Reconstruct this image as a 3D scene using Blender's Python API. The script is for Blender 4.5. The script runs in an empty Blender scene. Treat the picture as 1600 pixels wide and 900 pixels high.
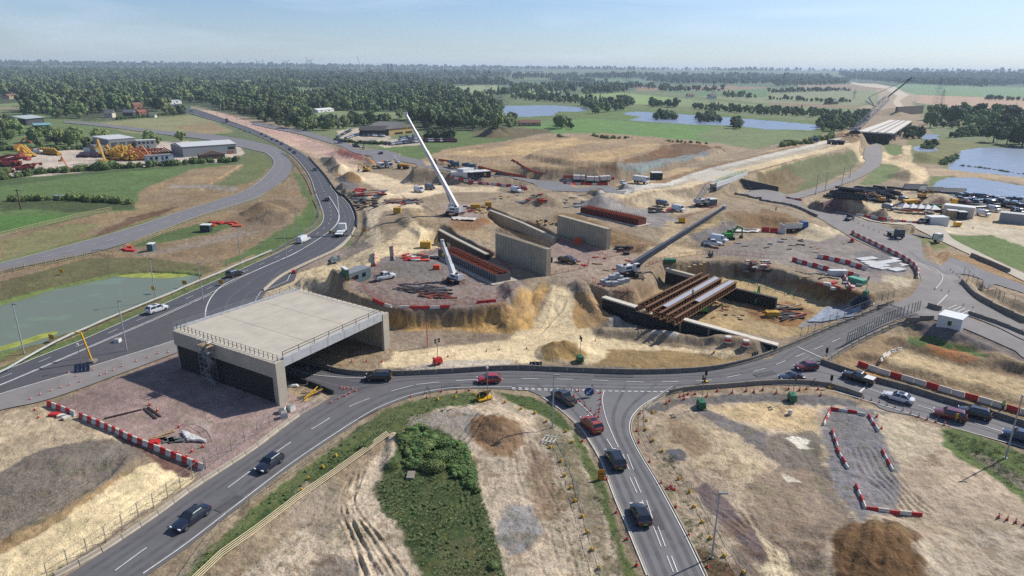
import bpy, math, random
import numpy as np
from mathutils import Vector, Matrix
R = math.radians
random.seed(7); rng = np.random.default_rng(11)
SC = bpy.context.scene
COL = SC.collection
# ------------------------------------------------------------ camera
EYE = 52.0; FOC = 1040.0; PITCH = math.atan(338/FOC); ROLL = R(0.5)
cd = bpy.data.cameras.new('camera'); cam = bpy.data.objects.new('camera', cd); COL.objects.link(cam)
cd.sensor_width = 36; cd.lens = 36*FOC/1600; cd.clip_end = 60000; cd.clip_start = 0.5
cam.location = (0, 0, EYE)
Fv = Vector((0, math.cos(PITCH), -math.sin(PITCH)))
_r = Vector((1, 0, 0)); _u = Vector((0, math.sin(PITCH), math.cos(PITCH)))
Rv = _r*math.cos(ROLL)+_u*math.sin(ROLL); Uv = -_r*math.sin(ROLL)+_u*math.cos(ROLL)
cam.matrix_world = Matrix(((Rv.x, Uv.x, -Fv.x, 0), (Rv.y, Uv.y, -Fv.y, 0), (Rv.z, Uv.z, -Fv.z, EYE), (0, 0, 0, 1)))
SC.camera = cam
# ------------------------------------------------------------ light
SUN_AZ = math.atan2(0.87, 0.50)        # clockwise from +Y
SUN_EL = R(40)
w = bpy.data.worlds.new('World'); SC.world = w; w.use_nodes = True
nt = w.node_tree; nt.nodes.clear()
sky = nt.nodes.new('ShaderNodeTexSky'); sky.sky_type = 'NISHITA'; sky.sun_disc = False
sky.sun_elevation = SUN_EL; sky.sun_rotation = SUN_AZ; sky.air_density = 1.0; sky.dust_density = 0.3; sky.ozone_density = 2.0
sky.altitude = 100
bg = nt.nodes.new('ShaderNodeBackground'); bg.inputs[1].default_value = 0.088
# high thin cirrus mixed into the sky colour by direction
tc = nt.nodes.new('ShaderNodeTexCoord'); mp = nt.nodes.new('ShaderNodeMapping'); mp.inputs['Scale'].default_value = (1.0, 1.6, 9.0); mp.inputs['Rotation'].default_value = (0, R(4), 0.3)
ns = nt.nodes.new('ShaderNodeTexNoise'); ns.inputs['Scale'].default_value = 2.2; ns.inputs['Detail'].default_value = 7; ns.inputs['Roughness'].default_value = 0.55; ns.inputs['Distortion'].default_value = 0.6
cr = nt.nodes.new('ShaderNodeValToRGB'); cr.color_ramp.elements[0].position = 0.46; cr.color_ramp.elements[1].position = 0.78
cr.color_ramp.elements[0].color = (0, 0, 0, 1); cr.color_ramp.elements[1].color = (.40, .40, .40, 1)
mx = nt.nodes.new('ShaderNodeMix'); mx.data_type = 'RGBA'; mx.inputs[7].default_value = (7.6, 8.8, 10.4, 1)
out = nt.nodes.new('ShaderNodeOutputWorld')
nt.links.new(tc.outputs['Generated'], mp.inputs[0]); nt.links.new(mp.outputs[0], ns.inputs[0]); nt.links.new(ns.outputs[0], cr.inputs[0])
nt.links.new(cr.outputs[0], mx.inputs[0]); tn = nt.nodes.new('ShaderNodeMix'); tn.data_type = 'RGBA'; tn.blend_type = 'MULTIPLY'; tn.inputs[0].default_value = 1; tn.inputs[7].default_value = (.76, .85, 1.08, 1); nt.links.new(sky.outputs[0], tn.inputs[6]); nt.links.new(tn.outputs[2], mx.inputs[6]); nt.links.new(mx.outputs[2], bg.inputs[0]); nt.links.new(bg.outputs[0], out.inputs[0])
sl = bpy.data.lights.new('sun', 'SUN'); sl.energy = 5.0; sl.angle = R(0.53); sl.color = (1.0, 0.95, 0.87)
so = bpy.data.objects.new('sun', sl); COL.objects.link(so)
sd = Vector((math.sin(SUN_AZ)*math.cos(SUN_EL), math.cos(SUN_AZ)*math.cos(SUN_EL), math.sin(SUN_EL)))
so.rotation_euler = sd.to_track_quat('Z', 'Y').to_euler(); so.location = (60, 60, 120)
SC.view_settings.view_transform = 'Standard'; SC.view_settings.look = 'None'; SC.view_settings.gamma = 1
SC.view_settings.use_curve_mapping = False; SC.view_settings.exposure = 0.36
SC.render.engine = 'CYCLES'
SC.cycles.max_bounces = 5; SC.cycles.diffuse_bounces = 2; SC.cycles.glossy_bounces = 2; SC.cycles.transmission_bounces = 3; SC.cycles.volume_bounces = 0
SC.cycles.transparent_max_bounces = 6; SC.cycles.caustics_reflective = False; SC.cycles.caustics_refractive = False
HAZE = True; SC.cycles.use_denoising = False; SC.cycles.use_adaptive_sampling = False

# ------------------------------------------------------------ noise + pixel-to-ground helpers
def _hash(ix, iy, s):
    h = (ix.astype(np.int64)*374761393 + iy.astype(np.int64)*668265263 + s*974634777) & 0xffffffff
    h = ((h ^ (h >> 13))*1274126177) & 0xffffffff
    return ((h ^ (h >> 16)) & 0xffff)/65535.0
def vnoise(x, y, s=0):
    ix = np.floor(x); iy = np.floor(y); fx = x-ix; fy = y-iy
    fx = fx*fx*(3-2*fx); fy = fy*fy*(3-2*fy)
    a = _hash(ix, iy, s); b = _hash(ix+1, iy, s); c = _hash(ix, iy+1, s); d = _hash(ix+1, iy+1, s)
    return (a*(1-fx)+b*fx)*(1-fy)+(c*(1-fx)+d*fx)*fy
def fbm(x, y, sc, o=4, s=0):
    x = x/sc; y = y/sc; t = 0; a = .5; n = 0
    for i in range(o):
        t = t+a*vnoise(x, y, s+i); n += a; a *= .5; x = x*2.03+17.1; y = y*2.03-9.3
    return t/n*2-1
def sm(t): t = np.clip(t, 0, 1); return t*t*(3-2*t)
def ray(px, py):
    d = Fv*FOC+Rv*(px-800)-Uv*(py-450); return d
def PP(px, py, z=0.0):      # pixel of the survey photo -> point on the level plane z
    d = ray(px, py); dz = min(d.z, -0.004*FOC); t = (z-EYE)/dz
    return np.array([d.x*t, d.y*t])
def seg_sd(px, py, poly):   # signed distance, >0 inside
    n = len(poly); d = np.full(px.shape, 1e18); ins = np.zeros(px.shape, bool)
    for i in range(n):
        ax, ay = poly[i]; bx, by = poly[(i+1) % n]
        ex, ey = bx-ax, by-ay; L = ex*ex+ey*ey+1e-9
        t = np.clip(((px-ax)*ex+(py-ay)*ey)/L, 0, 1)
        d = np.minimum(d, (px-ax-t*ex)**2+(py-ay-t*ey)**2)
        c = ((ay > py) != (by > py))
        with np.errstate(divide='ignore', invalid='ignore'):
            xi = (bx-ax)*(py-ay)/(by-ay if by != ay else 1e-9)+ax
        ins ^= (c & (px < xi))
    d = np.sqrt(d); return np.where(ins, d, -d)
def line_d(px, py, pts):
    d = np.full(px.shape, 1e18)
    for (ax, ay), (bx, by) in zip(pts[:-1], pts[1:]):
        ex, ey = bx-ax, by-ay; L = ex*ex+ey*ey+1e-9
        t = np.clip(((px-ax)*ex+(py-ay)*ey)/L, 0, 1)
        d = np.minimum(d, (px-ax-t*ex)**2+(py-ay-t*ey)**2)
    return np.sqrt(d)
def cat(pts, n=10):         # Catmull-Rom through pixel points
    P = [np.array(p, float) for p in pts]; P = [2*P[0]-P[1]]+P+[2*P[-1]-P[-2]]; o = []
    for i in range(1, len(P)-2):
        for k in range(n):
            t = k/n; a, b, c, d = P[i-1:i+3]
            o.append(.5*((2*b)+(c-a)*t+(2*a-5*b+4*c-d)*t*t+(3*b-a-3*c+d)*t**3))
    o.append(P[-2]); return o

# ------------------------------------------------------------ terrain heights
# each feature: (kind, polygon in photo pixels, level plane of the polygon, height, width of its slope)
FEAT = []
def plateau(pts, z, w=4, zp=None, rough=0): FEAT.append(('p', [PP(x, y, z if zp is None else zp) for x, y in pts], z, w, rough))
def ramp(pts, a, za, b, zb, w=2):
    FEAT.append(('r', [PP(x, y, (za+zb)/2) for x, y in pts], (PP(*a, za), za, PP(*b, zb), zb), w, 0))
def heap(px, py, r, h, z0=0, el=1.0, ang=0.0): FEAT.append(('h', PP(px, py, z0), (r, h, el, ang), 0, 0))
def bank(pts, z0, h, w): FEAT.append(('b', [PP(x, y, z0) for x, y in pts], h, w, 0))
# raised working level in the middle of the site
plateau([(590,425),(660,440),(760,445),(800,425),(1000,400),(1130,385),(1380,400),(1390,385),(1220,328),(1060,292),(760,290),(660,290),(615,310),(612,380)], 4, 16)
plateau([(520,432),(540,452),(587,472),(632,483),(732,478),(780,476),(815,458),(828,446),(850,430),(905,437),(950,452),(985,450),(1050,440),(1160,470),(1300,500),(1395,472),(1435,432),(1420,402),(1330,362),(1220,325),(1120,318),(1060,300),(900,302),(760,298),(690,305),(660,330),(650,360),(630,390),(590,408),(560,418)], 4, 2.6)
ramp([(848,436),(905,440),(930,500),(915,520),(830,520),(835,480)], (872,440), 4, (872,520), 0, 3)
plateau([(985,478),(1000,455),(1050,412),(1085,410),(1150,412),(1205,422),(1240,433),(1300,452),(1352,468),(1340,492),(1290,512),(1215,536),(1100,510),(1065,500),(1000,480)], 0, 3.0, 4, .4)
plateau([(1120,534),(1170,538),(1212,546),(1200,553),(1150,552),(1110,548)], .9, 3, .5)
plateau([(660,378),(668,366),(690,358),(735,380),(765,396),(758,404),(720,392),(690,384)], .5, 1.5, 4)
plateau([(640,318),(690,308),(740,315),(770,328),(748,346),(705,350),(655,340)], 5.6, 8)
plateau([(765,330),(835,352),(870,372),(850,385),(800,360),(768,345)], 1.5, 2, 4)
ramp([(1250,540),(1330,520),(1400,488),(1460,455),(1440,425),(1420,430),(1395,470),(1300,508),(1220,540)], (1290,530), 0, (1435,440), 3.6, 2)
plateau([(1440,440),(1500,440),(1480,415),(1400,380),(1330,345),(1260,318),(1180,302),(1150,297),(1140,303),(1240,326),(1330,362),(1420,402)], 3.6, 4)
plateau([(1455,488),(1500,445),(1600,500),(1600,545),(1475,500)], 3.0, 8)
# stockpile field, highway embankment
plateau([(650,262),(700,238),(820,219),(930,212),(1000,216),(1100,226),(1125,233),(1090,246),(1035,252),(985,258),(930,262),(800,258),(720,264)], 7, 9, None, .8)
plateau([(880,222),(950,218),(1040,226),(1010,240),(960,252),(900,250),(830,240)], 9.5, 6, None, .4)
plateau([(1310,207),(1347,226),(1262,246),(1170,271),(1120,284),(1030,296),(940,304),(985,284),(1100,250),(1220,224)], 8, 9)
plateau([(1310,207),(1335,203),(1345,208),(1340,222),(1310,216)], 8, 8)
# cutting behind the front haul road, spoil banks and heaps
bank([(945,522),(1010,525),(1080,533),(1160,545),(1195,552)], 0, 1.4, 3.0)
bank([(905,466),(930,485),(955,498)], 1, 1.5, 3.5)
bank([(800,470),(812,490),(800,505)], 1, 2.0, 4.0)
bank([(0,765),(60,735),(140,705),(190,700)], 0, .5, 7)
bank([(20,842),(110,795),(180,745),(205,722)], 0, .35, 1.2)
heap(872,552,5.0,2.3); heap(902,551,3.5,1.6); heap(780,668,5.5,2.0,0,1.0); heap(1380,866,7.5,3.0,0,1.5,.2); heap(1052,713,1.8,.5)
bank([(575,700),(600,680),(620,690),(612,730)], 0, .8, 1.8)
bank([(1385,640),(1440,640),(1500,650)], 0, .9, 3)
bank([(1345,555),(1420,578),(1500,598),(1600,622)], 0, 1.0, 3)
bank([(1410,530),(1470,548),(1530,560),(1600,570)], 1, 1.3, 4)
bank([(1440,405),(1500,425),(1560,450),(1600,470)], 2, 1.6, 4)
bank([(1200,540),(1150,535),(1100,528)], 0, .8, 1.2)
for a in [(1312,326,15,7.5,3),(1332,331,9,5,3),(1375,341,10,6,3),(1468,316,15,5.5,2),(520,256,6,4,0),(532,265,8,4,1),(548,274,8,4,2),(592,252,10,5,2),(552,238,16,5,1),(570,243,14,5,1),(590,248,9,3,1),(535,292,9,3,1),(412,332,9,4,0),(430,342,9,3.5,0),(850,321,9,4,3),(1325,213,20,4,8),(1415,278,10,4,0),(1440,250,18,5,0),(1405,250,8,2,0),(1395,180,30,6,0),(1420,175,40,8,0),(770,212,14,7,0),(790,208,10,6,0)]:
    heap(*a)
bank([(425,448),(460,440),(500,448),(540,468)], 0, 2.4, 4)
bank([(545,298),(600,315),(560,300)], 1, 2, 6)
bank([(628,345),(655,362),(672,380)], 4, 1.0, 3)
bank([(1120,352),(1180,342),(1230,350),(1270,362)], 4, 1.8, 7)
bank([(1085,380),(1110,362),(1150,345)], 4, 2.0, 7)
bank([(870,342),(910,356),(960,376),(1000,390)], 4, 1.0, 6)
# ruts pressed into the soft ground
RUTS = []
def rut(pts, d=.16, w=.32, z=0): RUTS.append(([PP(x, y, z) for x, y in cat(pts, 5)], d, w))
for k in range(4):
    o = k*15+random.uniform(-2, 2)
    rut([(548+o*.25,740),(532+o*.5,790),(548+o,840),(575+o*1.35,900)], .22, .26)
rut([(567,738),(548,800),(570,860),(590,910)], .25, .3); rut([(560,742),(540,800),(556,850),(570,905)], .25, .3)
for k in range(3):
    rut([(745+k*12,650+k*2),(706+k*9,700),(712+k*10,760),(725+k*12,820+k*8)], .13, .3)
for k in range(4):
    rut([(800+k*11,680),(808+k*17+k%2*5,740),(826+k*23,800),(850+k*27,900)], .06, .28)
for k in range(10):
    rut([(620+k*6,556-k*.8),(720,548-k*1.4),(820,535-k*2.2),(858+k*2,505-k),(868+k*2,470)], .1, .45)
for k in range(9):
    rut([(930,528+k*1.5),(1000,540+k*1.5),(1080,548+k*1.5),(1170,556+k)], .1, .4)
for k in range(4):
    rut([(1120+k*16,800),(1160+k*9,830),(1200+k*8,860),(1220+k*6,905)], .16, .35)
for k in range(8):
    rut([(0,800+k*7),(70,765+k*7),(150,725+k*5)], .14, .3)
for k in range(6):
    rut([(20,880+k*6),(120,810+k*6),(220,745+k*4)], .06, .4)
for k in range(6):
    rut([(1330+k*9,700),(1345+k*11,740),(1380+k*9,770),(1400+k*12,800)], .12, .3)
for k in range(3):
    rut([(1320+k*48,900),(1335+k*40,860),(1345+k*32,825)], .35, .6)
for k in range(10):
    rut([(620+k*2,300+k*2),(665+k*2,345),(640+k*4,385),(600+k*3,410)], .12, .6, 4)
for k in range(5):
    rut([(1380+k*25,592+k*2),(1440+k*25,608+k*3),(1500+k*25,622+k*3)], .08, .4)
for k in range(7):
    rut([(700,236+k*4),(800,226+k*4),(900,230+k*4),(960,238+k*3)], .7, 1.8, 8)

def seg_rel(X, Y, F):
    k, P, q, wd, ro = F
    if k == 'h':
        r = max(q[0], q[0]*q[2]); return (P[0]-r-2, P[0]+r+2, P[1]-r-2, P[1]+r+2)
    A = np.array(P); return (A[:,0].min()-3*wd-2, A[:,0].max()+3*wd+2, A[:,1].min()-3*wd-2, A[:,1].max()+3*wd+2)
def macro(X, Y):
    r = np.hypot(X, Y); az = np.arctan2(X, Y)
    hill = (108-16*sm((az+.2)/.8))*sm((r-2600)/7400)*(1+.20*fbm(az*9, r/9000, 1, 4, 5))
    hill += 20*sm((r-1700)/2500)*fbm(X, Y, 1500, 4, 9)
    h = np.where(r > 1400, hill, 0.0)*sm((r-1400)/1200)
    for F in FEAT:
        x0, x1, y0, y1 = seg_rel(X, Y, F)
        m = (X > x0) & (X < x1) & (Y > y0) & (Y < y1)
        if not m.any(): continue
        k, P, q, wd, ro = F; x = X[m]; y = Y[m]; hh = h[m]
        if k in 'pr':
            sdv = seg_sd(x, y, P)+(fbm(x, y, 9, 3, 3)*.8+fbm(x, y, 1.3, 2, 4)*.25)*min(wd*.3, 1.2)
            s = sm(sdv/wd+1)
            if k == 'p': z = q+(fbm(x, y, 16, 3, 8)*ro if ro else 0)
            else:
                a, za, b, zb = q; e = b-a; t = ((x-a[0])*e[0]+(y-a[1])*e[1])/(e@e); z = za+(zb-za)*sm(t)
            h[m] = hh*(1-s)+z*s
        elif k == 'h':
            rr, ht, el, an = q; dx = x-P[0]; dy = y-P[1]; c, s_ = math.cos(an), math.sin(an)
            u = (dx*c+dy*s_)/el; v = -dx*s_+dy*c; d = np.sqrt(u*u+v*v)*(1+.22*fbm(x, y, rr*.8, 3, 4))
            t = np.clip(1-d/rr, 0, 1); h[m] = hh+ht*np.minimum(t*1.15, 1-(1-t)**2*1.0)*(1+.1*fbm(x, y, rr*.3, 2, 6))
        else:
            d = line_d(x, y, P)*(1+.25*fbm(x, y, 5, 3, 6)); t = np.clip(1-d/wd, 0, 1); h[m] = hh+q*sm(t*1.2)*(1+.25*fbm(x, y, 4, 3, 2))
    return h
# polar sheet round the drone's ground point, fine near and coarse far
az1 = np.concatenate([np.radians(np.linspace(-74, -44.5, 50)), np.radians(np.linspace(-44, 44, 1250)), np.radians(np.linspace(44.5, 74, 50))])
rr = [30.0]
while rr[-1] < 32000:
    r_ = rr[-1]; d_ = min(max(r_*r_/(EYE*FOC)*1.25, .07), .0125*r_) if r_ > 48 else .8
    rr.append(r_+d_)
rr = np.array(rr); NA, NR = len(az1), len(rr)
GA, GR = np.meshgrid(az1, rr)
GX = np.sin(GA)*GR; GY = np.cos(GA)*GR
GH = macro(GX, GY)
MACRO = GH.copy()
def hgt(x, y, g=None):
    g = MACRO if g is None else g
    r = np.hypot(x, y); a = np.arctan2(x, y)
    i = np.interp(r, rr, np.arange(NR)); j = np.interp(a, az1, np.arange(NA))
    i0 = np.minimum(i.astype(int), NR-2); j0 = np.minimum(j.astype(int), NA-2); fi = i-i0; fj = j-j0
    return (g[i0, j0]*(1-fi)*(1-fj)+g[i0+1, j0]*fi*(1-fj)+g[i0, j0+1]*(1-fi)*fj+g[i0+1, j0+1]*fi*fj)
_D = np.concatenate([np.linspace(45, 400, 900), np.geomspace(401, 31000, 1100)])
def G(px, py, dz=0.0, g=None):      # where the sight line through a survey pixel meets the ground
    d = ray(px, py); hd = math.hypot(d.x, d.y); ux, uy, uz = d.x/hd, d.y/hd, d.z/hd
    z = EYE+uz*_D; x = ux*_D; y = uy*_D; gz = hgt(x, y, g)+dz
    k = np.nonzero(z < gz)[0]
    if len(k) == 0: k = [len(_D)-1]
    k = max(k[0], 1); a = z[k-1]-gz[k-1]; b = z[k]-gz[k]; t = a/(a-b) if a != b else 1
    D = _D[k-1]+(_D[k]-_D[k-1])*min(max(t, 0), 1)
    x, y = ux*D, uy*D
    return Vector((x, y, float(hgt(np.array([x]), np.array([y]), g)[0])+dz))
def GP(pts): return [np.array(G(x, y))[:2] for x, y in pts]
def scale_at(px, py):      # metres per photo pixel at that ground point
    p = G(px, py); return ((p-Vector((0, 0, EYE))).dot(Fv))/FOC
# ------------------------------------------------------------ materials
def lin(c): return tuple((v/255/12.92 if v/255 <= .04045 else ((v/255+.055)/1.055)**2.4) for v in c)
KA = 0.74
def S(r, g, b): return tuple(v*KA for v in lin((r, g, b)))
_m = {}
def mat(name, c, rough=.75, metal=0, var=.14, vs=1.2, bump=0.0, bs=6, spec=.4, objvar=0.0, trans=0, emit=None, coat=0, wave=None):
    if name in _m: return _m[name]
    m = bpy.data.materials.new(name); m.use_nodes = True; n = m.node_tree.nodes; L = m.node_tree.links
    p = n['Principled BSDF']; p.inputs['Roughness'].default_value = rough; p.inputs['Metallic'].default_value = metal
    p.inputs['Specular IOR Level'].default_value = spec; p.inputs['Coat Weight'].default_value = coat; p.inputs['Coat Roughness'].default_value = .05
    t = n.new('ShaderNodeTexCoord'); a = n.new('ShaderNodeTexNoise'); a.inputs['Scale'].default_value = vs; a.inputs['Detail'].default_value = 6; a.inputs['Roughness'].default_value = .62
    L.new(t.outputs['Object'], a.inputs['Vector'])
    r = n.new('ShaderNodeMapRange'); r.inputs[1].default_value = .3; r.inputs[2].default_value = .7; r.inputs[3].default_value = 1-var*1.3; r.inputs[4].default_value = 1+var
    L.new(a.outputs['Fac'], r.inputs[0]); src = r.outputs[0]
    if objvar:
        oi = n.new('ShaderNodeObjectInfo'); q = n.new('ShaderNodeMapRange'); q.inputs[3].default_value = 1-objvar; q.inputs[4].default_value = 1+objvar
        L.new(oi.outputs['Random'], q.inputs[0]); k = n.new('ShaderNodeMath'); k.operation = 'MULTIPLY'; L.new(src, k.inputs[0]); L.new(q.outputs[0], k.inputs[1]); src = k.outputs[0]
    if wave:      # (scale, depth, axis) boards, ribs or panel joints that belong to the surface
        wv = n.new('ShaderNodeTexWave'); wv.inputs['Scale'].default_value = wave[0]; wv.bands_direction = wave[2]; wv.wave_profile = 'SAW'; wv.inputs['Distortion'].default_value = .25
        L.new(t.outputs['Object'], wv.inputs['Vector']); q2 = n.new('ShaderNodeMapRange'); q2.inputs[1].default_value = 0; q2.inputs[2].default_value = .12; q2.inputs[3].default_value = 1-wave[1]; q2.inputs[4].default_value = 1
        L.new(wv.outputs['Fac'], q2.inputs[0]); k2 = n.new('ShaderNodeMath'); k2.operation = 'MULTIPLY'; L.new(src, k2.inputs[0]); L.new(q2.outputs[0], k2.inputs[1]); src = k2.outputs[0]
    v = n.new('ShaderNodeVectorMath'); v.operation = 'SCALE'; v.inputs[0].default_value = c[:3]; L.new(src, v.inputs['Scale'])
    L.new(v.outputs[0], p.inputs['Base Color'])
    if bump:
        b = n.new('ShaderNodeBump'); b.inputs['Strength'].default_value = bump; b.inputs['Distance'].default_value = .05
        a2 = n.new('ShaderNodeTexNoise'); a2.inputs['Scale'].default_value = bs; a2.inputs['Detail'].default_value = 4
        L.new(t.outputs['Object'], a2.inputs['Vector']); L.new(a2.outputs['Fac'], b.inputs['Height']); L.new(b.outputs[0], p.inputs['Normal'])
    _m[name] = m; return m

# ------------------------------------------------------------ asphalt strips (edge A pixels, edge B pixels)
ROADS = {
'roundabout_road': ([(20,955),(105,900),(200,838),(300,768),(400,702),(467,652),(507,628),(540,604),(600,588),(700,583),(800,579),(900,582),(1000,585),(1100,581),(1160,570),(1200,557),(1250,537),(1300,515),(1350,495),(1395,475)],
  [(150,955),(229,900),(300,850),(400,772),(462,725),(525,682),(575,650),(607,634),(650,619),(700,610),(750,607.5),(800,609),(860,612),(950,613),(1048,614),(1125,607),(1200,601),(1250,588),(1285,567),(1322,545),(1357,527),(1400,508),(1435,498),(1458,497)], 'a', 0),
'south_arm_road': ([(800,600),(850,622),(882,645),(905,667),(922,690),(940,722),(962,780),(980,822),(1012,900),(1032,950)], [(1062,600),(1030,619),(1005,634),(988,652),(984,672),(992,695),(1007,722),(1030,760),(1070,835),(1101,900),(1125,950)], 'b', 1),
'east_arm_road': ([(1262,556),(1282,569),(1320,582),(1365,598),(1415,611),(1475,630),(1550,652),(1600,668),(1700,698)], [(1190,602),(1262,604),(1300,609),(1347,624),(1400,640),(1475,664),(1540,684),(1600,703),(1700,734)], 'b', 1),
'upper_roundabout_road': ([(1385,478),(1420,462),(1437,440),(1438,427),(1420,408),(1375,387),(1330,365),(1315,357),(1275,337),(1237,320),(1200,313),(1165,304),(1148,301)], [(1458,497),(1490,470),(1503,445),(1500,430),(1480,418),(1437,387),(1387,368),(1337,347),(1300,332),(1260,318),(1225,309),(1185,302.5),(1150,297.5)], 'c', 0),
'trunk_road': ([(-80,611),(0,582),(62,557),(127,532),(195,502),(300,456),(400,411),(450,387),(480,367),(500,352),(504,337),(497,317),(492,305),(482,275),(460,247),(432,227),(400,212),(362,197),(310,182),(262,167)], [(-80,634),(0,604),(75,572),(172,530),(242,500),(330,460),(400,425),(462,397),(507,370),(527,352),(531,337),(530,318),(527,303),(508,275),(481,246),(450,227),(400,204),(362,190),(325,177),(280,163)], 'd', 0),
'slip_road': ([(535,308),(548,321),(556,340),(556,357),(545,375),(525,392),(480,414),(440,436),(412,462),(402,492),(415,525),(455,557),(500,571),(560,584),(610,588)], [(514,308),(522,320),(530,337),(526,352),(505,370),(461,397),(430,411),(399,425),(345,450),(322,485),(330,520),(370,560),(430,590),(480,605),(525,617),(575,610)], 'd', 1),
'gore_road': ([(-80,632),(0,603),(75,571),(172,529),(242,499),(330,459)], [(-80,645),(0,617),(105,586),(155,570),(270,534),(330,512)], 'e', 2),
'service_road': ([(-80,645),(0,617),(105,586),(155,570),(270,534),(330,512)], [(-80,668),(0,642),(75,625),(180,588),(271,554),(330,535)], 'c', 3),
'local_road': ([(-60,428),(0,412),(175,365),(275,333),(370,303),(400,287),(420,268),(427,253),(415,240),(400,236),(375,230),(325,219),(250,210),(160,198),(100,192)], [(-60,442),(0,425),(132,398),(195,381),(275,352),(320,336),(400,311),(420,298),(446,280),(456,263),(450,246),(432,231),(400,222),(375,217),(325,210),(250,204),(160,194),(100,189)], 'f', 0),
'new_link_road': ([(1222,311),(1270,296),(1316,280),(1345,262),(1352,250),(1350,238),(1352,228)], [(1255,313),(1280,302),(1337,281),(1372,262),(1378,248),(1376,235),(1370,226)], 'c', 1),
'access_road': ([(1300,328),(1340,342),(1400,353),(1440,364),(1510,396),(1560,420),(1600,440),(1680,475)], [(1310,322),(1345,336),(1400,346),(1465,356),(1490,375),(1540,400),(1600,428),(1680,462)], 'g', 2),
'old_road': ([(1440,405),(1495,427),(1545,444),(1600,460),(1680,486)], [(1420,389),(1460,401),(1534,427),(1600,448),(1680,474)], 'f', 1),
'works_exit_road': ([(1465,480),(1512,489),(1560,506),(1600,524),(1680,556)], [(1503,443),(1525,466),(1562,486),(1600,503),(1680,536)], 'c', 2),
'works_entry_road': ([(1445,496),(1480,499),(1540,521),(1600,545),(1680,578)], [(1470,478),(1512,492),(1560,508),(1600,526),(1680,558)], 'c', 3),
'old_carriageway': ([(400,191),(440,199),(480,206),(550,227),(600,240),(650,249),(720,262),(800,275),(900,291),(980,294)], [(392,194),(432,203),(472,211),(545,233),(595,247),(650,257),(720,270),(800,284),(900,300),(975,300)], 'f', 0),
}
def resamp(P, n):
    P = np.array(P, float); s = np.concatenate([[0], np.cumsum(np.hypot(*(P[1:]-P[:-1]).T))]); t = np.linspace(0, s[-1], n)
    return np.stack([np.interp(t, s, P[:, 0]), np.interp(t, s, P[:, 1])], 1)
ROADW = {}
for k, (a, b, mt, lv) in ROADS.items():
    A = np.array([G(*p)[:2] for p in cat(a, 6)]); B = np.array([G(*p)[:2] for p in cat(b, 6)])
    L_ = np.hypot(*(A[1:]-A[:-1]).T).sum(); n = int(min(400, max(40, L_/1.5)))
    ROADW[k] = (resamp(A, n), resamp(B, n))
# level the ground along every road so that it runs smoothly
for k, (A, B) in list(ROADW.items())*2:
    C_ = (A+B)/2; hw = float(np.hypot(*(A-B).T).mean())/2; s_ = np.concatenate([[0], np.cumsum(np.hypot(*(C_[1:]-C_[:-1]).T))]); st_ = s_[-1]/(len(C_)-1); wn = max(3, int(34/st_))|1
    zc_ = np.mean([hgt(*(C_+(A-C_)*f).T) for f in (-.8, 0, .8)], 0); pad_ = np.concatenate([np.full(wn//2, zc_[0]), zc_, np.full(wn//2, zc_[-1])]); zc_ = np.convolve(pad_, np.ones(wn)/wn, 'valid')
    if np.ptp(zc_) < .05 and np.abs(hgt(*A.T)-zc_).max() < .05 and np.abs(hgt(*B.T)-zc_).max() < .05: continue
    if np.hypot(*C_.mean(0)) > 900: continue
    ids = np.unique(np.linspace(0, len(C_)-1, 50).astype(int)); Cs, zs_, ss = C_[ids], zc_[ids], s_[ids]; x0, y0 = np.minimum(A.min(0), B.min(0))-8; x1, y1 = np.maximum(A.max(0), B.max(0))+8
    m = (GX > x0) & (GX < x1) & (GY > y0) & (GY < y1); x, y = GX[m], GY[m]; best = np.full(x.shape, 1e9); zz = np.zeros(x.shape)
    for i in range(len(Cs)-1):
        ex, ey = Cs[i+1]-Cs[i]; t = np.clip(((x-Cs[i][0])*ex+(y-Cs[i][1])*ey)/(ex*ex+ey*ey+1e-9), 0, 1); d = np.hypot(x-Cs[i][0]-t*ex, y-Cs[i][1]-t*ey); q = d < best; best[q] = d[q]; zz[q] = (zs_[i]*(1-t)+zs_[i+1]*t)[q]
    Pp = np.concatenate([resamp(A, 60), resamp(B, 60)[::-1]]); s = sm((seg_sd(x, y, Pp)+4.0)/3.2); MACRO[m] = MACRO[m]*(1-s)+zz*s
GH = MACRO
# ------------------------------------------------------------ ground zones (albedo of what lies there)
ZN = []
def Z(c, kind, e, pts, raw=False): ZN.append((S(*c), kind, e, GP(pts)))
# far country
Z((118,132,84),1,40,[(-50,230),(-50,108),(1650,116),(1650,215),(1300,225),(1000,216),(700,214),(640,240),(560,235),(440,205),(300,180),(0,250)])
Z((70,84,56),1,30,[(-60,200),(-60,104),(800,108),(790,132),(660,132),(700,150),(790,150),(790,200),(740,212),(660,205),(560,190),(440,195),(300,165),(160,190),(0,186)])
Z((92,120,84),1,40,[(800,150),(780,126),(1000,120),(1300,124),(1650,122),(1650,150),(1300,148),(1000,142)])
Z((80,98,76),1,30,[(800,126),(1000,122),(1300,119),(1650,120),(1650,134),(1420,137),(1300,128),(1100,131),(950,131)])
Z((150,166,108),1,10,[(680,136),(775,133),(790,147),(735,149),(655,138)])
Z((150,164,112),1,10,[(800,139),(850,137),(890,142),(870,146),(800,150)])
Z((102,138,96),1,10,[(860,121),(950,120),(1040,127),(1000,130),(870,126)])
Z((98,136,86),1,10,[(1030,143),(1130,138),(1200,139),(1330,147),(1320,160),(1200,157),(1075,148)])
Z((150,128,102),0,8,[(990,135),(1130,133),(1210,137),(1130,142),(995,142)])
Z((140,148,104),1,10,[(1200,140),(1300,132),(1390,140),(1380,156),(1330,166),(1200,162),(1090,150),(1200,152)])
Z((158,136,112),0,8,[(1240,133),(1330,131),(1400,137),(1380,141),(1280,140)])
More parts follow.
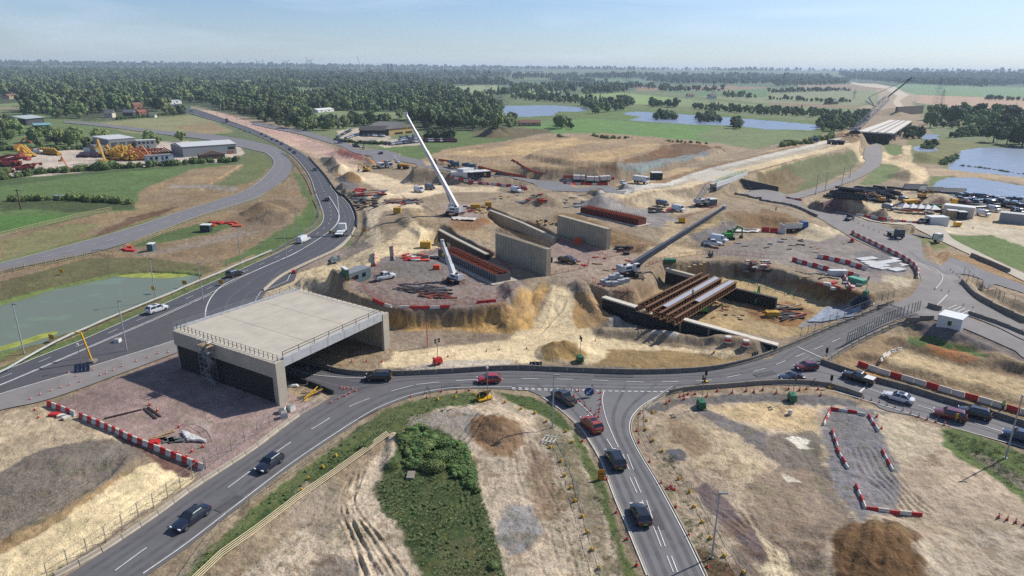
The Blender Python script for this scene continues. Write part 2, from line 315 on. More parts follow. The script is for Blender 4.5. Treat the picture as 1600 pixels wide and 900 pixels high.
Z((148,128,104),0,8,[(1200,160),(1290,163),(1350,166),(1350,170),(1260,167),(1200,164)])
Z((112,152,98),1,10,[(1400,131),(1600,137),(1660,140),(1660,153),(1440,149),(1400,140)])
Z((186,156,130),0,8,[(1430,148),(1600,154),(1660,156),(1660,174),(1560,172),(1480,167),(1430,160)])
Z((172,156,130),0,4,[(1370,140),(1400,138),(1440,150),(1425,160),(1440,172),(1380,178),(1340,168),(1375,160)])
Z((205,192,168),0,2,[(1330,128),(1400,136),(1420,148),(1405,158),(1420,170),(1410,172),(1395,160),(1402,150),(1385,139),(1330,131)])
Z((140,168,88),1,3,[(850,151),(975,145),(1080,156),(1200,165),(1280,170),(1270,176),(1200,175),(1100,167),(995,163),(912,152.5),(850,154)])
Z((134,150,96),1,3,[(1060,155),(1200,165),(1330,172),(1330,180),(1200,178),(1060,165)])
Z((104,128,62),1,3,[(800,160),(925,165),(1000,168),(1290,190),(1330,200),(1300,212),(1200,206),(1000,195),(870,190),(780,186)])
Z((102,146,66),1,2,[(850,192),(925,185),(1000,192),(1120,197),(1270,208),(1240,224),(1115,222),(1000,213),(930,210),(800,212),(760,206)])
Z((120,138,84),1,2,[(1120,197),(1270,208),(1240,224),(1115,222),(1090,212)])
Z((96,122,58),1,3,[(560,238),(600,246),(650,255),(720,248),(740,232),(800,216),(790,208),(720,205),(640,222),(600,228)])
Z((112,100,70),1,3,[(740,205),(800,200),(860,202),(870,212),(800,216),(740,215)])
# left country
Z((124,142,82),1,2,[(-40,165),(34,160),(36,172),(0,175)]); Z((150,140,112),0,1,[(-40,168),(36,167),(36,171),(-40,173)])
Z((106,128,72),1,3,[(-40,175),(60,178),(150,192),(280,215),(320,222),(200,235),(0,245)])
Z((148,146,94),1,2,[(150,192),(300,180),(330,188),(368,206),(300,213),(200,208)])
Z((152,134,100),0,2,[(270,198),(330,190),(362,205),(310,211)])
Z((198,184,166),0,1.2,[(-40,252),(70,233),(200,224),(290,220),(375,226),(382,240),(352,256),(230,262),(170,265),(60,276),(-40,276)])
Z((78,104,54),1,1.5,[(-40,282),(60,276),(180,264),(350,254),(372,256),(250,272),(120,283),(0,300),(-40,310)])
Z((94,124,60),1,1.5,[(-40,296),(0,292),(150,272),(310,258),(370,256),(300,272),(240,292),(215,330),(125,336),(0,340),(-40,345)])
Z((72,90,48),1,1.5,[(0,312),(110,308),(212,312),(210,328),(110,332),(60,326),(0,330)])
Z((78,128,44),1,.6,[(-40,342),(0,337),(125,335),(108,344),(0,366),(-40,374)])
Z((150,128,96),0,1.5,[(215,300),(300,264),(380,256),(425,262),(415,288),(370,303),(275,335),(175,368),(0,413),(-40,418),(-40,374),(0,367),(110,345),(172,330),(212,328)])
Z((138,132,82),1,2,[(0,375),(110,350),(160,350),(120,375),(60,395),(0,412)]); Z((116,128,66),1,1,[(-40,424),(0,408),(130,372),(260,335),(262,338),(175,366),(0,414)])
Z((112,86,62),0,1.5,[(135,372),(180,350),(220,335),(280,322),(260,332),(200,352),(150,372)])
Z((190,160,118),0,.8,[(378,256),(382,256),(335,285),(318,298),(312,296)])
Z((110,120,66),1,1.5,[(385,236),(412,240),(424,252),(418,268),(400,282),(372,290),(335,292),(350,280),(378,262)])
Z((150,140,126),0,1,[(262,290),(320,288),(372,292),(368,300),(300,294),(262,294)])
# between local road and trunk road
Z((148,126,96),0,1.5,[(-40,445),(0,427),(132,400),(195,383),(320,338),(400,313),(446,283),(460,262),(450,240),(470,250),(490,290),(504,337),(480,367),(400,409),(300,452),(127,528),(0,580),(-40,590)])
Z((110,106,64),1,1.2,[(-40,500),(0,440),(132,404),(230,402),(320,415),(335,432),(250,455),(300,428),(180,428),(90,448),(0,474),(-40,485)])
Z((88,112,54),1,1.2,[(200,380),(330,345),(372,345),(372,352),(330,365),(260,378),(220,385)])
Z((150,136,118),0,.8,[(190,388),(240,392),(300,378),(400,355),(405,362),(320,385),(260,396),(215,402)])
Z((92,118,56),1,1.5,[(350,405),(400,385),(440,360),(470,335),(485,310),(496,322),(500,338),(480,362),(440,384),(400,405),(350,425)])
Z((98,116,60),1,1.2,[(458,270),(470,272),(492,312),(485,318),(470,300)]); Z((132,112,86),0,1,[(375,320),(440,310),(470,330),(440,352),(390,362),(350,350)])
Z((136,134,72),1,.7,[(0,545),(60,530),(150,500),(255,455),(320,428),(332,432),(250,470),(150,512),(60,545),(0,570),(-40,585)])
Z((158,138,104),0,.6,[(-20,572),(60,538),(140,508),(245,462),(330,425),(400,395),(400,403),(330,432),(245,470),(127,525),(0,578)])
Z((92,114,54),1,.4,[(-30,588),(0,574),(107,530),(245,471),(400,405),(400,409),(245,478),(127,530),(0,581)])
# the works: base, then tracks and pads
Z((160,142,116),0,4,[(500,300),(480,245),(400,205),(300,172),(300,166),(420,190),(560,228),(650,250),(760,228),(850,208),(950,208),(1110,222),(1240,222),(1310,205),(1340,168),(1440,172),(1450,200),(1480,240),(1470,275),(1600,318),(1700,350),(1700,600),(1700,950),(-60,950),(-60,640),(75,622),(270,552),(420,440),(530,400),(560,350)])
Z((200,172,146),0,2,[(296,172),(330,172),(440,205),(500,228),(560,262),(640,290),(620,296),(540,262),(480,240),(400,204)])
Z((196,162,146),0,2,[(330,174),(440,203),(520,230),(560,252),(530,250),(440,215),(350,184)])
Z((222,200,164),0,1.5,[(560,262),(640,282),(720,292),(780,292),(780,300),(700,300),(640,312),(660,326),(600,330),(590,345),(600,380),(590,400),(560,400),(575,370),(575,340),(560,310),(600,300),(560,278),(520,262)])
Z((166,142,110),0,2,[(640,255),(700,232),(850,212),(950,209),(1110,223),(1132,232),(1090,250),(1000,262),(900,270),(760,268),(660,262)])
Z((196,168,122),0,2,[(640,250),(720,236),(830,222),(900,215),(930,222),(860,234),(760,245),(660,258)])
Z((186,158,116),0,2,[(900,240),(1000,226),(1060,226),(1000,238),(940,252),(905,252)])
Z((120,92,64),0,1.5,[(900,262),(960,256),(1010,240),(1050,226),(1125,228),(1132,236),(1080,250),(1020,256),(1000,268),(940,272)])
Z((134,140,136),0,1,[(960,262),(1010,252),(1060,246),(1100,236),(1110,240),(1080,250),(1030,260),(1000,270)])
Z((150,172,166),0,.8,[(990,264),(1030,255),(1038,257),(1005,270)])
Z((190,164,124),0,1.5,[(960,286),(1100,262),(1240,226),(1310,206),(1330,214),(1250,238),(1120,274),(1060,290),(980,300)])
Z((196,190,178),0,1,[(1100,262),(1200,240),(1300,222),(1340,226),(1260,246),(1170,268),(1120,276)])
Z((206,182,140),0,1,[(1120,276),(1260,246),(1340,227),(1350,232),(1200,272)])
Z((116,122,78),1,1,[(1180,272),(1262,248),(1340,234),(1348,246),(1330,266),(1250,300),(1215,300)])
Z((134,116,82),0,1,[(1180,272),(1225,262),(1260,280),(1240,302),(1210,298)])
Z((116,132,72),1,1,[(1345,285),(1375,255),(1385,242),(1410,252),(1400,270),(1372,288),(1345,290)]); Z((110,128,66),1,1,[(1380,222),(1412,228),(1410,248),(1382,240)])
Z((206,186,150),0,1,[(1325,228),(1380,240),(1415,256),(1412,228),(1422,226),(1424,256),(1445,262),(1448,272),(1430,292),(1408,300),(1425,280),(1420,265),(1400,258),(1325,231)])
Z((128,126,72),1,2,[(1415,215),(1540,222),(1500,240),(1488,262),(1470,258),(1420,252)]); Z((112,128,66),1,1,[(1455,275),(1478,276),(1468,294),(1450,290)])
Z((180,158,126),0,1,[(1450,262),(1500,266),(1600,277),(1700,296),(1700,304),(1600,288),(1480,275),(1445,275)])
Z((204,182,146),0,2,[(1300,320),(1340,302),(1400,300),(1440,305),(1500,320),(1600,330),(1700,360),(1700,400),(1600,385),(1540,365),(1440,350),(1340,342)])
Z((206,192,164),0,1.5,[(1430,345),(1520,344),(1600,360),(1700,380),(1700,420),(1600,392),(1560,372),(1470,364)])
Z((104,130,62),1,1,[(1472,366),(1550,368),(1600,385),(1700,415),(1700,448),(1600,424),(1530,396)])
Z((128,130,72),1,1,[(1382,362),(1400,357),(1440,366),(1480,384),(1472,391),(1430,386),(1390,374)])
Z((160,128,92),0,.8,[(1440,385),(1500,397),(1560,422),(1600,440),(1700,470),(1700,478),(1600,450),(1534,429),(1460,403)])
Z((164,146,120),0,1,[(1500,430),(1560,458),(1600,470),(1700,500),(1700,525),(1600,500),(1530,465)])
# middle works
Z((142,126,118),0,1,[(545,450),(560,425),(600,398),(650,392),(720,395),(790,430),(822,440),(812,458),(780,478),(733,487),(630,485),(587,475)])
Z((130,124,118),0,1.2,[(600,400),(650,395),(700,412),(690,440),(640,440),(600,420)])
Z((226,204,160),0,1.2,[(400,470),(450,430),(520,412),(580,385),(610,375),(640,350),(655,345),(680,360),(720,395),(650,395),(600,402),(570,418),(520,432),(450,462)])
Z((150,136,122),0,1,[(430,415),(520,395),(560,375),(580,385),(520,405),(460,425)])
Z((182,158,120),0,1.2,[(640,325),(700,350),(750,352),(770,345),(770,380),(700,370),(655,352)])
Z((168,148,136),0,1,[(690,318),(740,318),(765,330),(745,342),(700,342)]); Z((150,110,72),0,1,[(700,345),(760,340),(775,352),(740,360),(705,358)])
Z((168,150,132),0,1.5,[(770,360),(860,372),(960,390),(1000,400),(985,430),(900,438),(850,432),(770,390)])
Z((160,138,128),0,1,[(800,350),(870,372),(960,400),(930,415),(870,400),(800,372)])
Z((128,106,76),0,1.5,[(770,350),(830,345),(860,360),(868,372),(830,372)]); Z((138,112,78),0,1.5,[(860,330),(900,336),(960,358),(1010,372),(1050,390),(1000,396),(950,380),(870,352)])
Z((156,150,144),0,1,[(900,312),(960,310),(1040,330),(1060,345),(1030,356),(960,345),(900,325)])
Z((200,180,148),0,1.5,[(880,300),(960,310),(1040,300),(1120,310),(1100,330),(1060,335),(1000,322),(900,312)])
Z((200,176,136),0,1.5,[(1040,345),(1060,350),(1085,390),(1120,395),(1060,402),(1000,400),(1030,380)])
Z((122,116,112),0,1.2,[(1075,372),(1100,358),(1150,345),(1175,355),(1140,372),(1100,385)])
Z((134,108,76),0,1.5,[(1130,335),(1200,325),(1260,345),(1280,362),(1240,368),(1170,358)]); Z((190,164,118),0,1,[(1085,350),(1130,340),(1118,352),(1080,368)])
Z((148,138,130),0,1.5,[(1090,395),(1180,372),(1300,365),(1330,372),(1400,405),(1425,425),(1400,450),(1330,440),(1250,420),(1200,405),(1120,400)])
Z((200,184,152),0,1,[(1250,355),(1310,358),(1320,368),(1280,378),(1240,372)]); Z((192,178,150),0,.8,[(1380,430),(1430,436),(1425,448),(1400,455),(1378,440)])
Z((128,124,122),0,1,[(1330,395),(1380,392),(1420,415),(1410,430),(1360,425)])
for c_, pp in (((84,80,76),[(500,246),(520,244),(532,262),(524,270),(502,258)]),((150,118,80),[(524,262),(548,268),(566,280),(548,288),(530,278)]),((112,108,106),[(520,272),(560,290),(566,298),(540,296)]),((196,128,66),[(578,250),(592,243),(608,250),(600,256),(580,256)]),((150,96,84),[(520,232),(560,240),(576,248),(560,250),(530,242)]),((140,104,96),[(1280,322),(1300,310),(1322,312),(1340,330),(1300,334)]),((196,124,62),[(1318,330),(1330,320),(1348,336),(1326,336)]),((128,104,98),[(1355,346),(1375,330),(1396,346)]),((128,92,84),[(1446,318),(1468,306),(1490,318),(1468,324)]),((186,148,104),[(1295,216),(1325,205),(1352,214),(1340,222)])): Z(c_, 0, 1.2, pp)
for pp in ([(525,204),(560,200),(612,214),(600,222),(535,222)], [(585,222),(655,212),(662,226),(600,231)]): Z((196,182,160), 0, 1, pp)
Z((222,198,156),0,1,[(1330,229),(1385,238),(1420,254),(1445,262),(1452,276),(1436,296),(1404,304),(1420,284),(1418,266),(1385,252),(1330,232)]); Z((222,200,158),0,.8,[(1410,227),(1424,227),(1424,254),(1412,250)])
Z((150,124,94),0,1,[(950,306),(1110,258),(1310,208),(1345,226),(1260,247),(1120,286),(980,312)])
for y_ in (0, 9, 18): Z([(206,200,186),(190,178,156),(220,198,158)][y_//9],0,.6,[(930+y_,304+y_*.2),(1040+y_,286+y_*.3),(1110+y_,262+y_*.4),(1310+y_*.8,214+y_*.5),(1316+y_,216+y_*.5),(1180+y_,256+y_*.3),(1060+y_,288+y_*.3),(960+y_,306+y_*.2)])
# pit
Z((190,164,116),0,1,[(985,478),(1060,420),(1150,425),(1240,440),(1300,470),(1330,490),(1290,510),(1215,530),(1100,505)])
Z((156,112,62),0,1,[(1165,480),(1230,470),(1280,490),(1240,510),(1180,500)]); Z((116,84,54),0,.8,[(1150,412),(1205,425),(1300,450),(1365,470),(1350,478),(1290,465),(1200,440),(1140,425)])
Z((158,120,74),0,.8,[(1200,432),(1240,440),(1290,455),(1260,455),(1200,442)])
Z((150,146,144),0,.6,[(1300,478),(1355,472),(1340,492),(1290,505),(1250,512),(1260,500)])
Z((150,126,100),0,1,[(960,450),(1010,440),(1050,430),(1010,470),(985,482),(950,468)])
Z((196,188,172),0,.3,[(948,505),(975,490),(1003,500),(985,512)]); Z((190,184,170),0,.3,[(1015,515),(1030,510),(1062,520),(1055,527),(1020,522)])
# front haul road
Z((226,204,162),0,1,[(600,572),(615,550),(700,540),(790,530),(838,500),(850,470),(862,445),(895,445),(905,470),(912,505),(940,530),(1020,540),(1120,545),(1180,555),(1100,572),(940,566),(800,566),(650,575)])
Z((150,134,116),0,1,[(605,520),(640,515),(720,525),(800,520),(790,532),(700,540),(610,548)])
Z((196,158,98),0,.8,[(608,488),(640,492),(730,490),(800,482),(830,455),(850,440),(862,450),(845,480),(830,515),(790,522),(720,515),(640,518),(608,508)])
Z((120,96,80),0,.8,[(630,486),(733,488),(780,478),(790,482),(730,496),(632,494)])
Z((190,152,98),0,.8,[(898,455),(925,462),(955,490),(945,505),(900,515),(895,490)])
Z((176,144,92),0,.6,[(848,540),(905,542),(925,555),(905,565),(850,565)])
Z((160,134,92),0,1,[(955,548),(1050,548),(1130,555),(1180,552),(1195,558),(1100,575),(1000,578),(930,572)])
Z((128,120,112),0,.6,[(600,578),(700,574),(800,570),(940,574),(1100,578),(1180,562),(1250,530),(1300,508),(1345,488),(1390,470),(1380,482),(1250,540),(1190,562),(1100,584),(900,584),(700,585),(600,590)])
Z((196,184,164),0,.5,[(632,574),(700,562),(800,562),(800,568),(720,576),(640,580)])
# left foreground
Z((158,136,128),0,.6,[(75,634),(180,592),(272,556),(300,540),(430,600),(470,625),(500,630),(400,700),(322,748),(308,736),(160,668)])
Z((200,180,148),0,1,[(-60,660),(75,634),(120,650),(175,672),(210,700),(150,700),(60,720),(-60,800)])
Z((132,122,110),0,1,[(-60,770),(0,745),(60,700),(150,685),(200,690),(262,712),(215,722),(150,760),(60,815),(-60,880)])
Z((176,146,104),0,.5,[(-60,872),(60,815),(150,762),(212,724),(218,728),(120,800),(0,868),(-60,905)])
Z((250,226,176),0,.5,[(-60,900),(60,838),(150,772),(218,726),(250,718),(300,738),(295,752),(70,900),(0,950),(-60,960)])
Z((122,92,80),0,.5,[(165,675),(210,690),(300,730),(296,745),(255,735),(210,700)])
# centre island south west
Z((198,180,154),0,.8,[(300,955),(460,830),(560,740),(620,670),(700,620),(760,612),(860,640),(920,700),(985,900),(1000,955)])
Z((150,132,104),0,.8,[(470,800),(520,760),(560,770),(540,800),(480,830)]); Z((146,134,120),0,.6,[(480,880),(520,865),(560,875),(570,910),(500,920)])
Z((98,112,58),1,.6,[(250,955),(300,880),(400,790),(500,715),(560,668),(605,640),(660,622),(740,612),(765,618),(740,632),(680,640),(640,665),(610,678),(540,725),(420,810),(310,905),(280,955)])
Z((68,92,42),1,.5,[(260,950),(330,865),(400,810),(480,748),(520,720),(560,690),(610,672),(540,722),(420,808),(300,905)])
Z((160,150,138),0,.6,[(640,650),(690,640),(740,640),(760,655),(740,680),(735,700),(700,690),(670,670),(640,665)])
Z((66,86,40),1,.7,[(622,685),(640,670),(665,668),(700,680),(730,695),(742,730),(750,770),(765,810),(780,860),(790,900),(790,955),(680,955),(665,905),(652,870),(625,830),(595,800),(585,765),(600,735),(618,710)])
Z((92,96,52),1,.6,[(690,850),(740,840),(775,860),(785,910),(785,955),(700,955),(690,900)])
Z((150,116,82),0,.7,[(735,655),(780,648),(812,660),(822,690),(800,715),(760,710),(738,690)])
Z((152,148,144),0,.7,[(775,830),(800,790),(835,795),(848,830),(835,860),(800,870),(780,855)])
Z((82,104,46),1,.5,[(775,612),(830,620),(862,635),(880,655),(898,672),(880,672),(850,650),(790,625)])
Z((96,112,52),1,.4,[(898,672),(915,700),(935,740),(958,800),(975,850),(995,900),(1010,955),(995,955),(975,900),(955,840),(935,780),(915,735),(895,700)])
Z((104,112,62),1,.8,[(1040,700),(1060,740),(1085,790),(1115,850),(1130,905),(1110,905),(1090,860),(1050,780),(1030,730)]); Z((150,138,112),0,1,[(840,650),(890,690),(925,760),(950,830),(970,900),(940,900),(915,820),(880,730),(850,690)])
# south east corner
Z((192,172,146),0,1,[(1000,690),(1000,640),(1060,618),(1200,612),(1290,618),(1360,632),(1480,672),(1600,712),(1700,740),(1700,955),(1130,955),(1040,760)])
Z((112,108,106),0,.7,[(1010,640),(1055,622),(1200,612),(1300,618),(1350,630),(1340,640),(1290,632),(1200,628),(1100,632),(1060,632),(1020,645)])
Z((118,112,108),0,.5,[(1078,640),(1100,638),(1150,660),(1200,678),(1240,705),(1260,730),(1240,728),(1190,705),(1130,672)])
Z((210,184,140),0,1,[(1100,635),(1200,630),(1275,640),(1278,665),(1270,680),(1230,672),(1150,655)]); Z((198,178,146),0,1,[(1020,660),(1080,655),(1150,680),(1200,720),(1180,760),(1120,740),(1060,720),(1020,700)])
Z((98,102,110),0,.4,[(1040,706),(1058,700),(1072,708),(1072,720),(1050,722)])
Z((128,118,106),0,1,[(1200,680),(1270,675),(1290,690),(1290,730),(1340,800),(1330,830),(1260,790),(1230,740),(1200,710)])
Z((150,132,112),0,1.2,[(1190,740),(1260,730),(1330,800),(1300,840),(1290,955),(1230,955),(1210,860),(1150,800)]); Z((134,118,104),0,1,[(1150,860),(1200,850),(1250,955),(1150,955)]); Z((222,204,168),0,.8,[(1110,790),(1150,800),(1230,870),(1270,950),(1225,950),(1180,860)]); Z((166,142,112),0,1,[(1040,650),(1085,665),(1120,700),(1090,715),(1050,690)]); Z((150,128,104),0,1,[(820,690),(860,720),(880,800),(850,820),(830,760)]); Z((160,144,124),0,1,[(470,760),(530,745),(560,800),(500,850),(450,820)])
for pp in ([(440,136),(545,137),(540,146),(440,146)],[(120,141),(225,142),(225,150),(130,150)],[(300,126),(400,124),(400,131),(310,132)],[(480,172),(642,176),(640,188),(480,184)],[(560,146),(640,147),(640,151),(560,151)]): Z((128,146,92),1,6,pp)
Z((232,224,204),0,.3,[(1226,684),(1238,680),(1268,688),(1262,696),(1278,702),(1262,704),(1245,702),(1238,694)]); Z((228,218,196),0,.3,[(1220,740),(1240,745),(1250,752),(1232,752)])
Z((136,133,134),0,.7,[(1285,640),(1330,632),(1385,645),(1400,680),(1405,735),(1400,800),(1345,815),(1320,790),(1300,740),(1282,690)])
Z((202,186,156),0,.8,[(1368,645),(1400,650),(1460,670),(1465,690),(1440,710),(1410,730),(1385,690)])
Z((120,104,102),0,.5,[(1085,762),(1105,755),(1140,785),(1180,830),(1200,870),(1190,880),(1140,830),(1100,790)])
Z((116,88,58),0,.8,[(1300,835),(1340,815),(1390,812),(1440,840),(1470,905),(1470,955),(1290,955)]); Z((110,86,64),0,.6,[(1085,860),(1110,865),(1150,900),(1130,955),(1110,900)])
Z((102,124,58),1,.6,[(1475,672),(1500,672),(1600,710),(1700,742),(1700,830),(1600,785),(1550,745),(1500,715),(1475,695)])
Z((138,128,112),0,.6,[(1510,705),(1540,712),(1600,745),(1700,790),(1700,815),(1600,770),(1540,730)])
Z((196,180,156),0,1,[(1440,850),(1520,830),(1600,825),(1700,840),(1700,955),(1480,955)])
# land between east arm and works entry
Z((160,136,102),0,.8,[(1300,560),(1350,530),(1440,502),(1520,530),(1600,560),(1700,600),(1700,690),(1600,664),(1475,628),(1380,596),(1310,575)])
Z((206,182,138),0,.7,[(1385,560),(1410,548),(1500,568),(1600,592),(1700,620),(1700,650),(1600,624),(1480,596),(1385,572)])
Z((112,104,100),0,.7,[(1425,505),(1470,500),(1560,530),(1640,560),(1700,580),(1700,600),(1600,565),(1500,535),(1440,525)])
Z((86,112,48),1,.6,[(1405,522),(1450,522),(1520,545),(1540,556),(1480,550),(1420,535)]); Z((166,112,64),0,.6,[(1450,538),(1490,545),(1530,565),(1500,568),(1455,552)])
Z((186,136,74),0,.3,[(1322,574),(1350,578),(1385,588),(1370,592),(1335,584)])
WATER = {
'pond': ([(-60,492),(0,475),(90,450),(180,430),(235,424),(285,427),(306,432),(290,444),(235,466),(150,500),(60,535),(0,548),(-60,565)], 'p'),
'lake_a': ([(776,168),(790,165),(860,164),(905,167),(922,171),(900,174),(868,174),(862,180),(820,182),(795,181),(780,176)], 'l'),
'lake_b': ([(975,176),(1000,174),(1060,178),(1120,182),(1200,188),(1270,194),(1282,199),(1265,203),(1200,201),(1150,196),(1090,194),(1020,190),(985,187),(1005,182),(980,179)], 'l'),
'lake_c': ([(1490,264),(1495,245),(1510,235),(1535,230),(1600,232),(1720,236),(1720,300),(1600,275),(1520,268)], 'l'),
'lake_d': ([(1468,292),(1478,276),(1520,278),(1600,290),(1720,306),(1720,338),(1600,316),(1500,306),(1472,299)], 'l'),
'lake_e': ([(1438,208),(1465,210),(1463,217),(1444,217)], 'l'), 'lake_f': ([(1430,228),(1458,228),(1458,236),(1434,236)], 'l')}
Z((110,132,60),1,.8,[(-60,588),(-60,488),(0,470),(90,447),(180,427),(300,422),(315,432),(250,465),(60,538)])
Z((120,112,66),1,.8,[(-60,590),(60,534),(150,500),(250,462),(262,468),(150,512),(60,548)])

# ------------------------------------------------------------ build the ground sheet
X = GX.ravel(); Y = GY.ravel(); H = GH.ravel().copy(); RR = np.hypot(X, Y)
colr = np.tile(np.array(S(104,118,76), np.float32), (X.size, 1)); kind = np.ones(X.size, np.float32)
wx = fbm(X, Y, 1.0, 3, 21); wy = fbm(X, Y, 7.0, 3, 22)
for c, kd, e, P in ZN:
    P = np.array(P); x0, y0 = P.min(0)-e*2-1; x1, y1 = P.max(0)+e*2+1
    m = np.nonzero((X > x0) & (X < x1) & (Y > y0) & (Y < y1))[0]
    if m.size == 0: continue
    sdv = seg_sd(X[m], Y[m], P); s = sm((sdv+e*(.9*wx[m]+1.3*wy[m]))/(e*1.3)+.5).astype(np.float32)
    colr[m] = colr[m]*(1-s[:, None])+np.array(c, np.float32)*s[:, None]; kind[m] = kind[m]*(1-s)+kd*s
# broad soil patches: paler dried crust, darker damp ground
site = sm((900-RR)/300); rough_ = np.ones(X.size)
for pp in ([(-60,900),(60,838),(150,772),(218,726),(250,718),(300,738),(295,752),(70,900),(0,950)], [(600,572),(615,550),(700,540),(790,530),(838,500),(850,470),(862,445),(895,445),(905,470),(912,505),(940,530),(1120,545),(1180,555),(1100,568),(800,566)], [(560,262),(640,282),(780,296),(640,314),(655,330),(600,345),(590,400),(560,400),(575,340),(600,300)], [(950,304),(1110,262),(1310,208),(1345,226),(1120,280)], [(75,634),(272,556),(430,600),(500,630),(322,748)]):
    P = np.array(GP(pp)); rough_ *= 1-.75*sm(seg_sd(X, Y, P)/1.5+.8)
lum = colr@np.array([.3, .55, .15], np.float32); dk = (.03*(1-kind))[:, None]; colr = colr*(1-dk)+dk*lum[:, None]*np.array([1.06, .98, .96], np.float32)
gk = (.22*kind)[:, None]; colr = colr*(1-gk)+gk*(colr@np.array([.3, .55, .15], np.float32))[:, None]*np.array([1.0, 1.0, .9], np.float32)
strat = fbm(X*.05, H*2.2+Y*.02, 1, 3, 36); colr *= (1+.16*strat*(1-kind)*site)[:, None].astype(np.float32)
pt = fbm(X, Y, 9, 4, 31)*.5+fbm(X, Y, 2.2, 4, 33)*.35+fbm(X, Y, .7, 2, 35)*.2
colr *= (1+(.42*pt*(1-kind)*site+.30*pt*kind)[:, None]).astype(np.float32)
pat = sm(fbm(X, Y, 14, 3, 41)*2.2)*(1-kind)*site*.22*rough_
colr = colr*(1-pat[:, None])+pat[:, None]*np.array(S(140,130,118), np.float32)
cl_ = rough_*sm((fbm(X, Y, 1.1, 4, 81)-.12)*5)*(1-kind)*sm((260-RR)/120)*(.35+.65*sm(fbm(X, Y, 9, 2, 83)*3+.3)); colr = colr*(1-.46*cl_[:, None])+(.46*cl_)[:, None]*np.array(S(126,100,74), np.float32)
# wheel tracks and washed lines wandering over the bare ground
for sc_, wd_k, am in ((34, .020, .16), (17, .028, .12), (8, .05, -.13), (60, .012, .18)):
    v_ = fbm(X, Y, sc_, 3, int(90+sc_)); g_ = np.exp(-(v_/wd_k)**2)+.8*np.exp(-((v_-wd_k*3.2)/wd_k)**2); colr *= (1+am*g_*(1-kind)*site*(.5+.5*fbm(X, Y, 11, 2, 97)))[:, None].astype(np.float32); 
# weeds creeping into disturbed soil near the road
wd_ = sm((fbm(X, Y, 2.6, 4, 44)-.28)*6)*(1-kind)*sm((140-RR)/30)*.25*sm((120-Y)/30)
colr = colr*(1-wd_[:, None])+wd_[:, None]*np.array(S(98,104,58), np.float32)
flat = np.zeros(X.size); deep = np.zeros(X.size)
for k, (A, B) in ROADW.items():
    P = np.concatenate([A, B[::-1]]); x0, y0 = P.min(0)-3; x1, y1 = P.max(0)+3
    m = np.nonzero((X > x0) & (X < x1) & (Y > y0) & (Y < y1))[0]
    Pp = np.concatenate([resamp(A, min(len(A), 90)), resamp(B, min(len(B), 90))[::-1]])
    sdv = seg_sd(X[m], Y[m], Pp); s = sm(sdv/(.5+RR[m]*.002)+1.2); flat[m] = np.maximum(flat[m], s); s2 = sm(sdv/(.45+RR[m]*.004)); deep[m] = np.maximum(deep[m], s2)
relief = (.15*fbm(X, Y, 1.3, 4, 51)+.24*fbm(X, Y, 4.5, 4, 52)+.22*fbm(X, Y, 14, 4, 53)*sm((RR-160)/120)+.05*fbm(X, Y, .45, 2, 54))*(1-.4*kind)
relief *= sm((700-RR)/200)
H += relief*(1-flat)*(.25+.75*rough_)
for P, d_, w_ in RUTS:
    P = [tuple(p) for p in P]; A = np.array(P); x0, y0 = A.min(0)-2*w_; x1, y1 = A.max(0)+2*w_
    m = np.nonzero((X > x0) & (X < x1) & (Y > y0) & (Y < y1))[0]
    dd = line_d(X[m], Y[m], P)+fbm(X[m], Y[m], .8, 2, 61)*w_*.35; t = dd/w_
    H[m] += (-d_*sm(1.15-t)+.45*d_*np.exp(-((t-1.5)/.45)**2))*(1-flat[m])*(.6+.7*fbm(X[m], Y[m], 3, 2, 62))
H -= deep*(.16+RR*.0012)
for k, (pts, t) in WATER.items():
    P = np.array(GP(pts)); x0, y0 = P.min(0)-20; x1, y1 = P.max(0)+20; e = 1.2 if t == 'p' else 4
    m = np.nonzero((X > x0) & (X < x1) & (Y > y0) & (Y < y1))[0]
    s = sm((seg_sd(X[m], Y[m], P)+e*fbm(X[m], Y[m], 6 if t == 'p' else 18, 3, 71))/e+.8); H[m] = H[m]*(1-s)+s*(-1.6)
FIN = H.reshape(NR, NA)
me = bpy.data.meshes.new('ground')
me.vertices.add(X.size); me.vertices.foreach_set('co', np.stack([X, Y, H], 1).astype(np.float32).ravel())
i, j = np.meshgrid(np.arange(NR-1), np.arange(NA-1), indexing='ij'); a = (i*NA+j).ravel(); q = np.stack([a, a+1, a+NA+1, a+NA], 1).astype(np.int32)
me.loops.add(q.size); me.loops.foreach_set('vertex_index', q[:, ::1].ravel()); me.polygons.add(len(q)); me.polygons.foreach_set('loop_start', np.arange(0, q.size, 4, dtype=np.int32))
me.update(calc_edges=True); me.polygons.foreach_set('use_smooth', np.ones(len(q), bool))
ca = me.attributes.new('col', 'FLOAT_COLOR', 'POINT'); ca.data.foreach_set('color', np.concatenate([np.clip(colr, 0, 1), kind[:, None]], 1).astype(np.float32).ravel())
ground = bpy.data.objects.new('ground', me); COL.objects.link(ground); ground['kind'] = 'structure'
m = bpy.data.materials.new('ground_soil_and_grass'); m.use_nodes = True; n = m.node_tree.nodes; L = m.node_tree.links; p = n['Principled BSDF']
p.inputs['Roughness'].default_value = .95; p.inputs['Specular IOR Level'].default_value = .15
at = n.new('ShaderNodeAttribute'); at.attribute_name = 'col'; ge = n.new('ShaderNodeNewGeometry')
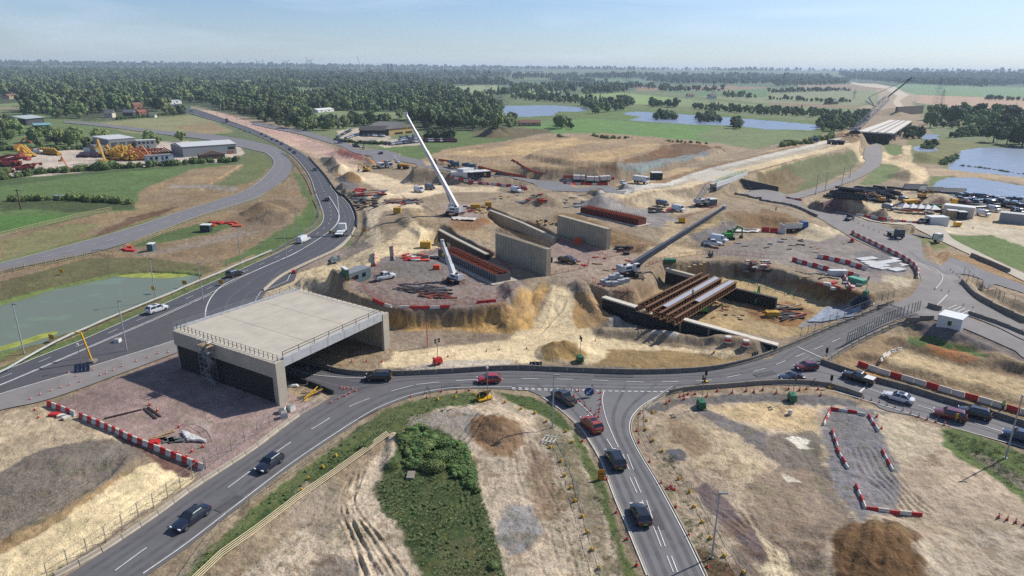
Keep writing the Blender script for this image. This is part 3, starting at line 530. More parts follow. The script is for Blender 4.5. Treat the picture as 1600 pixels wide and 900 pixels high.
def NZ(sc, det=5, ro=.6, stretch=None):
    a = n.new('ShaderNodeTexNoise'); a.inputs['Scale'].default_value = sc; a.inputs['Detail'].default_value = det; a.inputs['Roughness'].default_value = ro
    if stretch:
        mpn = n.new('ShaderNodeMapping'); mpn.inputs['Scale'].default_value = stretch[0]; mpn.inputs['Rotation'].default_value = (0, 0, stretch[1]); L.new(ge.outputs['Position'], mpn.inputs[0]); L.new(mpn.outputs[0], a.inputs['Vector'])
    else: L.new(ge.outputs['Position'], a.inputs['Vector'])
    return a.outputs['Fac']
def MR(s, a, b, c, d):
    q = n.new('ShaderNodeMapRange'); q.inputs[1].default_value = a; q.inputs[2].default_value = b; q.inputs[3].default_value = c; q.inputs[4].default_value = d; L.new(s, q.inputs[0]); return q.outputs[0]
def MM(a, b, op='MULTIPLY'):
    q = n.new('ShaderNodeMath'); q.operation = op
    for i_, v in ((0, a), (1, b)):
        if isinstance(v, (int, float)): q.inputs[i_].default_value = v
        else: L.new(v, q.inputs[i_])
    return q.outputs[0]
f1 = MR(NZ(3.2, 9, .85), .32, .68, .62, 1.36); f2 = MR(NZ(.22, 6, .6), .3, .7, .86, 1.14); f3 = MR(NZ(.035, 4), .3, .7, .9, 1.1)
f4 = MR(NZ(14, 4, .8), .35, .65, .80, 1.20)
f5 = MR(NZ(.75, 7, .75), .3, .7, .76, 1.22); tot = MM(MM(MM(f1, f2), MM(f3, f4)), f5)
sc_ = n.new('ShaderNodeVectorMath'); sc_.operation = 'SCALE'; L.new(at.outputs['Color'], sc_.inputs[0]); L.new(tot, sc_.inputs['Scale'])
hs = n.new('ShaderNodeMix'); hs.data_type = 'RGBA'; hs.inputs[7].default_value = (*S(132,122,74), 1)
L.new(sc_.outputs[0], hs.inputs[6]); gm = MM(at.outputs['Alpha'], MR(NZ(.6, 6, .7), .5, .72, 0, .55)); L.new(gm, hs.inputs[0])
L.new(hs.outputs[2], p.inputs['Base Color'])
b1 = n.new('ShaderNodeBump'); b1.inputs['Strength'].default_value = .9; b1.inputs['Distance'].default_value = .16; L.new(NZ(4.5, 7, .7), b1.inputs['Height'])
b2 = n.new('ShaderNodeBump'); b2.inputs['Strength'].default_value = .6; b2.inputs['Distance'].default_value = .5; L.new(NZ(.8, 5, .6), b2.inputs['Height']); L.new(b1.outputs[0], b2.inputs['Normal'])
L.new(b2.outputs[0], p.inputs['Normal']); me.materials.append(m)
def HG(x, y): return float(hgt(np.array([x]), np.array([y]), FIN)[0])
def GF(px, py, dz=0.0): return G(px, py, dz, FIN)

# ------------------------------------------------------------ roads, markings, water
asph = {'a': mat('asphalt_worn', S(104,103,105), .88, var=.10, vs=.25, bump=.15, bs=30), 'b': mat('asphalt_mid', S(116,115,116), .88, var=.10, vs=.3, bump=.15, bs=30),
 'c': mat('asphalt_dusty', S(136,131,128), .92, var=.14, vs=.22, bump=.15, bs=30), 'd': mat('asphalt_new', S(82,83,88), .85, var=.08, vs=.2, bump=.1, bs=30),
 'e': mat('asphalt_gore', S(86,84,88), .9, var=.12, vs=.5, bump=.25, bs=20), 'f': mat('asphalt_grey', S(122,120,122), .9, var=.08, vs=.2), 'g': mat('access_concrete', S(188,178,160), .9, var=.08, vs=.2)}
def newmesh(name, V, F, m, smooth=False):
    me = bpy.data.meshes.new(name); me.from_pydata([tuple(v) for v in V], [], F); me.update()
    if m: me.materials.append(m)
    if smooth: me.polygons.foreach_set('use_smooth', [True]*len(me.polygons))
    return me
def struct(name, me):
    o = bpy.data.objects.new(name, me); COL.objects.link(o); o['kind'] = 'structure'; return o
ROFF = {}
def roadz(x, y, lv):
    r = math.hypot(x, y); return float(hgt(np.array([x]), np.array([y]))[0])+.03+lv*.006+r*.0004*(1+.3*lv)
for k, (A, B) in ROADW.items():
    lv = ROADS[k][3]; V = []; F = []; M_ = 8
    n_ = len(A); T = np.linspace(0, 1, M_+1)
    P = A[:, None]*(1-T[None, :, None])+B[:, None]*T[None, :, None]; hz = hgt(P[..., 0].ravel(), P[..., 1].ravel()); r_ = np.hypot(P[..., 0], P[..., 1]).ravel()
    V = np.concatenate([P.reshape(-1, 2), (hz+.03+lv*.006+r_*.0004*(1+.3*lv))[:, None]], 1)
    for i in range(n_-1):
        for j in range(M_): a = i*(M_+1)+j; F.append((a, a+1, a+M_+2, a+M_+1))
    struct(k, newmesh(k, V, F, asph[ROADS[k][2]]))
white = mat('road_paint', S(222,220,214), .7, var=.16, vs=1.5); paleedge = mat('kerb_stone', S(176,166,146), .9, var=.15)
def world_line(pts, n=8): return [np.array(G(x, y))[:2] for x, y in cat(pts, n)]
MK = {}
def marking(pts, wd=.15, dash=None, key='road_marking', m=None, lift=.035, off=0.0, wl=None):
    P = wl if wl is not None else world_line(pts); P = np.array(P); s = np.concatenate([[0], np.cumsum(np.hypot(*(P[1:]-P[:-1]).T))]); Lh = s[-1]
    V, F = MK.setdefault((key, (m or white).name), ([], [])); iv = []
    if dash:
        t = 0
        while t < Lh: iv.append((t, min(t+dash[0], Lh))); t += dash[0]+dash[1]
    else: iv = [(0, Lh)]
    for a, b in iv:
        st = max(2, int((b-a)/(1.0 if not dash else .8))+1); t = np.linspace(a, b, st)
        x = np.interp(t, s, P[:, 0]); y = np.interp(t, s, P[:, 1]); dx = np.gradient(x); dy = np.gradient(y); l = np.hypot(dx, dy)+1e-9; nx, ny = -dy/l, dx/l
        h = hgt(x, y)+.03+lift+np.hypot(x, y)*(.0006 if key == 'tyre_marks' else .0009); b0 = len(V)
        for i in range(st):
            V.append((x[i]+nx[i]*(off+wd/2), y[i]+ny[i]*(off+wd/2), h[i])); V.append((x[i]+nx[i]*(off-wd/2), y[i]+ny[i]*(off-wd/2), h[i]))
        for i in range(st-1): q = b0+2*i; F.append((q, q+1, q+3, q+2))
def flush_marks():
    for (k, mn), (V, F) in MK.items():
        o = struct(k, newmesh(k, V, F, bpy.data.materials[mn]))
marking([(229,900),(300,850),(400,772),(462,725),(525,682),(575,650),(607,634),(650,619),(700,610),(750,608),(800,608)], .14, off=.55)
marking([(180,893),(225,860),(300,808),(345,772),(420,716),(470,682),(500,664),(545,637),(600,616),(650,602)], .13, (4,4.2))
marking([(650,602),(700,597),(760,593)], .13, (4,3))
marking([(760,593),(850,593),(930,595),(1000,598),(1100,596),(1150,588),(1200,575),(1260,552),(1320,527),(1380,500)], .12, (3,3.2))
marking([(800,609),(860,611),(1048,613.5)], .25, (.6,.5)); marking([(800,607),(860,609),(920,610)], .25, (.6,.5))
marking([(872,609),(900,627),(925,650),(942,672)], .12); marking([(944,612),(941,625),(946,652),(957,680),(966,700)], .12)
marking([(948,687),(960,706)], .12)
for a, b in [((973,711),(983,735)),((984,747),(995,771)),((1003,783),(1013,811)),((1021,824),(1033,855)),((1042,870),(1052,895))]:
    marking([a, b], .11); marking([(a[0]+7,a[1]),(b[0]+6.5,b[1])], .11)
marking([(1030,619),(1005,634),(988,652),(984,672),(992,695),(1007,722),(1030,760),(1070,835),(1101,900),(1118,935)], .14, off=-.05)
marking([(850,622),(882,645),(905,667),(922,690),(940,722),(962,780),(980,822),(1012,900)], .14, off=-.1)
marking([(440,572),(482,585),(525,590),(575,592)], .13); marking([(1246,543),(1290,563)], .2); marking([(1342,615),(1352,606)], .3); marking([(1355,608),(1420,630),(1500,655),(1600,687)], .12, (4,4))
marking([(1300,612),(1347,626),(1400,642),(1475,666),(1600,702)], .14, off=.3)
marking([(1432,412),(1458,420),(1472,432),(1470,442),(1462,452)], .14); marking([(1480,462),(1464,478)], .2)
for q in range(5): marking([(1482+q*7,483+q*2.6),(1494+q*7,478+q*2.6)], .2)
wheelp = mat('tyre_darkened_asphalt', S(96,95,97), .85, var=.2, vs=.6); patchm = mat('asphalt_patch', S(84,83,86), .9, var=.2, vs=1.0); dust = mat('dragged_mud', S(150,136,116), .95, var=.35, vs=.8)
for k_, fs in (('roundabout_road', (.17,.33,.66,.83)), ('south_arm_road', (.14,.33,.68,.86)), ('east_arm_road', (.3,.7)), ('slip_road', (.35,.65))):
    A_q, B_q = ROADW[k_]
    for f in fs: marking(None, .55, wl=A_q*(1-f)+B_q*f, key='tyre_marks', m=wheelp, lift=.006)
for pts, w_ in (([(690,606),(720,604)], 1.1), ([(340,800),(375,776)], 1.3), ([(1020,800),(1032,828)], 1.2), ([(930,588),(990,589)], .9), ([(1180,588),(1210,582)], 1.4), ([(560,655),(590,640)], .9)): marking(pts, w_, key='asphalt_patch', m=patchm, lift=.018)
# trunk road
ta = ROADW['trunk_road']
def between(f): return [a*(1-f)+b*f for a, b in zip(*ta)]
marking(None, .16, wl=between(.06)); marking(None, .16, wl=between(.94)); marking(None, .12, (2.5, 5), wl=between(.48)[::1])
sl_ = ROADW['slip_road']; marking(None, .25, wl=sl_[1][:-30]); marking(None, .14, wl=[a*.9+b*.1 for a, b in zip(*sl_)])
g_ = ROADW['gore_road']; marking(None, .2, wl=[a*.95+b*.05 for a, b in zip(*g_)]); marking(None, .2, wl=g_[1])
l_ = ROADW['local_road']; marking(None, .12, wl=[a*.94+b*.06 for a, b in zip(*l_)]); marking(None, .12, (3, 4), wl=[a*.5+b*.5 for a, b in zip(*l_)])
# stone kerbs beside the lanes
def kerb(name, wl, h=.12, wd=.16, off=0, m=None):
    P = np.array(wl); x, y = P[:, 0], P[:, 1]; dx = np.gradient(x); dy = np.gradient(y); l = np.hypot(dx, dy)+1e-9; nx, ny = -dy/l, dx/l; z = hgt(x, y)
    V = []; F = []
    for i in range(len(P)):
        for o_, zz in ((off-wd/2, -.2), (off-wd/2, h), (off+wd/2, h), (off+wd/2, -.2)): V.append((x[i]+nx[i]*o_, y[i]+ny[i]*o_, z[i]+zz+.02))
    for i in range(len(P)-1):
        for j in range(3): a = i*4+j; F.append((a, a+4, a+5, a+1))
    struct(name, newmesh(name, V, F, m or paleedge))
kerb('kerb', world_line([(845,621),(882,644),(905,667),(922,690),(940,722),(962,780),(980,822),(1012,900),(1030,945)]), off=.1)
kerb('kerb', world_line([(1064,612),(1030,619),(1005,634),(988,652),(984,672),(992,695),(1007,722),(1030,760),(1070,835),(1101,900),(1120,945)]), off=.25)
kerb('kerb', ta[0][:], off=-.1); kerb('kerb', l_[0], off=0)
def water(name, pts, t):
    P = np.array(GP(pts)); e = 3.5 if t == 'p' else 9; c = P.mean(0); ring = []
    n_ = len(P)
    area = .5*sum(P[i][0]*P[(i+1) % n_][1]-P[(i+1) % n_][0]*P[i][1] for i in range(n_)); sg = 1 if area > 0 else -1
    for i in range(n_):
        a, b = P[i-1], P[(i+1) % n_]; d = b-a; d /= np.hypot(*d)+1e-9; ring.append(P[i]+np.array([d[1], -d[0]])*e*sg)
    struct(name, newmesh(name, [(x, y, -.42) for x, y in ring], [tuple(range(n_))], wm[t]))
def watermat(name, c, rough, bs, bd, algae=None):
    m = bpy.data.materials.new(name); m.use_nodes = True; n = m.node_tree.nodes; L = m.node_tree.links; p = n['Principled BSDF']
    p.inputs['Base Color'].default_value = (*c, 1); p.inputs['Roughness'].default_value = rough; p.inputs['IOR'].default_value = 1.33
    ge = n.new('ShaderNodeNewGeometry'); a = n.new('ShaderNodeTexNoise'); a.inputs['Scale'].default_value = bs; a.inputs['Detail'].default_value = 5; b = n.new('ShaderNodeBump'); b.inputs['Strength'].default_value = .5; b.inputs['Distance'].default_value = bd
    L.new(ge.outputs['Position'], a.inputs['Vector']); L.new(a.outputs['Fac'], b.inputs['Height']); L.new(b.outputs[0], p.inputs['Normal'])
    a3 = n.new('ShaderNodeTexNoise'); a3.inputs['Scale'].default_value = .12; a3.inputs['Detail'].default_value = 7; L.new(ge.outputs['Position'], a3.inputs['Vector'])
    c3 = n.new('ShaderNodeMix'); c3.data_type = 'RGBA'; c3.inputs[6].default_value = (*c, 1); c3.inputs[7].default_value = (*(algae or [v*1.3 for v in c]), 1)
    mr = n.new('ShaderNodeMapRange'); mr.inputs[1].default_value = .5 if not algae else .56; mr.inputs[2].default_value = .75 if not algae else .66; L.new(a3.outputs['Fac'], mr.inputs[0]); L.new(mr.outputs[0], c3.inputs[0]); L.new(c3.outputs[2], p.inputs['Base Color'])
    return m
wm = {'p': watermat('pond_water', S(116,124,102), .28, .8, .03, S(122,136,110)), 'l': watermat('lake_water', S(132,146,164), .34, .5, .10)}
for k, (pts, t) in WATER.items(): water('pond_water' if t == 'p' else 'lake_water', pts, t)
# ------------------------------------------------------------ object helpers
class MB:
    def __init__(s): s.v = []; s.f = []; s.mi = []
    def add(s, V, F, mi=0):
        b = len(s.v); s.v += [tuple(v) for v in V]; s.f += [tuple(i+b for i in f) for f in F]; s.mi += [mi]*len(F); return s
    def hexa(s, bot, top, mi=0):
        n = len(bot); V = list(bot)+list(top); F = [tuple(range(n))[::-1], tuple(range(n, 2*n))]+[(i, (i+1) % n, n+(i+1) % n, n+i) for i in range(n)]
        return s.add(V, F, mi)
    def box(s, c, d, rz=0, mi=0, tp=(1, 1)):
        x, y, z = d[0]/2, d[1]/2, d[2]/2; co, si = math.cos(rz), math.sin(rz)
        def T_(a, b, e): return (c[0]+a*co-b*si, c[1]+a*si+b*co, c[2]+e)
        return s.hexa([T_(*p) for p in ((-x,-y,-z),(x,-y,-z),(x,y,-z),(-x,y,-z))], [T_(*p) for p in ((-x*tp[0],-y*tp[1],z),(x*tp[0],-y*tp[1],z),(x*tp[0],y*tp[1],z),(-x*tp[0],y*tp[1],z))], mi)
    def cyl(s, p, q, r, r2=None, n=8, mi=0):
        r2 = r if r2 is None else r2; p, q = Vector(p), Vector(q); d = (q-p).normalized(); u = d.orthogonal().normalized(); w_ = d.cross(u)
        a = [p+(u*math.cos(t)+w_*math.sin(t))*r for t in np.linspace(0, 2*math.pi, n, False)]; b = [q+(u*math.cos(t)+w_*math.sin(t))*r2 for t in np.linspace(0, 2*math.pi, n, False)]
        return s.hexa(a, b, mi)
    def beam(s, p, q, w_, h, mi=0, up=(0, 0, 1)):
        p, q = Vector(p), Vector(q); d = (q-p).normalized(); u = d.cross(Vector(up))
        if u.length < 1e-3: u = d.orthogonal()
        u.normalize(); v = u.cross(d)
        o = [u*(-w_/2)-v*h/2, u*(w_/2)-v*h/2, u*(w_/2)+v*h/2, u*(-w_/2)+v*h/2]
        return s.hexa([p+k for k in o], [q+k for k in o], mi)
    def loft(s, rings, mi=0, closed=True, caps=True):
        n = len(rings[0]); V = [v for r in rings for v in r]; F = []
        for i in range(len(rings)-1):
            for j in range(n if closed else n-1): F.append((i*n+j, i*n+(j+1) % n, (i+1)*n+(j+1) % n, (i+1)*n+j))
        if caps: F += [tuple(range(n))[::-1], tuple((len(rings)-1)*n+k for k in range(n))]
        return s.add(V, F, mi)
    def mesh(s, name, mats, smooth=False):
        me = newmesh(name, s.v, s.f, None)
        for m_ in (mats if isinstance(mats, (list, tuple)) else [mats]): me.materials.append(m_)
        me.polygons.foreach_set('material_index', s.mi)
        if smooth: me.polygons.foreach_set('use_smooth', [True]*len(me.polygons)); me.set_sharp_from_angle(angle=R(40))
        return me
def tag(o, label, cat, group=None):
    o['label'] = label; o['category'] = cat
    if group: o['group'] = group
    return o
def T(name, label, cat, group=None, loc=(0, 0, 0), rz=0):
    o = bpy.data.objects.new(name, None); COL.objects.link(o); o.empty_display_size = .3; o.location = loc; o.rotation_euler = (0, 0, rz); return tag(o, label, cat, group)
def P(name, mb, m_, parent, smooth=False):
    o = bpy.data.objects.new(name, mb if isinstance(mb, bpy.types.Mesh) else mb.mesh(name, m_, smooth)); COL.objects.link(o); o.parent = parent; return o
def one(name, mb, m_, label, cat, group=None, loc=(0, 0, 0), rz=0, smooth=False):
    o = bpy.data.objects.new(name, mb if isinstance(mb, bpy.types.Mesh) else mb.mesh(name, m_, smooth)); COL.objects.link(o); o.location = loc; o.rotation_euler = (0, 0, rz); return tag(o, label, cat, group)
KIDS = {}
def dup(o, loc=None, rz=None, label=None, group=None, sc=None, parent=None, swap=None, cat_=None):
    c = o.copy(); COL.objects.link(c)
    if parent: c.parent = parent
    if loc is not None: c.location = loc
    if rz is not None: c.rotation_euler = (0, 0, rz)
    if label: c['label'] = label
    if group: c['group'] = group
    if cat_: c['category'] = cat_
    if sc: c.scale = sc if isinstance(sc, tuple) else (sc,)*3
    if swap and o.type == 'MESH' and o.data.name in swap: c.data = swap[o.data.name]
    for ch in KIDS.get(o.name) or o.children: dup(ch, parent=c, swap=swap)
    return c
def V3(p, z): return Vector((p[0], p[1], z))
def PX(px, py, z): return V3(PP(px, py, z), z)
def HT(base, px, py):      # height of the point above ground point `base` that the survey shows at pixel (px, py)
    d = ray(px, py); t = math.hypot(base[0], base[1])/math.hypot(d.x, d.y); return EYE+d.z*t
def depth_of(p): return (Vector(p)-Vector((0, 0, EYE))).dot(Fv)
def AD(px, py, Zd): return Vector((0, 0, EYE))+ray(px, py)*(Zd/FOC)
def ang(a, b): return math.atan2(b[1]-a[1], b[0]-a[0])
def wallseg(mb, a, b, th, z0, z1, mi=0, O_=Vector((0, 0, 0))):
    d = (b-a); d.z = 0; n_ = d.normalized().cross(Vector((0, 0, 1)))*th/2
    q = [a-n_, b-n_, b+n_, a+n_]; return mb.hexa([Vector((p.x, p.y, z0))-O_ for p in q], [Vector((p.x, p.y, z1))-O_ for p in q], mi)
# ------------------------------------------------------------ materials for things
conc = mat('concrete', S(186,178,162), .85, var=.12, vs=.5, bump=.2, bs=12)
concd = mat('concrete_deck', S(192,184,168), .88, var=.10, vs=.28, bump=.15, bs=14)
concw = mat('board_marked_concrete', S(178,168,146), .88, var=.16, vs=.35, wave=(.27,.3,'X'))
concg = mat('grey_block_concrete', S(142,134,122), .9, var=.22, vs=.8, bump=.3, bs=8)
black = mat('black_waterproofing', S(38,38,40), .7, var=.2, vs=.4); dark = mat('dark_rubber', S(34,34,36), .85)
steel = mat('galvanised_steel', S(150,154,158), .45, metal=.6); whitep = mat('white_paint', S(226,226,222), .45, var=.06); redp = mat('red_plastic', S(200,44,40), .45, var=.08)
whitepl = mat('white_plastic', S(222,214,202), .5, var=.10); orange = mat('orange_plastic', S(226,84,36), .5); yellow = mat('yellow_paint', S(230,176,36), .5); green = mat('green_paint', S(38,110,72), .45)
rust = mat('weathering_steel', S(112,74,40), .8, var=.3, vs=1.5); rebar = mat('rusty_rebar', S(140,66,46), .85, var=.25); grey = mat('grey_paint', S(132,136,140), .55); dgrey = mat('dark_grey_paint', S(70,74,78), .55)
wood = mat('timber', S(168,142,104), .85, var=.2); greypanel = mat('formwork_panel', S(104,104,104), .7, var=.2); bluep = mat('blue_paint', S(40,84,150), .4); glass = mat('dark_glass', S(28,34,40), .08, var=.0, spec=.9)
ypipe = mat('yellow_pipe_plastic', S(224,206,166), .6, var=.05); wrap = mat('white_wrapping', S(224,222,216), .5, var=.12, bump=.8, bs=2.5); poly = mat('polythene_sheet', S(160,168,180), .3, var=.25, bump=.9, bs=1.2)
deckpan = mat('deck_panel', S(168,172,182), .6, var=.10, wave=(.9,.2,'Y')); solar = mat('solar_cells', S(40,52,78), .15, var=.1); blackpipe = mat('black_pipe', S(36,38,44), .35, var=.1, spec=.6)

# ------------------------------------------------------------ portal bridge
zb = 7.35
A_, B_, C_, D_ = PX(272,516,zb), PX(470,452,zb), PX(603,488,zb), PX(429,567,zb)
br = T('portal_bridge', 'wide flat concrete bridge deck over the slip road with black abutment wall', 'bridge', loc=(D_.x, D_.y, 0)); O = Vector((D_.x, D_.y, 0))
def L3(v): return v-O
def lerp(a, b, t): return a+(b-a)*t
def inset(a, b, c, d, t): return [lerp(lerp(a, b, t), lerp(d, c, t), t) if False else p for p in (a, b, c, d)]
def slab(mb, pts, z0, z1, mi=0): return mb.hexa([Vector((p.x, p.y, z0))-O for p in pts], [Vector((p.x, p.y, z1))-O for p in pts], mi)
P('deck', slab(MB(), [D_, C_, B_, A_], zb-1.0, zb), concd, br)
n1 = (D_-A_).normalized(); n1.z = 0; inn = n1.cross(Vector((0, 0, 1))).normalized()
if inn.dot(C_-D_) < 0: inn = -inn
P('abutment', slab(MB(), [A_, D_, D_+inn*1.1, A_+inn*1.1], -.3, zb-1.003), conc, br)
P('waterproofing', slab(MB(), [A_-inn*.02+n1*.4, D_-inn*.02-n1*.9, D_-inn*.06-n1*.9, A_-inn*.06+n1*.4], -.2, zb-2.6), black, br)
P('abutment', slab(MB(), [B_, C_, C_-inn*1.0, B_-inn*1.0], -.3, zb-1.003), concw, br)
P('fascia', slab(MB(), [A_-inn*.03, D_-inn*.03, D_-inn*.35, A_-inn*.35], zb-2.6, zb+.02), conc, br)
cdn = (D_-A_).normalized()
for t_ in (.14,.29,.43,.57,.71,.86): P('deck_joint', wallseg(MB(), lerp(A_, D_, t_)+inn*.8, lerp(B_, C_, t_)-inn*.6, .06, zb, zb+.012, 0, O), mat('joint_sealant', S(172,160,140), .9), br)
for t_ in (.33,.66): P('deck_joint', wallseg(MB(), lerp(D_, C_, t_)-n1*.8, lerp(A_, B_, t_)+n1*.8, .05, zb+.013, zb+.02, 0, O), mat('joint_sealant', S(150,138,118)), br)
P('pilaster', slab(MB(), [D_-inn*.35, D_+inn*1.4, D_+inn*1.4+cdn*.6, D_-inn*.35+cdn*.6], -.3, zb+.1), conc, br)
P('pilaster', slab(MB(), [C_+inn*.05, C_-inn*1.6, C_-inn*1.6+cdn*.6, C_+inn*.05+cdn*.6], -.3, zb+.1), conc, br)
P('edge_beam', slab(MB(), [D_+inn*1.41+cdn*.05, C_-inn*1.61+cdn*.05, C_-inn*1.61+cdn*.5, D_+inn*1.41+cdn*.5], zb-1.1, zb+.45), mat('pale_edge_concrete', S(182,184,186), .8, wave=(.16,.3,'X')), br)
P('edge_beam', slab(MB(), [A_, B_, B_-cdn*.5, A_-cdn*.5], zb-1.0, zb+.45), mat('pale_edge_concrete', S(182,184,186)), br)
def railing(name, a, b, h, parent, base, m_=steel, step=2.0, rails=(.35, .7, 1.0), r=.035):
    mb = MB(); n_ = max(2, int((b-a).length/step))
    for k in rails: mb.beam(a-base+Vector((0, 0, h*k)), b-base+Vector((0, 0, h*k)), r*1.6, r*1.6)
    g = P(name, mb, m_, parent)
    for i in range(n_+1):
        p = lerp(a, b, i/n_)-base; P('post', MB().box((p.x, p.y, p.z+h/2), (.09, .09, h)), m_, parent)
    return g
railing('parapet_rail', D_+Vector((0,0,.45))+inn*1.5+cdn*.25, C_+Vector((0,0,.45))-inn*1.7+cdn*.25, .95, br, O, dgrey, 3.4, (.5, 1.0), .05)
railing('guard_rail', A_+inn*.6, D_+inn*.6, 1.05, br, O, mat('scaffold_tube', S(90,88,84), .5, metal=.3), 1.1, (.5, 1.0), .022)
railing('guard_rail', B_-inn*.4, C_-inn*.4, 1.05, br, O, mat('scaffold_tube', S(90,88,84)), 1.4, (.5, 1.0), .02)
railing('parapet_rail', A_+Vector((0,0,.45))-cdn*.3, B_+Vector((0,0,.45))-cdn*.3, .9, br, O, steel, 2.4, (.3, .65, 1.0), .05)
# scaffold stair against the abutment
sp_ = lerp(A_, D_, .40)-inn*.4; st = T('scaffold_stair', 'grey scaffold stair tower against the black abutment of the bridge', 'scaffold', loc=(sp_.x, sp_.y, 0), rz=ang(A_, D_))
mb = MB()
for x in (-1.3, 0, 1.3):
    for y in (-.2, -1.5): mb.cyl((x, y, 0), (x, y, 8.6), .04, n=5)
for z in np.arange(.3, 8.7, 1.0):
    for y in (-.2, -1.5): mb.cyl((-1.3, y, z), (1.3, y, z), .03, n=5)
    for x in (-1.3, 0, 1.3): mb.cyl((x, -.2, z), (x, -1.5, z), .03, n=5)
for k in range(4):
    for y in (-.2, -1.5): mb.cyl((-1.3, y, k*2), (1.3, y, k*2+2), .03, n=5); mb.cyl((1.3, y, k*2), (-1.3, y, k*2+2), .03, n=5)
P('frame', mb, steel, st); mb = MB()
for k in range(4): s_ = 1 if k % 2 else -1; mb.beam((-1.2*s_, -.85, k*2), (1.2*s_, -.85, k*2+2), .7, .12)
P('stair_flight', mb, mat('alloy_tread', S(180,180,176), .5, metal=.3), st); [P('platform', MB().box(*q_), wood, st) for q_ in (((0, -.85, 7.3), (2.6, 1.3, .06)), ((1.0,-.85,4.1),(.7,1.3,.05)), ((-1.0,-.85,2.1),(.7,1.3,.05)))]
# ------------------------------------------------------------ girder bridge under construction
zc = 4.7
g0, g1, g2, g3 = PX(943,463,4.2), PX(996,479,4.1), PX(1066,497,3.7), PX(1216,538,1.7)
def slopewall(mb, a, b, th, z0, dz0, dz1, O_):
    d = (b-a); d.z = 0; n_ = d.normalized().cross(Vector((0, 0, 1)))*th/2; q = [a-n_, b-n_, b+n_, a+n_]
    return mb.hexa([Vector((p.x, p.y, z0 if dz0 is None else p.z+dz0))-O_ for p in q], [Vector((p.x, p.y, p.z+dz1))-O_ for p in q])
gb = T('girder_bridge', 'half built bridge of rusty steel girders spanning the excavation', 'bridge', loc=(g1.x, g1.y, 0)); O2 = Vector((g1.x, g1.y, 0))
P('abutment', slopewall(MB(), g0, g1, .8, -.4, None, -.3, O2), black, gb); P('abutment', slopewall(MB(), g1, g2, .8, -.4, None, -.9, O2), black, gb); P('abutment', slopewall(MB(), g2, g3, .8, -.4, None, -.3, O2), black, gb)
pc_ = mat('pale_cap_concrete', S(214,206,190), .85); P('capping_beam', slopewall(MB(), g0, g1, 1.5, 0, -.3, 0, O2), pc_, gb); P('capping_beam', slopewall(MB(), g2, g3, 1.5, 0, -.3, 0, O2), pc_, gb); P('bearing_shelf', slopewall(MB(), g1, g2, 1.4, 0, -.9, -.6, O2), conc, gb)
for t in (.12, .3, .47, .63, .8, .97):
    q = (lerp(g0, g2, t/.48) if t < .48 else lerp(g2, g3, (t-.48)/.52)); hq = q.z-.5; q = q-O2; P('pilaster', MB().box((q.x, q.y-.5, hq/2-.2), (.45, .3, hq+.2), ang(g0, g3)), wood if t in (.3,.47) else concg, gb)
ne = [(997,475),(1009,480),(1020,485),(1031,489),(1042,492.5),(1054,497)]; fe = [(1097,426),(1108,428.5),(1118,431),(1128,434),(1140,437),(1151,440)]
GN_ = [PX(*p, 5.0)-O2 for p in ne]; GFa = [PX(*p, 5.0)-O2 for p in fe]
for a, b in zip(GN_, GFa):
    m1 = MB(); m1.beam(a, b, .6, .09); m1.beam(a-Vector((0, 0, 1.5)), b-Vector((0, 0, 1.5)), .7, .09); m1.beam(a-Vector((0, 0, .75)), b-Vector((0, 0, .75)), .07, 1.45)
    for k in range(1, 24): q = lerp(a, b, k/24)-Vector((0, 0, .75)); m1.box(q, (.5, .05, 1.4), ang(a, b)+R(90))
    P('girder', m1, rust, gb)
for i in (0, 2, 4):
    m1 = MB(); n_ = 16
    for k in range(n_+1):
        p, q = lerp(GN_[i], GFa[i], k/n_), lerp(GN_[i+1], GFa[i+1], k/n_); dn = Vector((0, 0, 1.2))
        m1.beam(p-dn*.1, q-dn*.1, .09, .09); m1.beam(p-dn, q-dn, .09, .09); m1.beam(p-dn*.1, q-dn, .07, .07); m1.beam(p-dn, q-dn*.1, .07, .07)
    P('cross_bracing', m1, rust, gb)
up = Vector((0, 0, .06))
def pan(i, t0, t1):
    a, b, c, d = lerp(GN_[i], GFa[i], t0), lerp(GN_[i+1], GFa[i+1], t0), lerp(GN_[i+1], GFa[i+1], t1), lerp(GN_[i], GFa[i], t1)
    sh = (b-a).normalized()*.32; q = [a+sh, b-sh, c-sh, d+sh]; return MB().hexa([p+up for p in q], [p+up*2.4 for p in q])
P('deck_panel', pan(2, .12, .97), deckpan, gb); P('deck_panel', pan(4, .38, .98), deckpan, gb)
zc = 4.2; w0, w1, w2_, w3 = PX(1042,417,zc), PX(1085,428,zc), PX(1155,443,zc), PX(1215,458,zc)
P('abutment', wallseg(MB(), w0, w3, .9, -.4, zc-1.2, 0, O2), black, gb); mb = MB(); wallseg(mb, w0, w1, 1.1, zc-1.2, zc-.3, 0, O2); P('capping_beam', mb, conc, gb)
for px, py in ((1080,424),(1088,421),(1098,420),(1103,417)):
    q = PX(px, py, zc)-O2; P('stub_column', MB().box((q.x, q.y+2, zc-.6), (.9, .9, 2.6)), wood, gb)
railing('guard_rail', PX(1156,441,zc), PX(1240,467,zc), 1.1, gb, O2, green, 2.4, (.5, 1.0), .05)
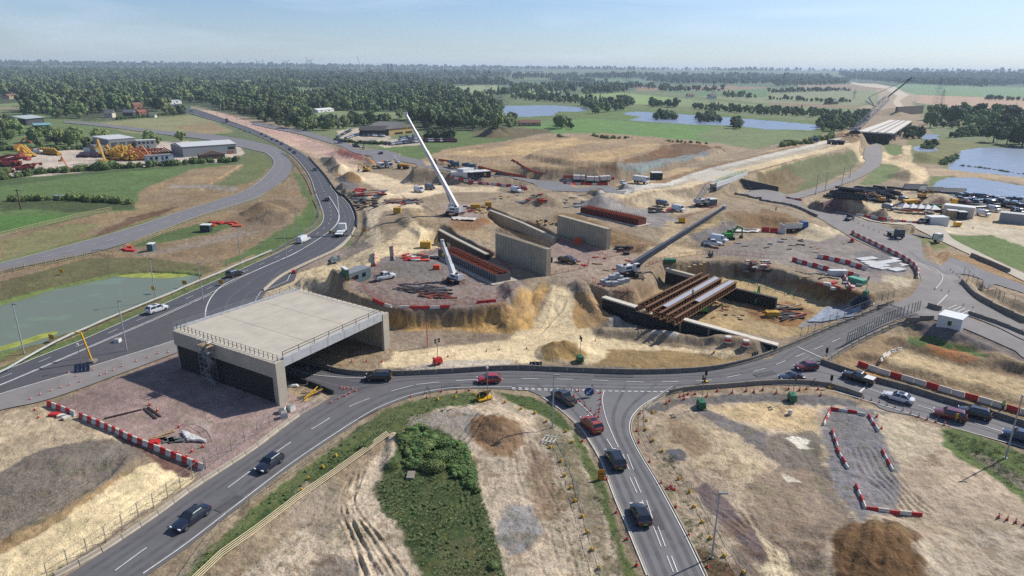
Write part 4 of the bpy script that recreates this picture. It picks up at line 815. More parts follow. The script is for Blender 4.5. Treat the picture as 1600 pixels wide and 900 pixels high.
# ------------------------------------------------------------ freestanding concrete walls
def bigwall(bl, br_, tl, tr, label, bars):
    a = G(*bl); b = G(*br_); h = (HT(a, *tl)+HT(b, *tr))/2; zg = min(a.z, b.z); t = T('concrete_wall', label, 'wall', 'tall bridge walls standing on the gravel pad', loc=(a.x, a.y, zg), rz=ang(a, b)); Lw = (b-a).to_2d().length
    P('wall_panel', MB().box((Lw/2, .75, (h-zg)/2-.2), (Lw, 1.5, h-zg+.4)), concw, t)
    m1 = MB()
    for k in range(1, int(Lw/1.2)): P('panel_joint', MB().box((k*1.2, -.005, (h-zg)/2-.1), (.07, .03, h-zg)), concg, t)
    if bars:
        for k in range(int(Lw/.45)):
            for y in (.2, 1.3): m1.cyl((k*.45+.2, y, h-zg), (k*.45+.2+random.uniform(-.05, .05), y, h-zg+1.4), .055, n=4)
        P('starter_bars', m1, rebar if bars == 1 else wood, t)
    return t
bigwall((774,402),(853,431),(773,361),(853,393), 'long concrete wall with starter bars on top, nearer of the two tall walls', 2)
bigwall((870,366),(947,390),(870,336),(947,358), 'long plain concrete wall, farther of the two tall walls', 0)
def wallline(name, pts, z0, z1, th, label, cap=True, cat_='wall', m_=None):
    q = [PX(x, y, z1) for x, y in pts]; O_ = Vector((q[0].x, q[0].y, 0)); t = T(name, label, cat_, loc=O_); m1 = MB(); m2 = MB()
    for a, b in zip(q[:-1], q[1:]): wallseg(m1, a, b, th, z0, z1-.3, 0, O_); wallseg(m2, a, b, th+.2, z1-.297, z1, 0, O_)
    P('wall_face', m1, m_ or black, t)
    P('capping_beam', m2, conc, t); return t
wallline('retaining_wall', [(686,358),(716,374),(762,397)], .3, 5, .9, 'black faced abutment wall with pale cap left of the concrete ring')
wallline('retaining_wall', [(766,328),(815,347),(868,371)], 1, 5, .9, 'grey retaining wall at the edge of the cut behind the tall walls', m_=concw)
# rebar and formwork boxes
def formbox(c0, c1, wd, h, label, red):
    a, b = G(*c0), G(*c1); Lw = (b-a).to_2d().length; zg = max(a.z, b.z); t = T('foundation_formwork', label, 'formwork', loc=(a.x, a.y, zg), rz=ang(a, b)); m1 = MB()
    P('footing', MB().box((Lw/2, 0, .08), (Lw+2.5, wd+3, .3)), conc, t)
    mp_ = rebar if red else greypanel
    for y in (-wd/2, wd/2):
        m1.box((Lw/2, y, h/2+.2), (Lw, .12, h))
    for x in (0, Lw): m1.box((x, 0, h/2+.2), (.12, wd-.13, h))
    P('shutter_panel', m1, mat('shutter_red', S(120,58,46), .8) if red else greypanel, t); m1 = MB()
    k = 0
    while k*1.0 < Lw:
        [P('soldier', MB().box((k*1.0, y, h/2+.25), (.14, .22, h+.5)), mat('shutter_red', S(120,58,46)) if red else grey, t) for y in (-wd/2-.2, wd/2+.2)]; k += 1
    m1 = MB()
    for k in range(int(Lw/.5)):
        if k % 3 == 0: m1.beam((k*.5+.2, -wd/2+.2, h+.35), (k*.5+.2, wd/2-.2, h+.35), .07, .07)
        for y in ((-wd/2+.4, wd/2-.4) if not red else np.linspace(-wd/2+.4, wd/2-.4, 4)): m1.cyl((k*.5+.2, y, .3), (k*.5+.2, y, h+.9), .04, n=4)
    for y in ((-wd/2+.3, -wd/2+.7, .3, wd/2-.7, wd/2-.3) if not red else np.linspace(-wd/2+.3, wd/2-.3, 7)): m1.beam((.2, y, h+.42), (Lw-.2, y, h+.42), .07, .07); m1.beam((.2, y, h*.6), (Lw-.2, y, h*.6), .06, .06)
    P('reinforcement', m1, mat('bright_rebar', S(176,84,50), .8, var=.2), t)
formbox((697,399),(786,441), 4.2, 1.8, 'grey shuttered trench of orange reinforcement beside the small crane', False)
formbox((914,332),(1003,352), 4.0, 1.9, 'long dark red reinforcement cage on a pale footing', True)
p_ = G(716,388); m1 = MB(); rg = [(3.4,0),(3.4,2.2),(3.1,2.2),(3.1,0)]
V = []; F = []
for i in range(32):
    t_ = i/32*2*math.pi
    for r_, z_ in rg: V.append((r_*math.cos(t_), r_*math.sin(t_), z_))
for i in range(32):
    for j in range(3): F.append((i*4+j, ((i+1) % 32)*4+j, ((i+1) % 32)*4+j+1, i*4+j+1))
m1.add(V, F); one('concrete_ring', m1, conc, 'round pale concrete shaft ring behind the small crane', 'shaft', loc=p_)
# finished overbridge and its black wing wall
zo = 8.0; a, b = PX(1119,289,zo), PX(1167,272,zo); ob = T('road_bridge', 'short white edged bridge carrying the embankment over the road', 'bridge', loc=(a.x, a.y, 0)); O3 = Vector((a.x, a.y, 0)); bk = Vector((-.35, 1, 0)).normalized()*22
P('deck', MB().hexa([p-O3-Vector((0, 0, 1.2)) for p in (a, b, b+bk, a+bk)], [p-O3 for p in (a, b, b+bk, a+bk)]), concd, ob)
m1 = MB(); fr = Vector((.1, -.6, 0)); m1.hexa([p-O3-Vector((0, 0, 1.0)) for p in (a+fr, b+fr, b, a)], [p-O3+Vector((0, 0, .9)) for p in (a+fr, b+fr, b, a)]); P('edge_beam', m1, whitep, ob)
m1 = MB(); fr2 = fr*1.6; m1.hexa([p-O3-Vector((0, 0, 2.2)) for p in (a+fr2*.5, b+fr2*.5, b, a)], [p-O3-Vector((0, 0, 1.05)) for p in (a+fr2*.5, b+fr2*.5, b, a)]); P('girder', m1, steel, ob)
railing('edge_protection', a+Vector((0,1,.0)), b+Vector((0,1,.0)), 2.2, ob, O3, mat('green_mesh', S(120,176,150), .6), 1.9, (.2,.45,.7,1.0), .1)
c1, c2 = G(1157,300), G(1150,303); q1 = PX(1158,279,7.6); q2 = PX(1217,292,3.0); m1 = MB(); th = Vector((0, .8, 0))
bq = [Vector((q1.x, q1.y, -.2)), Vector((q2.x, q2.y, -.2))]; m1.hexa([bq[0]-O3, bq[1]-O3, bq[1]+th-O3, bq[0]+th-O3], [q1-O3, q2-O3, q2+th-O3, q1+th-O3]); P('wing_wall', m1, mat('dark_panel_wall', S(74,76,80), .8, wave=(.3,.3,'X')), ob)
q0 = q1+Vector((-7, 10, 0)); m1 = MB(); wallseg(m1, q0, q1, .8, -.2, 6.8, 0, O3); P('abutment', m1, concw, ob)
q5 = PX(1122,291,6.8); m1 = MB(); wallseg(m1, q5+Vector((-3, 9, 0)), q5, .8, -.2, 6.7, 0, O3); P('abutment', m1, concw, ob)
# far flyover
zf = 9; qs = [PX(1340,205,zf), PX(1396,208,zf), PX(1425,189,zf), PX(1391,187,zf)]; fo = T('flyover', 'pale unfinished flyover deck beyond the brown heap near the horizon road', 'bridge', loc=(qs[0].x, qs[0].y, 0)); O4 = Vector((qs[0].x, qs[0].y, 0))
P('deck', MB().hexa([p-O4-Vector((0, 0, 1)) for p in qs], [p-O4 for p in qs]), mat('fresh_concrete', S(214,208,196), .8, var=.1), fo)
m1 = MB(); wallseg(m1, qs[0]+Vector((1,2,0)), qs[1]+Vector((-1,2,0)), 1.5, -1, zf-1.0, 0, O4); P('abutment', m1, black, fo)
m1 = MB(); wallseg(m1, qs[3]+Vector((1,-2,0)), qs[2]+Vector((-1,-2,0)), 1.5, -1, zf-1.0, 0, O4); P('abutment', m1, conc, fo)
m1 = MB()
for t in (.25, .5, .75):
    for s_ in (.08, .36, .64, .92): q = lerp(lerp(qs[0], qs[1], s_), lerp(qs[3], qs[2], s_), t)-O4; P('pier', MB().cyl((q.x, q.y, -1), (q.x, q.y, zf-1), .9), conc, fo)
m1 = MB()
for s_ in (.33, .55, .77): m1.beam(lerp(qs[0], qs[1], s_)-O4+Vector((0,0,.2)), lerp(qs[3], qs[2], s_)-O4+Vector((0,0,.2)), .8, .4)
P('deck_joint', m1, concg, fo)
p_ = G(1400,176); q_ = G(1440,177); m1 = MB(); wallseg(m1, Vector((p_.x, p_.y, 0)), Vector((q_.x, q_.y, 0)), 3, 0, HT(p_, 1400, 167), 0, Vector((p_.x, p_.y, 0))); one('bridge_abutment', m1, mat('brown_abutment', S(112,100,90), .9, wave=(.1,.2,'X')), 'dark abutment block across the new road beyond the flyover', 'abutment', loc=(p_.x, p_.y, 0))

# ------------------------------------------------------------ buildings
walls = {}
def bldg(name, label, cat_, pl, pr, dep, h, roof='gable', rh=1.5, wall=grey, roofm=steel, doors=(), wins=(), axis='x', group=None, doorm=dgrey, over=.3, sidewins=(), back=1):
    a, b = GF(*pl), GF(*pr); W_ = (b-a).to_2d().length; t = T(name, label, cat_, group, loc=(a.x, a.y, min(a.z, b.z)-.1), rz=ang(a, b))
    P('wall', MB().box((W_/2, dep/2, h/2), (W_, dep, h)), wall, t); m1 = MB(); o = over
    if roof == 'flat': m1.box((W_/2, dep/2, h+.1), (W_+o, dep+o, .2))
    elif roof == 'mono': m1.hexa([(-o, -o, h), (W_+o, -o, h), (W_+o, dep+o, h), (-o, dep+o, h)], [(-o, -o, h+.15), (W_+o, -o, h+.15), (W_+o, dep+o, h+rh), (-o, dep+o, h+rh)])
    elif axis == 'x':   # ridge along the front
        m1.add([(-o, -o, h), (W_+o, -o, h), (W_+o, dep/2, h+rh), (-o, dep/2, h+rh), (-o, dep+o, h), (W_+o, dep+o, h)], [(0, 1, 2, 3), (3, 2, 5, 4), (0, 3, 4), (1, 5, 2), (0, 4, 5, 1)])
    else:
        m1.add([(-o, -o, h), (W_/2, -o, h+rh), (W_+o, -o, h), (-o, dep+o, h), (W_/2, dep+o, h+rh), (W_+o, dep+o, h)], [(0, 2, 1), (3, 4, 5), (0, 1, 4, 3), (1, 2, 5, 4), (0, 3, 5, 2)])
    P('roof', m1, roofm, t)
    for u0, u1, v0, v1 in doors: P('door', MB().box(((u0+u1)/2*W_, -.03, (v0+v1)/2*h), ((u1-u0)*W_, .1, (v1-v0)*h)), doorm, t)
    for u0, u1, v0, v1 in wins: P('window', MB().box(((u0+u1)/2*W_, -.03, (v0+v1)/2*h), ((u1-u0)*W_, .1, (v1-v0)*h)), glass, t)
    for u0, u1, v0, v1 in sidewins: P('window', MB().box((W_+.03, (u0+u1)/2*dep, (v0+v1)/2*h), (.1, (u1-u0)*dep, (v1-v0)*h)), glass, t)
    return t
def met(n_, c, sc=.7): return mat(n_, S(*c), .5, var=.08, wave=(sc, .18, 'X'))
roofw = met('pale_metal_roof', (206,208,206)); cream = mat('cream_render', S(214,206,186), .85); brick = mat('brick', S(150,104,80), .9, var=.15); tile = mat('roof_tile', S(126,92,76), .9, var=.15); slate = mat('slate', S(104,104,110), .8, var=.12)
bldg('workshop', 'grey metal workshop with three dark roller doors in the plant yard', 'workshop', (172,236), (213,232.5), 20, 7.5, 'mono', 1.2, met('grey_cladding', (132,136,138)), roofw, doors=((.08,.32,0,.72),(.4,.62,0,.72),(.7,.95,0,.72)))
bldg('portable_office', 'two storey pale green portable office beside the workshop', 'office', (215,233), (245,231.5), 7, 5.6, 'flat', 0, met('pale_green_cladding', (176,186,180)), roofw, wins=((.08,.2,.6,.85),(.3,.42,.6,.85),(.52,.64,.6,.85),(.75,.87,.6,.85),(.1,.22,.1,.35),(.5,.62,.1,.35)), doors=((.3,.38,0,.38),))
bldg('warehouse', 'long grey warehouse with white roof at the yard corner', 'warehouse', (287,246), (370,240), 22, 6.5, 'gable', 1.8, met('blue_grey_cladding', (140,146,150)), roofw, doors=((.82,.95,0,.35),), wins=((.84,.97,.5,.75),), doorm=brick)
bldg('porch_building', 'small timber gabled building in front of the grey warehouse', 'building', (314,250), (352,247), 7, 3.0, 'gable', 2.4, mat('brown_timber_wall', S(104,90,76), .9, wave=(1.5,.3,'X')), mat('brown_roof', S(122,108,96), .85), axis='y', wins=((.3,.42,.3,.8),(.46,.58,.3,.8),(.62,.72,.3,.8)), doors=((.1,.2,0,.7),))
bldg('portable_office', 'two storey blue and white portable cabins at the front of the yard', 'office', (232,258), (272,255), 6, 5.0, 'flat', 0, met('blue_white_cladding', (160,176,192), .4), mat('grey_flat_roof', S(130,130,130), .8), wins=((.1,.2,.6,.88),(.3,.4,.6,.88),(.7,.8,.6,.88),(.1,.2,.1,.35),(.5,.6,.1,.35),(.75,.85,.1,.35)), doors=((.55,.62,.5,.9),))
bldg('shed', 'small grey lean to shed left of the workshop', 'shed', (150,238), (166,236.5), 8, 4, 'gable', 1, met('grey_cladding', (132,136,138)), slate)
bldg('barn', 'dark open barn with pale roof among trees on the left', 'barn', (42,196), (70,193), 24, 6, 'gable', 2.5, mat('dark_barn_wall', S(58,60,62), .8), met('barn_roof', (176,184,182)), doors=((.1,.9,0,.7),), over=1)
bldg('barn', 'low barn with turquoise roof below the dark barn', 'barn', (56,202), (80,201), 14, 3.5, 'gable', 1.5, mat('dark_barn_wall', S(58,60,62)), met('teal_roof', (128,168,172)), doors=((.2,.8,0,.6),), over=1)
bldg('farm_shop', 'large shop building with grey gabled roof and ochre gable end by the car park', 'shop', (608,212), (650,207.5), 26, 5.5, 'gable', 4.5, mat('ochre_wall', S(186,158,104), .85), mat('shop_roof', S(128,124,120), .8, wave=(.3,.1,'X')), axis='y', wins=((.2,.5,.1,.4),(.6,.85,.1,.4)), over=.8)
bldg('farm_shop', 'dark low building joined to the left of the ochre gabled shop', 'shop', (562,212), (606,212), 20, 4.5, 'gable', 3, mat('dark_barn_wall', S(58,60,62)), mat('dark_tiles', S(74,68,68), .85), doors=((.3,.5,0,.6),), over=.8)
HS = [((163,184),(176,184),9,5,3,cream,slate,'white gabled house at the left edge of the triangular field'),((192,182),(208,182),10,4.5,3,mat('dark_barn_wall', S(58,60,62)),slate,'dark slate roofed house right of the white gabled house'),((210,170),(224,169),9,5,3,brick,tile,'red roofed house beyond the dark slate roofed house'),((218,180),(232,179),8,3.5,2.5,brick,mat('red_tile', S(140,84,70), .9),'low bungalow with red roof by the hedge'),
 ((234,184),(242,184),7,3,1.5,cream,slate,'small pale outbuilding by the hedge'),((15,155),(30,154),12,5,3.5,mat('stone_wall_paint', S(186,160,130), .9),tile,'stone coloured house at the far left edge among trees'),((118,150),(132,149),10,5,3,cream,tile,'cream house between the woods on the left'),((362,172),(375,171),9,5,3,cream,tile,'white cottage right of the trunk road near trees'),
 ((263,163),(284,162),14,5,1,whitep,roofw,'white roofed petrol station canopy beside the trunk road'),((262,168),(276,168),8,4,1,mat('dark_barn_wall', S(58,60,62)),slate,'low dark kiosk under the white canopy'),((416,182),(429,181),10,5,2,brick,tile,'red brick building left of the pale tented roof'),((497,176),(522,174),12,3,2,whitep,whitep,'long white tented roof in the trees beyond the works'),
 ((812,197),(845,197),12,3.5,2.5,mat('stone_wall_paint', S(186,160,130)),tile,'low farmhouse with brown roof on the green mound'),((889,138),(896,138),14,5,4,cream,tile,'pale farmhouse beyond the meadow left of centre'),((1075,152),(1085,152),12,5,3,whitep,mat('red_tile', S(140,84,70)),'white house with red roof in the far fields'),((1110,154),(1120,154),16,6,4,whitep,slate,'white farmhouse with dark roof in the far fields'),
 ((875,136),(882,136),10,4,3,brick,tile,'brown farm building beside the pale farmhouse'),((1296,163),(1310,163),16,5,3,mat('stone_wall_paint', S(186,160,130)),slate,'grey barn by the brown strip of field')]
for a_, b_, d_, h_, rh_, w_, r_, lb in HS:
    bldg('house', lb, 'house', a_, b_, d_, h_, 'gable', rh_, w_, r_, wins=((.15,.28,.5,.8),(.6,.73,.5,.8)), doors=((.42,.5,0,.45),), group='houses and farm buildings in the countryside')
# distant town sheds: each its own building, background size
k = 0
TS = [(0,14,119,7),(40,82,122,6),(84,105,118,6),(106,124,119,6),(40,78,131,8),(15,34,126,5),(100,118,126,5),(326,344,114,5),(256,268,112,5),(545,556,114,8),(566,575,117,9),(590,602,115,6),(628,655,112,6),(660,690,112,5),(700,735,111,5),(745,770,113,4),(790,815,111,5),(820,850,113,4),(505,520,113,5),(460,476,113,5),(430,450,115,4),(1330,1342,112.5,5),(1310,1322,113,4)]
for x0, x1, y, h in TS:
    c_ = [whitep, cream, met('pale_metal_roof', (206,208,206)), grey][k % 4]; k += 1
    a, b = GF(x0, y), GF(x1, y); t = T('industrial_shed', 'distant low pale shed '+('on the far left among the woods' if x0 < 130 else 'on the skyline of the town'), 'building', 'distant sheds of the town', loc=(a.x, a.y, a.z), rz=ang(a, b)); W_ = (b-a).to_2d().length; h = scale_at((x0+x1)/2, y)*h*.45
    P('wall', MB().box((W_/2, W_*.2, h/2), (W_, W_*.4, h)), c_, t); P('roof', MB().box((W_/2, W_*.2, h+.3), (W_*1.02, W_*.42, .6)), c_, t)
for x in (606.5, 612.5):
    p_ = GF(x, 112); h = HT(p_, x, 100)-p_.z; t = T('cooling_tower', 'tall dark square tower on the skyline, '+('left' if x < 610 else 'right')+' one of the pair', 'tower', 'pair of towers on the skyline', loc=p_); s = scale_at(x, 112)
    P('shaft', MB().box((0, 0, h/2), (s*3.4, s*3.4, h)), dgrey, t); P('crown', MB().box((0, 0, h), (s*3.8, s*3.8, h*.06)), grey, t)
# footbridge in the trees
a, b = GF(156,158), GF(188,160); t = T('footbridge', 'pale arched footbridge showing through the trees on the left', 'bridge', loc=a, rz=ang(a, b)); W_ = (b-a).to_2d().length; m1 = MB(); n_ = 12
for i in range(n_): m1.beam((W_*i/n_, 0, 8+3*math.sin(math.pi*i/n_)), (W_*(i+1)/n_, 0, 8+3*math.sin(math.pi*(i+1)/n_)), 2.5, 1.2)
P('deck', m1, grey, t)
for x in (0, 1): P('leg', MB().box((W_*x, 0, 4), (1.2, 1.2, 8)), grey, t)
# wind turbines and pylons
wt = None
for i, (x, yt, yb) in enumerate([(357,90,107),(376,92,108),(403,91,108),(411,92,108),(444,92,109),(450,92,109),(481,90,109),(487,90,109)]):
    p_ = GF(x, yb); h = HT(p_, x, yt+5)-p_.z; side = ['leftmost','second','third','fourth','fifth','sixth','seventh','rightmost'][i]
    t = T('wind_turbine', side+' of the eight wind turbines on the skyline', 'turbine', 'wind turbines on the skyline', loc=p_); P('tower', MB().cyl((0, 0, 0), (0, 0, h), 3.2, 1.8), grey, t); m1 = MB()
    for k in range(3): an = k*2.094+i; m1.beam((0, -2, h), (math.cos(an)*h*.45, -2, h+math.sin(an)*h*.45), 1.8, 3)
    P('blades', m1, grey, t); P('nacelle', MB().box((0, 0, h), (3, 8, 3)), grey, t)
def pylon(px, yb, yt, label):
    p_ = GF(px, yb); h = HT(p_, px, yt)-p_.z; t = T('pylon', label, 'pylon', 'lattice electricity pylons', loc=p_); w_ = h*.11; m1 = MB(); th = max(.16, scale_at(px, yb)*.17)
    def wd(z): return w_*(1-z/h*.85)
    zs = np.linspace(0, h, 9)
    for a, b in zip(zs[:-1], zs[1:]):
        c1 = [(sx*wd(a), sy*wd(a), a) for sx, sy in ((-1,-1),(1,-1),(1,1),(-1,1))]; c2 = [(sx*wd(b), sy*wd(b), b) for sx, sy in ((-1,-1),(1,-1),(1,1),(-1,1))]
        for k in range(4): m1.beam(c1[k], c2[k], th, th); m1.beam(c1[k], c2[(k+1) % 4], th*.6, th*.6); m1.beam(c2[k], c2[(k+1) % 4], th*.6, th*.6)
    P('tower', m1, grey, t)
    for z_, l_ in ((.62,.2),(.76,.26),(.9,.18)): P('crossarm', MB().beam((-h*l_, 0, h*z_), (h*l_, 0, h*z_), th*1.3, th*1.5).beam((-h*l_, 0, h*z_), (0, 0, h*(z_+.07)), th*.7, th*.7).beam((h*l_, 0, h*z_), (0, 0, h*(z_+.07)), th*.7, th*.7), dgrey, t)
    return t
pylon(1463,165,121,'largest pylon, in the pinkish field at the right'); pylon(1471,164,140,'shorter pylon right beside the largest pylon'); pylon(1222,148,113,'pylon in the far fields left of the new road'); pylon(1334,155,141,'small pylon left of the brown embankments'); pylon(762,144,110,'pylon behind the pale meadow in the centre'); pylon(979,150,110,'thin pylon over the fields right of centre'); pylon(1113,160,126,'faint pylon over the far lake shore')
# ------------------------------------------------------------ vehicles
def carpaint(n_, c, met_=.3): return mat('car_paint_'+n_, S(*c), .28, metal=met_*0, var=.02, spec=.6, coat=.8)
CP = dict(navy=(30,38,58), black=(26,27,30), blue=(34,50,84), darkgrey=(58,60,66), white=(226,228,230), silver=(168,172,176), red=(170,24,30), maroon=(110,22,34), orange=(168,62,34), grey=(110,114,120), skyblue=(80,120,170))
SPEC = {  # length, width, height, bonnet z, belt z, windscreen base x, roof front x, roof rear x, rear glass base x
 'sedan': (4.8,1.85,1.44,.82,.95,.95,.25,-1.15,-1.75), 'hatch': (4.2,1.8,1.48,.86,.98,.85,.25,-1.45,-1.95), 'suv': (4.6,1.92,1.72,1.0,1.12,1.05,.55,-1.75,-2.15),
 'pickup': (5.3,1.9,1.8,1.06,1.14,1.15,.65,-.55,-.85), 'van': (5.2,2.0,2.1,1.1,1.2,1.75,1.15,-2.45,-2.55), 'coupe': (4.4,1.84,1.34,.8,.92,.75,.1,-.95,-1.6)}
tyre_mb = MB().cyl((0, -.11, 0), (0, .11, 0), .33, n=16); rim_mb = MB().cyl((0, -.125, 0), (0, .125, 0), .2, n=10)
def carbody(kind_):
    L_, W_, H_, zb_, zs, xw, xrf, xrr, xrg = SPEC[kind_]; f, r_ = L_/2, -L_/2; w2 = W_/2; zt = zs if kind_ != 'pickup' else zs-.05
    st_ = [(f, .42, .62, .72), (f-.08, .26, zb_-.16, .88), (f-.5, .22, zb_-.04, .98), (xw+.05, .22, zs-.03, 1.0), (xrf, .22, zs, 1.0), (0, .22, zs+.01, 1.0), (xrr, .22, zs, 1.0), (xrg, .24, zt, .99), (r_+.12, .28, zt-.06, .95), (r_, .42, zt-.22, .86)]
    rings = []
    for x, z0, z1, k in st_:
        w_ = w2*k; rings.append([(x, -w_*.92, z0), (x, -w_, z0+.16), (x, -w_, (z0+z1)/2+.08), (x, -w_*.95, z1-.05), (x, -w_*.80, z1+.02), (x, 0, z1+.055), (x, w_*.80, z1+.02), (x, w_*.95, z1-.05), (x, w_, (z0+z1)/2+.08), (x, w_, z0+.16), (x, w_*.92, z0)])
    m1 = MB().loft(rings)
    m2 = MB(); zr = H_-.06; kb, kt = .93, .74
    m2.loft([[(xw, -w2*kb, zs), (xw, w2*kb, zs), (xrg, w2*kb, zs), (xrg, -w2*kb, zs)], [(xrf, -w2*kt, zr), (xrf, w2*kt, zr), (xrr, w2*kt, zr), (xrr, -w2*kt, zr)]])
    m3 = MB(); kt2 = kt+.015
    m3.loft([[(xrf+.05, -w2*kt2, zr-.03), (xrf+.05, w2*kt2, zr-.03), (xrr-.05, w2*kt2, zr-.03), (xrr-.05, -w2*kt2, zr-.03)], [(xrf-.12, -w2*kt*.9, H_), (xrf-.12, w2*kt*.9, H_), (xrr+.15, w2*kt*.9, H_), (xrr+.15, -w2*kt*.9, H_)]])
    for s in (-1, 1):     # pillars between the side windows
        for xb, xt, t_ in ((xw, xrf, .07), ((xw+xrg)/2, (xrf+xrr)/2, .09), (xrg, xrr, .14 if kind_ != 'van' else .3)): m3.beam((xb, s*w2*(kb+.008), zs), (xt, s*w2*(kt+.012), zr), t_, .04, up=(0, 1, 0))
    if kind_ == 'van':
        m3.loft([[(xw-.75, -w2*(kb+.012), zs), (xw-.75, w2*(kb+.012), zs), (xrg-.01, w2*(kb+.012), zs), (xrg-.01, -w2*(kb+.012), zs)], [(xrf-.3, -w2*(kt+.02), zr), (xrf-.3, w2*(kt+.02), zr), (xrr-.01, w2*(kt+.02), zr), (xrr-.01, -w2*(kt+.02), zr)]])
    return m1, m2, m3
CARM = {}
def car(kind_, col_, front, rear, label, extra=None, z=.0, cat_='car', name='parked_car'):
    L_, W_, H_, zb_, zs, xw, xrf, xrr, xrg = SPEC[kind_]; a, b = G(*front), G(*rear); c = (a+b)/2; r_ = c.to_2d().length
    t = T(name, label, cat_, 'vehicles on the roads', loc=(c.x, c.y, c.z+.045+r_*.0006+z), rz=ang(b, a)); pm = carpaint(col_, CP[col_])
    if (kind_, col_) not in CARM:
        m1, m2, m3 = carbody(kind_); CARM[(kind_, col_)] = (m1.mesh('body', pm, True), m2.mesh('windows', glass), m3.mesh('roof', pm))
    bm_, wm_, rm_ = CARM[(kind_, col_)]; P('body', bm_, None, t); P('windows', wm_, None, t); P('roof', rm_, None, t)
    for x in (L_/2-.82, -L_/2+.85):
        for s in (-1, 1):
            w_ = bpy.data.objects.new('wheel', TY); COL.objects.link(w_); w_.parent = t; w_.location = (x, s*(W_/2-.10), .33); q = P('rim', RI, None, w_)
    for s in (-1, 1):
        P('headlight', MB().box((L_/2-.06, s*W_*.34, zb_-.22), (.16, .36, .16)), mat('lamp_glass', (.7, .72, .75), .15, var=0), t); P('taillight', MB().box((-L_/2+.05, s*W_*.37, zs-.18), (.14, .26, .2)), mat('tail_lamp', S(150,20,20), .25, var=0), t)
        P('door_mirror', MB().box((xw-.05, s*(W_/2+.1), zs+.04), (.14, .2, .13)), pm, t)
    P('number_plate', MB().box((-L_/2-.01, 0, .62), (.03, .52, .12)), mat('plate_yellow', S(230,200,70), .5, var=0), t)
    P('grille', MB().box((L_/2-.005, 0, .5), (.05, W_*.5, .16)), dark, t)
    if extra: extra(t, SPEC[kind_], pm)
    return t
TY = tyre_mb.mesh('wheel', dark, True); RI = rim_mb.mesh('rim', mat('alloy', S(150,152,156), .35, metal=.7, var=.02), True)
def sunroof(t, s, pm): P('sunroof', MB().box(((s[6]+s[7])/2+.1, 0, s[2]+.005), (.9, s[1]*.55, .02)), glass, t)
def bars(t, s, pm):
    for q in (-1, 1): P('roof_rail', MB().box(((s[6]+s[7])/2, q*s[1]*.33, s[2]+.04), (1.9, .05, .05)), dark, t)
def bed(white_=False):
    def f(t, s, pm):
        P('load_bed', MB().box((-1.8, 0, 1.2), (1.5, s[1]*.8, .03)), whitep if white_ else dark, t)
        if white_: P('tonneau_cover', MB().box((-1.8, 0, 1.26), (1.5, s[1]*.9, .1)), whitep, t)
    return f
car('sedan','navy',(281,829),(318,802),'dark navy saloon with sunroof on the lane at bottom left, nearest car there',sunroof)
car('hatch','navy',(407,740),(436,719),'dark blue hatchback behind the navy saloon on the lower left lane',sunroof)
car('suv','black',(576,594),(608,594),'dark estate driving off the roundabout beside the slip road merge')
car('hatch','red',(747,598),(781,597),'bright red hatchback on the roundabout beside the solar trailer')
car('pickup','darkgrey',(867,618),(894,636),'dark grey pickup leaving the south arm at the give way line',bed())
car('suv','orange',(913,659),(935,680),'orange red car with black roof on the south arm',sunroof)
car('suv','black',(953,711),(969,738),'black car behind the orange red one on the south arm',bars)
car('hatch','black',(994,796),(1007,825),'black hatchback, nearest car on the south arm')
car('hatch','maroon',(1243,579),(1275,577),'dark red hatchback entering the roundabout from the east')
car('coupe','navy',(1218,595),(1254,594),'dark low convertible beside the dark red hatchback')
car('pickup','black',(1318,589),(1364,603),'dark pickup with white load cover on the east arm',bed(True))
car('sedan','white',(1382,620),(1424,632),'white saloon car with dark roof on the east arm',sunroof)
car('suv','maroon',(1461,649),(1506,660),'dark red car queueing on the east arm')
car('suv','black',(1500,646),(1543,657),'black car in the far lane beside the queueing dark red car',bars,0)
car('suv','blue',(1571,683),(1616,695),'dark blue car at the right edge of the east arm')
car('suv','white',(259,483),(232,492),'white car with black tailgate on the trunk road beside the pond',sunroof)
car('suv','black',(376,429),(358,435),'small dark car on the trunk road above the bridge deck')
car('van','white',(483,375),(466,382),'white van on the bend of the trunk road',cat_='van')
car('hatch','darkgrey',(509,310),(513,318),'dark car on the trunk road, first above the bend')
car('hatch','black',(495,269),(489,265),'black car on the trunk road near the black spoil heap')
car('pickup','white',(613,434),(590,439),'white pickup with dark bed parked beside the green cabin',bed(),cat_='pickup')
car('pickup','white',(1125,387),(1101,381),'white pickup parked beside the grey embankment, left one',bed(),cat_='pickup')
car('van','white',(1134,383),(1112,374),'white van parked beside the white pickup',cat_='van')
car('pickup','black',(896,412),(878,409),'dark vehicle parked between the tall walls',bed())
car('pickup','darkgrey',(1322,346),(1332,342),'dark pickup on the upper road beside the reddish heaps',bed())
car('suv','black',(1435,350),(1447,349),'dark car parked beside the white site cabin')
# low detail cars for the far roads and the car park
FARC = {}
def farcar(col_, kind_='hatch'):
    if (col_, kind_) in FARC: return FARC[(col_, kind_)]
    m1, m2, m3 = carbody(kind_); mb = MB().add(m1.v, m1.f, 0).add(m2.v, m2.f, 1).add(m3.v, m3.f, 0)
    for x in (SPEC[kind_][0]/2-.82, -SPEC[kind_][0]/2+.85): mb.cyl((x, -SPEC[kind_][1]/2, .33), (x, SPEC[kind_][1]/2, .33), .33, n=10, mi=2)
    FARC[(col_, kind_)] = mb.mesh('car', [carpaint(col_, CP[col_]), glass, dark]); return FARC[(col_, kind_)]
def fc(px, py, dx, dy, col_, label, kind_='hatch', grp='cars far along the roads', cat_='car', sc=1, name='car'):
    p_ = G(px, py); q = G(px+dx, py+dy); o = one(name, farcar(col_, kind_), None, label, cat_, grp, loc=(p_.x, p_.y, p_.z+.04+p_.length*.0006), rz=ang(p_, q)); o.scale = (sc,)*3; return o
cols = list(CP)
